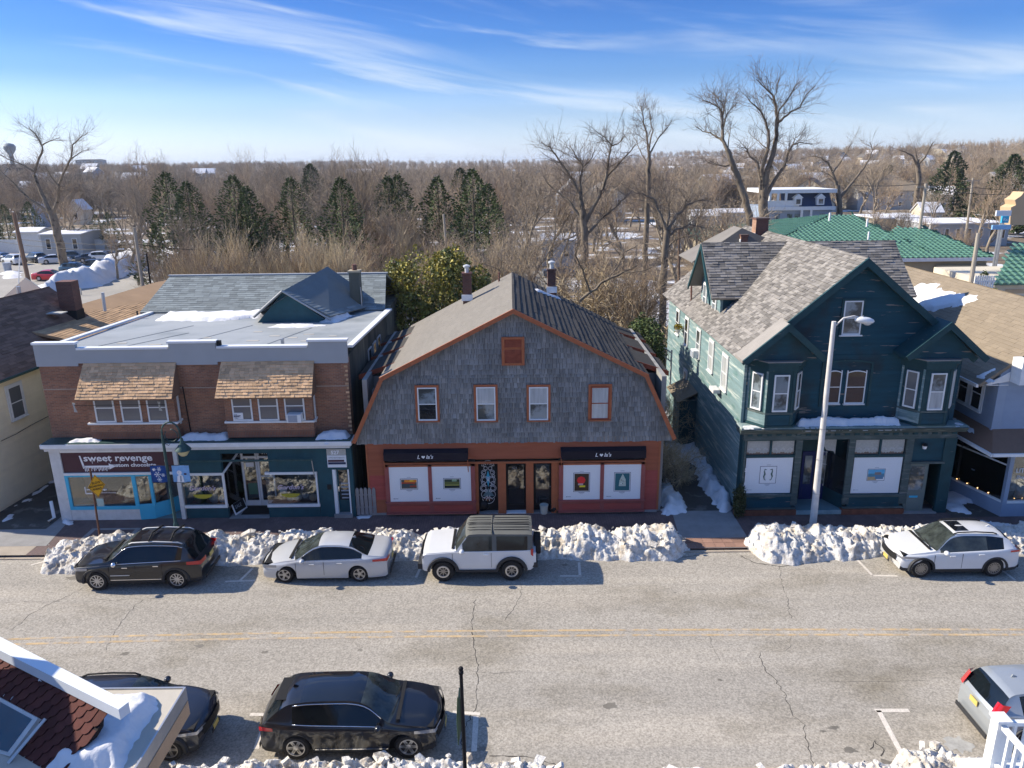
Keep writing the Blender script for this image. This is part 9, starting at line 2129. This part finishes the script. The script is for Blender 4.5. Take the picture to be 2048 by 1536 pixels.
TN = thing('turret_facade', 'ornate orange-brown gabled facade beside the white corner building', 'building', (58,90,0))
c = [GY(p[0], p[1],89) for p in ((2020,450),(2022,415),(2032,410),(2030,400),(2042,392),(2048,384),(2060,384),(2060,450))]; m = MB(); m.slab(c, (0,2,0)); m.build('gable', M['tan_band'], TN)
def signpx(lab, px0, py0, px1, py1, Y, mt, txt=None, tm='print_white'):
 x0, x1, z0, z1 = RY(px0, py0, px1, py1, Y); s_ = thing('shop_sign', lab, 'sign', ((x0 + x1) / 2, Y, z0))
 m = MB(); m.box(x0, x1, Y, Y + .2, z0, z1); f = m.build('panel', M[mt], s_); m = MB(); m.tube([((x0 + x1) / 2, Y + .3,0),((x0 + x1) / 2, Y + .3, z1)],.12,6); m.build('post', M['metal'], s_)
 if txt: text(txt, ((x0 + x1) / 2, Y - .02, z0 + (z1 - z0)*.3), X_, Z_, (z1 - z0)*.45, M[tm], f, center=True)
signpx('pale sign board with red scribble above the blue pharmacy sign', 1993,421,2023,432,82, 'poster'); signpx('blue sign with white cross-like mark below the pale board', 2004,432,2018,446,81, 'cyan', 'Rx'); signpx('long blue-grey sign board on the long grey building', 1985,450,2022,459,80, 'sky_cloth')
# ---- houses seen through the wood
for (nm, lab, px0, px1, pr_, pe, Y, dp, wl, rf, ax, w) in [
 ('small_gabled_house', 'small dark grey house with white trimmed gable between the evergreens', 516,552,403,417,92,7, 'siding_grey', 'shingle_dark', 'y', (1,1)),
 ('grey_house', 'grey house with white trimmed porch behind the many-forked tree', 1035,1105,372,386,110,9, 'siding_grey', 'shingle_slate', 'x', (4,1)),
 ('blue_gabled_house', 'pale blue gabled house behind the many-forked tree', 1115,1175,360,392,106,10, 'blue_siding', 'metal_lt', 'y', (2,2)),
 ('long_low_building', 'long low building with snowy roof edge behind the slender bare tree', 1165,1340,384,388,120,10, 'tan_wall', 'snow', 'x', (9,1)),
 ('white_shed', 'small white snow-covered shed behind the black slope of the shingled building', 1085,1150,468,480,70,6, 'white_dirty', 'snow', 'x', (2,1)),
 ('grey_shed', 'grey shed wall seen left of the green house ridge', 1335,1400,440,452,82,6, 'siding_grey', 'membrane', 'x', (0,0)),
 ('white_house', 'white house with small turret left of the brick chimney', 1385,1440,420,432,100,8, 'white_dirty', 'snow', 'x', (4,2)),
 ('white_panelled_house', 'white panelled house wall seen left of the large chimney', 1440,1500,418,425,92,8, 'cream_wall', 'snow', 'x', (6,2)),
 ('back_garden_shed', 'snowy roofed shed over the white fence at the far left', 30,75,456,464,150,6, 'white_dirty', 'snow', 'x', (0,0)),
 ('low_white_building', 'low white building behind the ivy-clad tree', 80,160,462,468,148,8, 'siding_grey', 'snow', 'x', (3,1)),
 ('pale_house', 'pale blue house glimpsed left of the leaning old tree', 62,84,405,425,170,8, 'blue_siding', 'snow', 'y', (2,1)),
 ('cream_house', 'cream house glimpsed between the ivy-clad trees', 135,165,400,420,175,8, 'cream_wall', 'snow', 'y', (1,1)),
 ('apartment_block', 'big flat dark block on the left horizon', 150,190,319,320,620,40, 'siding_grey', 'shingle_dark', 'x', (6,3)),
 ('brown_gable', 'brown roofed house behind the small gabled house', 548,620,370,384,125,9, 'shingle_golden', 'shingle_beige', 'x', (3,1)),
 ('yellow_house', 'tan house hidden among the bare shrubs right of the gabled house', 600,660,385,398,108,9, 'tan_wall', 'shingle_golden', 'x', (3,2)),
 ('blue_house', 'blue-grey house left of the pyramidal evergreen', 888,912,366,374,125,7, 'blue_siding', 'snow', 'y', (1,1)),
 ('snowy_house', 'snow-roofed house right of the pyramidal evergreen', 980,1010,384,396,108,7, 'white_dirty', 'snow', 'y', (1,1))]:
 hpx(nm, lab, px0, px1, pr_, pe, Y, dp, wl, rf, ax, w)
m = MB(); c = GY(20,300,700); m.lathe([(1.8,-60),(1.8,-4),(4.5,0),(5,3),(3.6,5),(.1,6)], tuple(c), n=16)
m.v = [(v[0], v[1], v[2]) for v in m.v]; tag(m.build('water_tower', mat('tower_grey', (.2,.25,.28),.6), smooth=True, sharp=40), 'grey mushroom water tower on the left horizon', 'water tower')
rq = random.Random(17); wl_ = ['siding_grey', 'cream_wall', 'tan_wall', 'siding_grey', 'blue_siding']; protoh = []
for k in range(5):
 H_ = house('town_house', 'small distant house in the town beyond the bare trees', -4,4,-4,8,5.2,8.0, wl_[k],('snow', 'shingle_grey', 'snow', 'shingle_dark', 'snow')[k], 'xy'[k % 2],(3,2), group='distant houses of the town', base=0); protoh.append(H_)
for k in range(110):
 px = rq.uniform(1330,2060) if rq.random() < .72 else rq.uniform(-20,1330); Y = rq.uniform(190 if px > 1000 else 330,700)
 g = GY(px, 350, Y); H_ = protoh[k % 5]; loc = (g.x, Y, hill(g.x, Y)); lab = 'small distant house in the town beyond the bare trees'
 if k < 5: H_.location = loc; H_.rotation_euler = (0,0, rq.uniform(-.5,.5))
 else: dup(H_, loc, rq.uniform(-.6,.6), lab, rq.uniform(.8,1.35))
for H_ in protoh: pass
# ---- car parks, snow heaps and fence on the left and in the middle
def lotsheet(px, z=.02, name='car_park'):
 pts = [GZ(a, b, 0) for a, b in px]; return sheet(name, [(p.x, p.y) for p in pts], z, M['asphalt_lot'])
lotsheet([(-150,700),(340,640),(460,560),(400,515),(250,503),(-150,510)],-.03)
lotsheet([(420,600),(760,620),(820,570),(700,530),(470,530)],-.025)
lotsheet([(1020,600),(1200,560),(1150,540),(1000,545)],-.02)
def lheap(name, px, th, seed, z=0):
 pts = [GZ(a, b, z) for a, b in px]; return patch(name, [(p.x, p.y) for p in pts],(0,0, z), X_, Y_, Z_, th, res=.55, seed=seed, rag=.6, edge=2.6, lump=.45)
lheap('snow_heap', [(60,588),(100,572),(150,560),(200,535),(240,522),(300,512),(330,530),(270,545),(210,572),(140,582),(80,600)],2.2,1)
lheap('snow_heap', [(60,600),(130,590),(150,625),(110,640),(80,620)],1.6,2); lheap('snow_heap', [(0,596),(60,582),(60,600),(0,612)],1.0,3); lheap('snow_heap', [(0,543),(50,541),(45,555),(0,560)],.7,4)
lheap('snow_heap', [(295,545),(330,535),(345,560),(290,575)],1.5,5); lheap('snow_heap', [(300,500),(440,500),(430,515),(330,520)],.9,6)
lheap('ground_snow', [(700,545),(800,540),(800,560),(705,560)],.3,7); lheap('ground_snow', [(1130,560),(1300,560),(1330,620),(1230,640),(1150,600)],.25,8); lheap('ground_snow', [(1235,590),(1345,600),(1350,650),(1290,650)],.3,9)
FN = thing('white_fence', 'long white board fence behind the car park at the far left', 'fence', (-100,142,0))
for i in range(34):
 px = -20 + i*7.6
 if 100 < px < 190: continue
 a, b = GZ(px, 506,0), GZ(px + 7.2,506,0); m = MB(); m.box(a.x, b.x, a.y, a.y + .15,0,2.4); m.build('fence_panel', M['white_dirty'], FN)
# utility poles and wires
def pole(px0, py0, px1, py1, Y, r, mt, lab, arms=False):
 a, b = GY(px0, py0, Y), GY(px1, py1, Y); T = thing('utility_pole', lab, 'utility pole', (a.x, Y, 0)); d = b - a; base_ = a - d*((a.z) / d.z) if abs(d.z) > .1 else a
 m = MB(); m.tube([base_, b],[r, r*.75],8); m.build('pole', M[mt], T, smooth=True, sharp=40)
 if arms:
  m = MB(); m.box(b.x - 1.1, b.x + 1.1, Y - .06, Y + .06, b.z - .5, b.z - .36); m.build('cross_arm', M[mt], T)
 return b
pole(60,575,27,425,62,.20, 'wood_pole', 'dark brown leaning utility pole at the left before the car park')
pole(284,562,268,455,60,.17, 'wood_pole_lt', 'pale weathered pole left of the blue-grey roof'); pole(300,560,293,507,60,.08, 'black', 'thin black pole right of the pale weathered pole')
pole(39,520,40,492,100,.08, 'white_paint', 'thin white post in the car park'); b1 = pole(1843,432,1852,367,96,.22, 'wood_pole_lt', 'light utility pole with wires above the flat roofs', True); b2 = pole(1943,380,1946,356,130,.22, 'wood_pole_lt', 'utility pole before the red-brown roofed house', True)
pole(1944,552,1957,466,58,.20, 'wood_pole_lt', 'pale wooden pole rising behind the beige roof'); pole(1358,620,1358,455,60,.12, 'wood_pole', 'slim pole among the bare trees left of the green house'); pole(893,500,887,428,80,.16, 'wood_pole_lt', 'short pale pole in the middle of the wood'); pole(1620,378,1619,352,160,.2, 'wood_pole', 'utility pole behind the mansard house', True)
def wire(lab, pts, r=.03):
 n = 10; out = []
 for (a, b) in zip(pts, pts[1:]):
  for i in range(n + 1):
   t = i / n; out.append(a.lerp(b, t) - Z_*(1 - (2*t - 1) ** 2)*(b - a).length*.015)
 m = MB(); m.tube(out, r, 4); tag(m.build('power_line', M['black']), lab, 'power line')
wire('power line sagging over the car park at the left', [GY(-20,470,70), GY(270,488,60), GY(440,500,70)],.02); wire('lower power line over the car park at the left', [GY(-20,480,70), GY(272,500,60)],.02)
wire('power line from the light pole to the right edge', [GY(1700,370,110), b1, GY(1950,375,118), GY(2060,378,125)],.035); wire('second power line right of the light pole', [b1 - Z_*.5, GY(2060,384,120)],.035)
for i, (px, py) in enumerate(((108,598),(163,590))): c = GZ(px, py, 0); m = MB(); m.tube([c, c + Z_*.9],.08,6); tag(m.build('bollard', M['metal']),('short post left of the wide brown chimney', 'short post right of the wide brown chimney')[i], 'bollard')
m = MB(); c = GZ(16,542,0); m.lathe([(.5,0),(.6,1.2),(.62,1.25)], tuple(c), n=10); tag(m.build('litter_bin', M['print_grey']), 'grey litter bin on the snow patch of the car park', 'litter bin')
# alley steps between the houses
ST = thing('wooden_stair', 'pale wooden stair and railing in the alley left of the green house', 'stair', (9,42,0))
for (a, b) in (((1318,682),(1318,800)),((1330,690),(1330,765)),((1340,775),(1342,700))):
 p, q = GY(a[0], a[1],41), GY(b[0], b[1],41); m = MB(); m.tube([Vector((p.x, 41, max(0, min(p.z, q.z)))), Vector((p.x, 41, max(p.z, q.z)))],.05,5); m.build('post', M['white_dirty'] if a[0] == 1340 else M['black'], ST)
p, q = GY(1315,685,41), GY(1342,705,40.5); m = MB(); m.tube([p, q],.05,5); m.tube([p - Z_*.5, q - Z_*.5],.04,5)
for i in range(8): t = i / 7; s_ = p.lerp(q, t); m.tube([s_, s_ - Z_*.5],.02,4)
m.build('railing', M['white_dirty'], ST)
# ---------------------------------------------------------------- air
m = MB(); m.box(-7000,7000,-250,9500,-1.3,62); hz = m.build('haze', M['black']); hz.data.materials.clear(); hz['kind'] = 'stuff'
hm = bpy.data.materials.new('haze_air'); hm.use_nodes = True; t_ = hm.node_tree
for n in list(t_.nodes):
 if n.type == 'BSDF_PRINCIPLED': t_.nodes.remove(n)
pv = t_.nodes.new('ShaderNodeVolumePrincipled'); pv.inputs['Color'].default_value = (.80,.88,1,1); pv.inputs['Density'].default_value = 0.00012; pv.inputs['Anisotropy'].default_value = 0.2
t_.links.new(pv.outputs[0], t_.nodes['Material Output'].inputs['Volume']); hz.data.materials.append(hm)
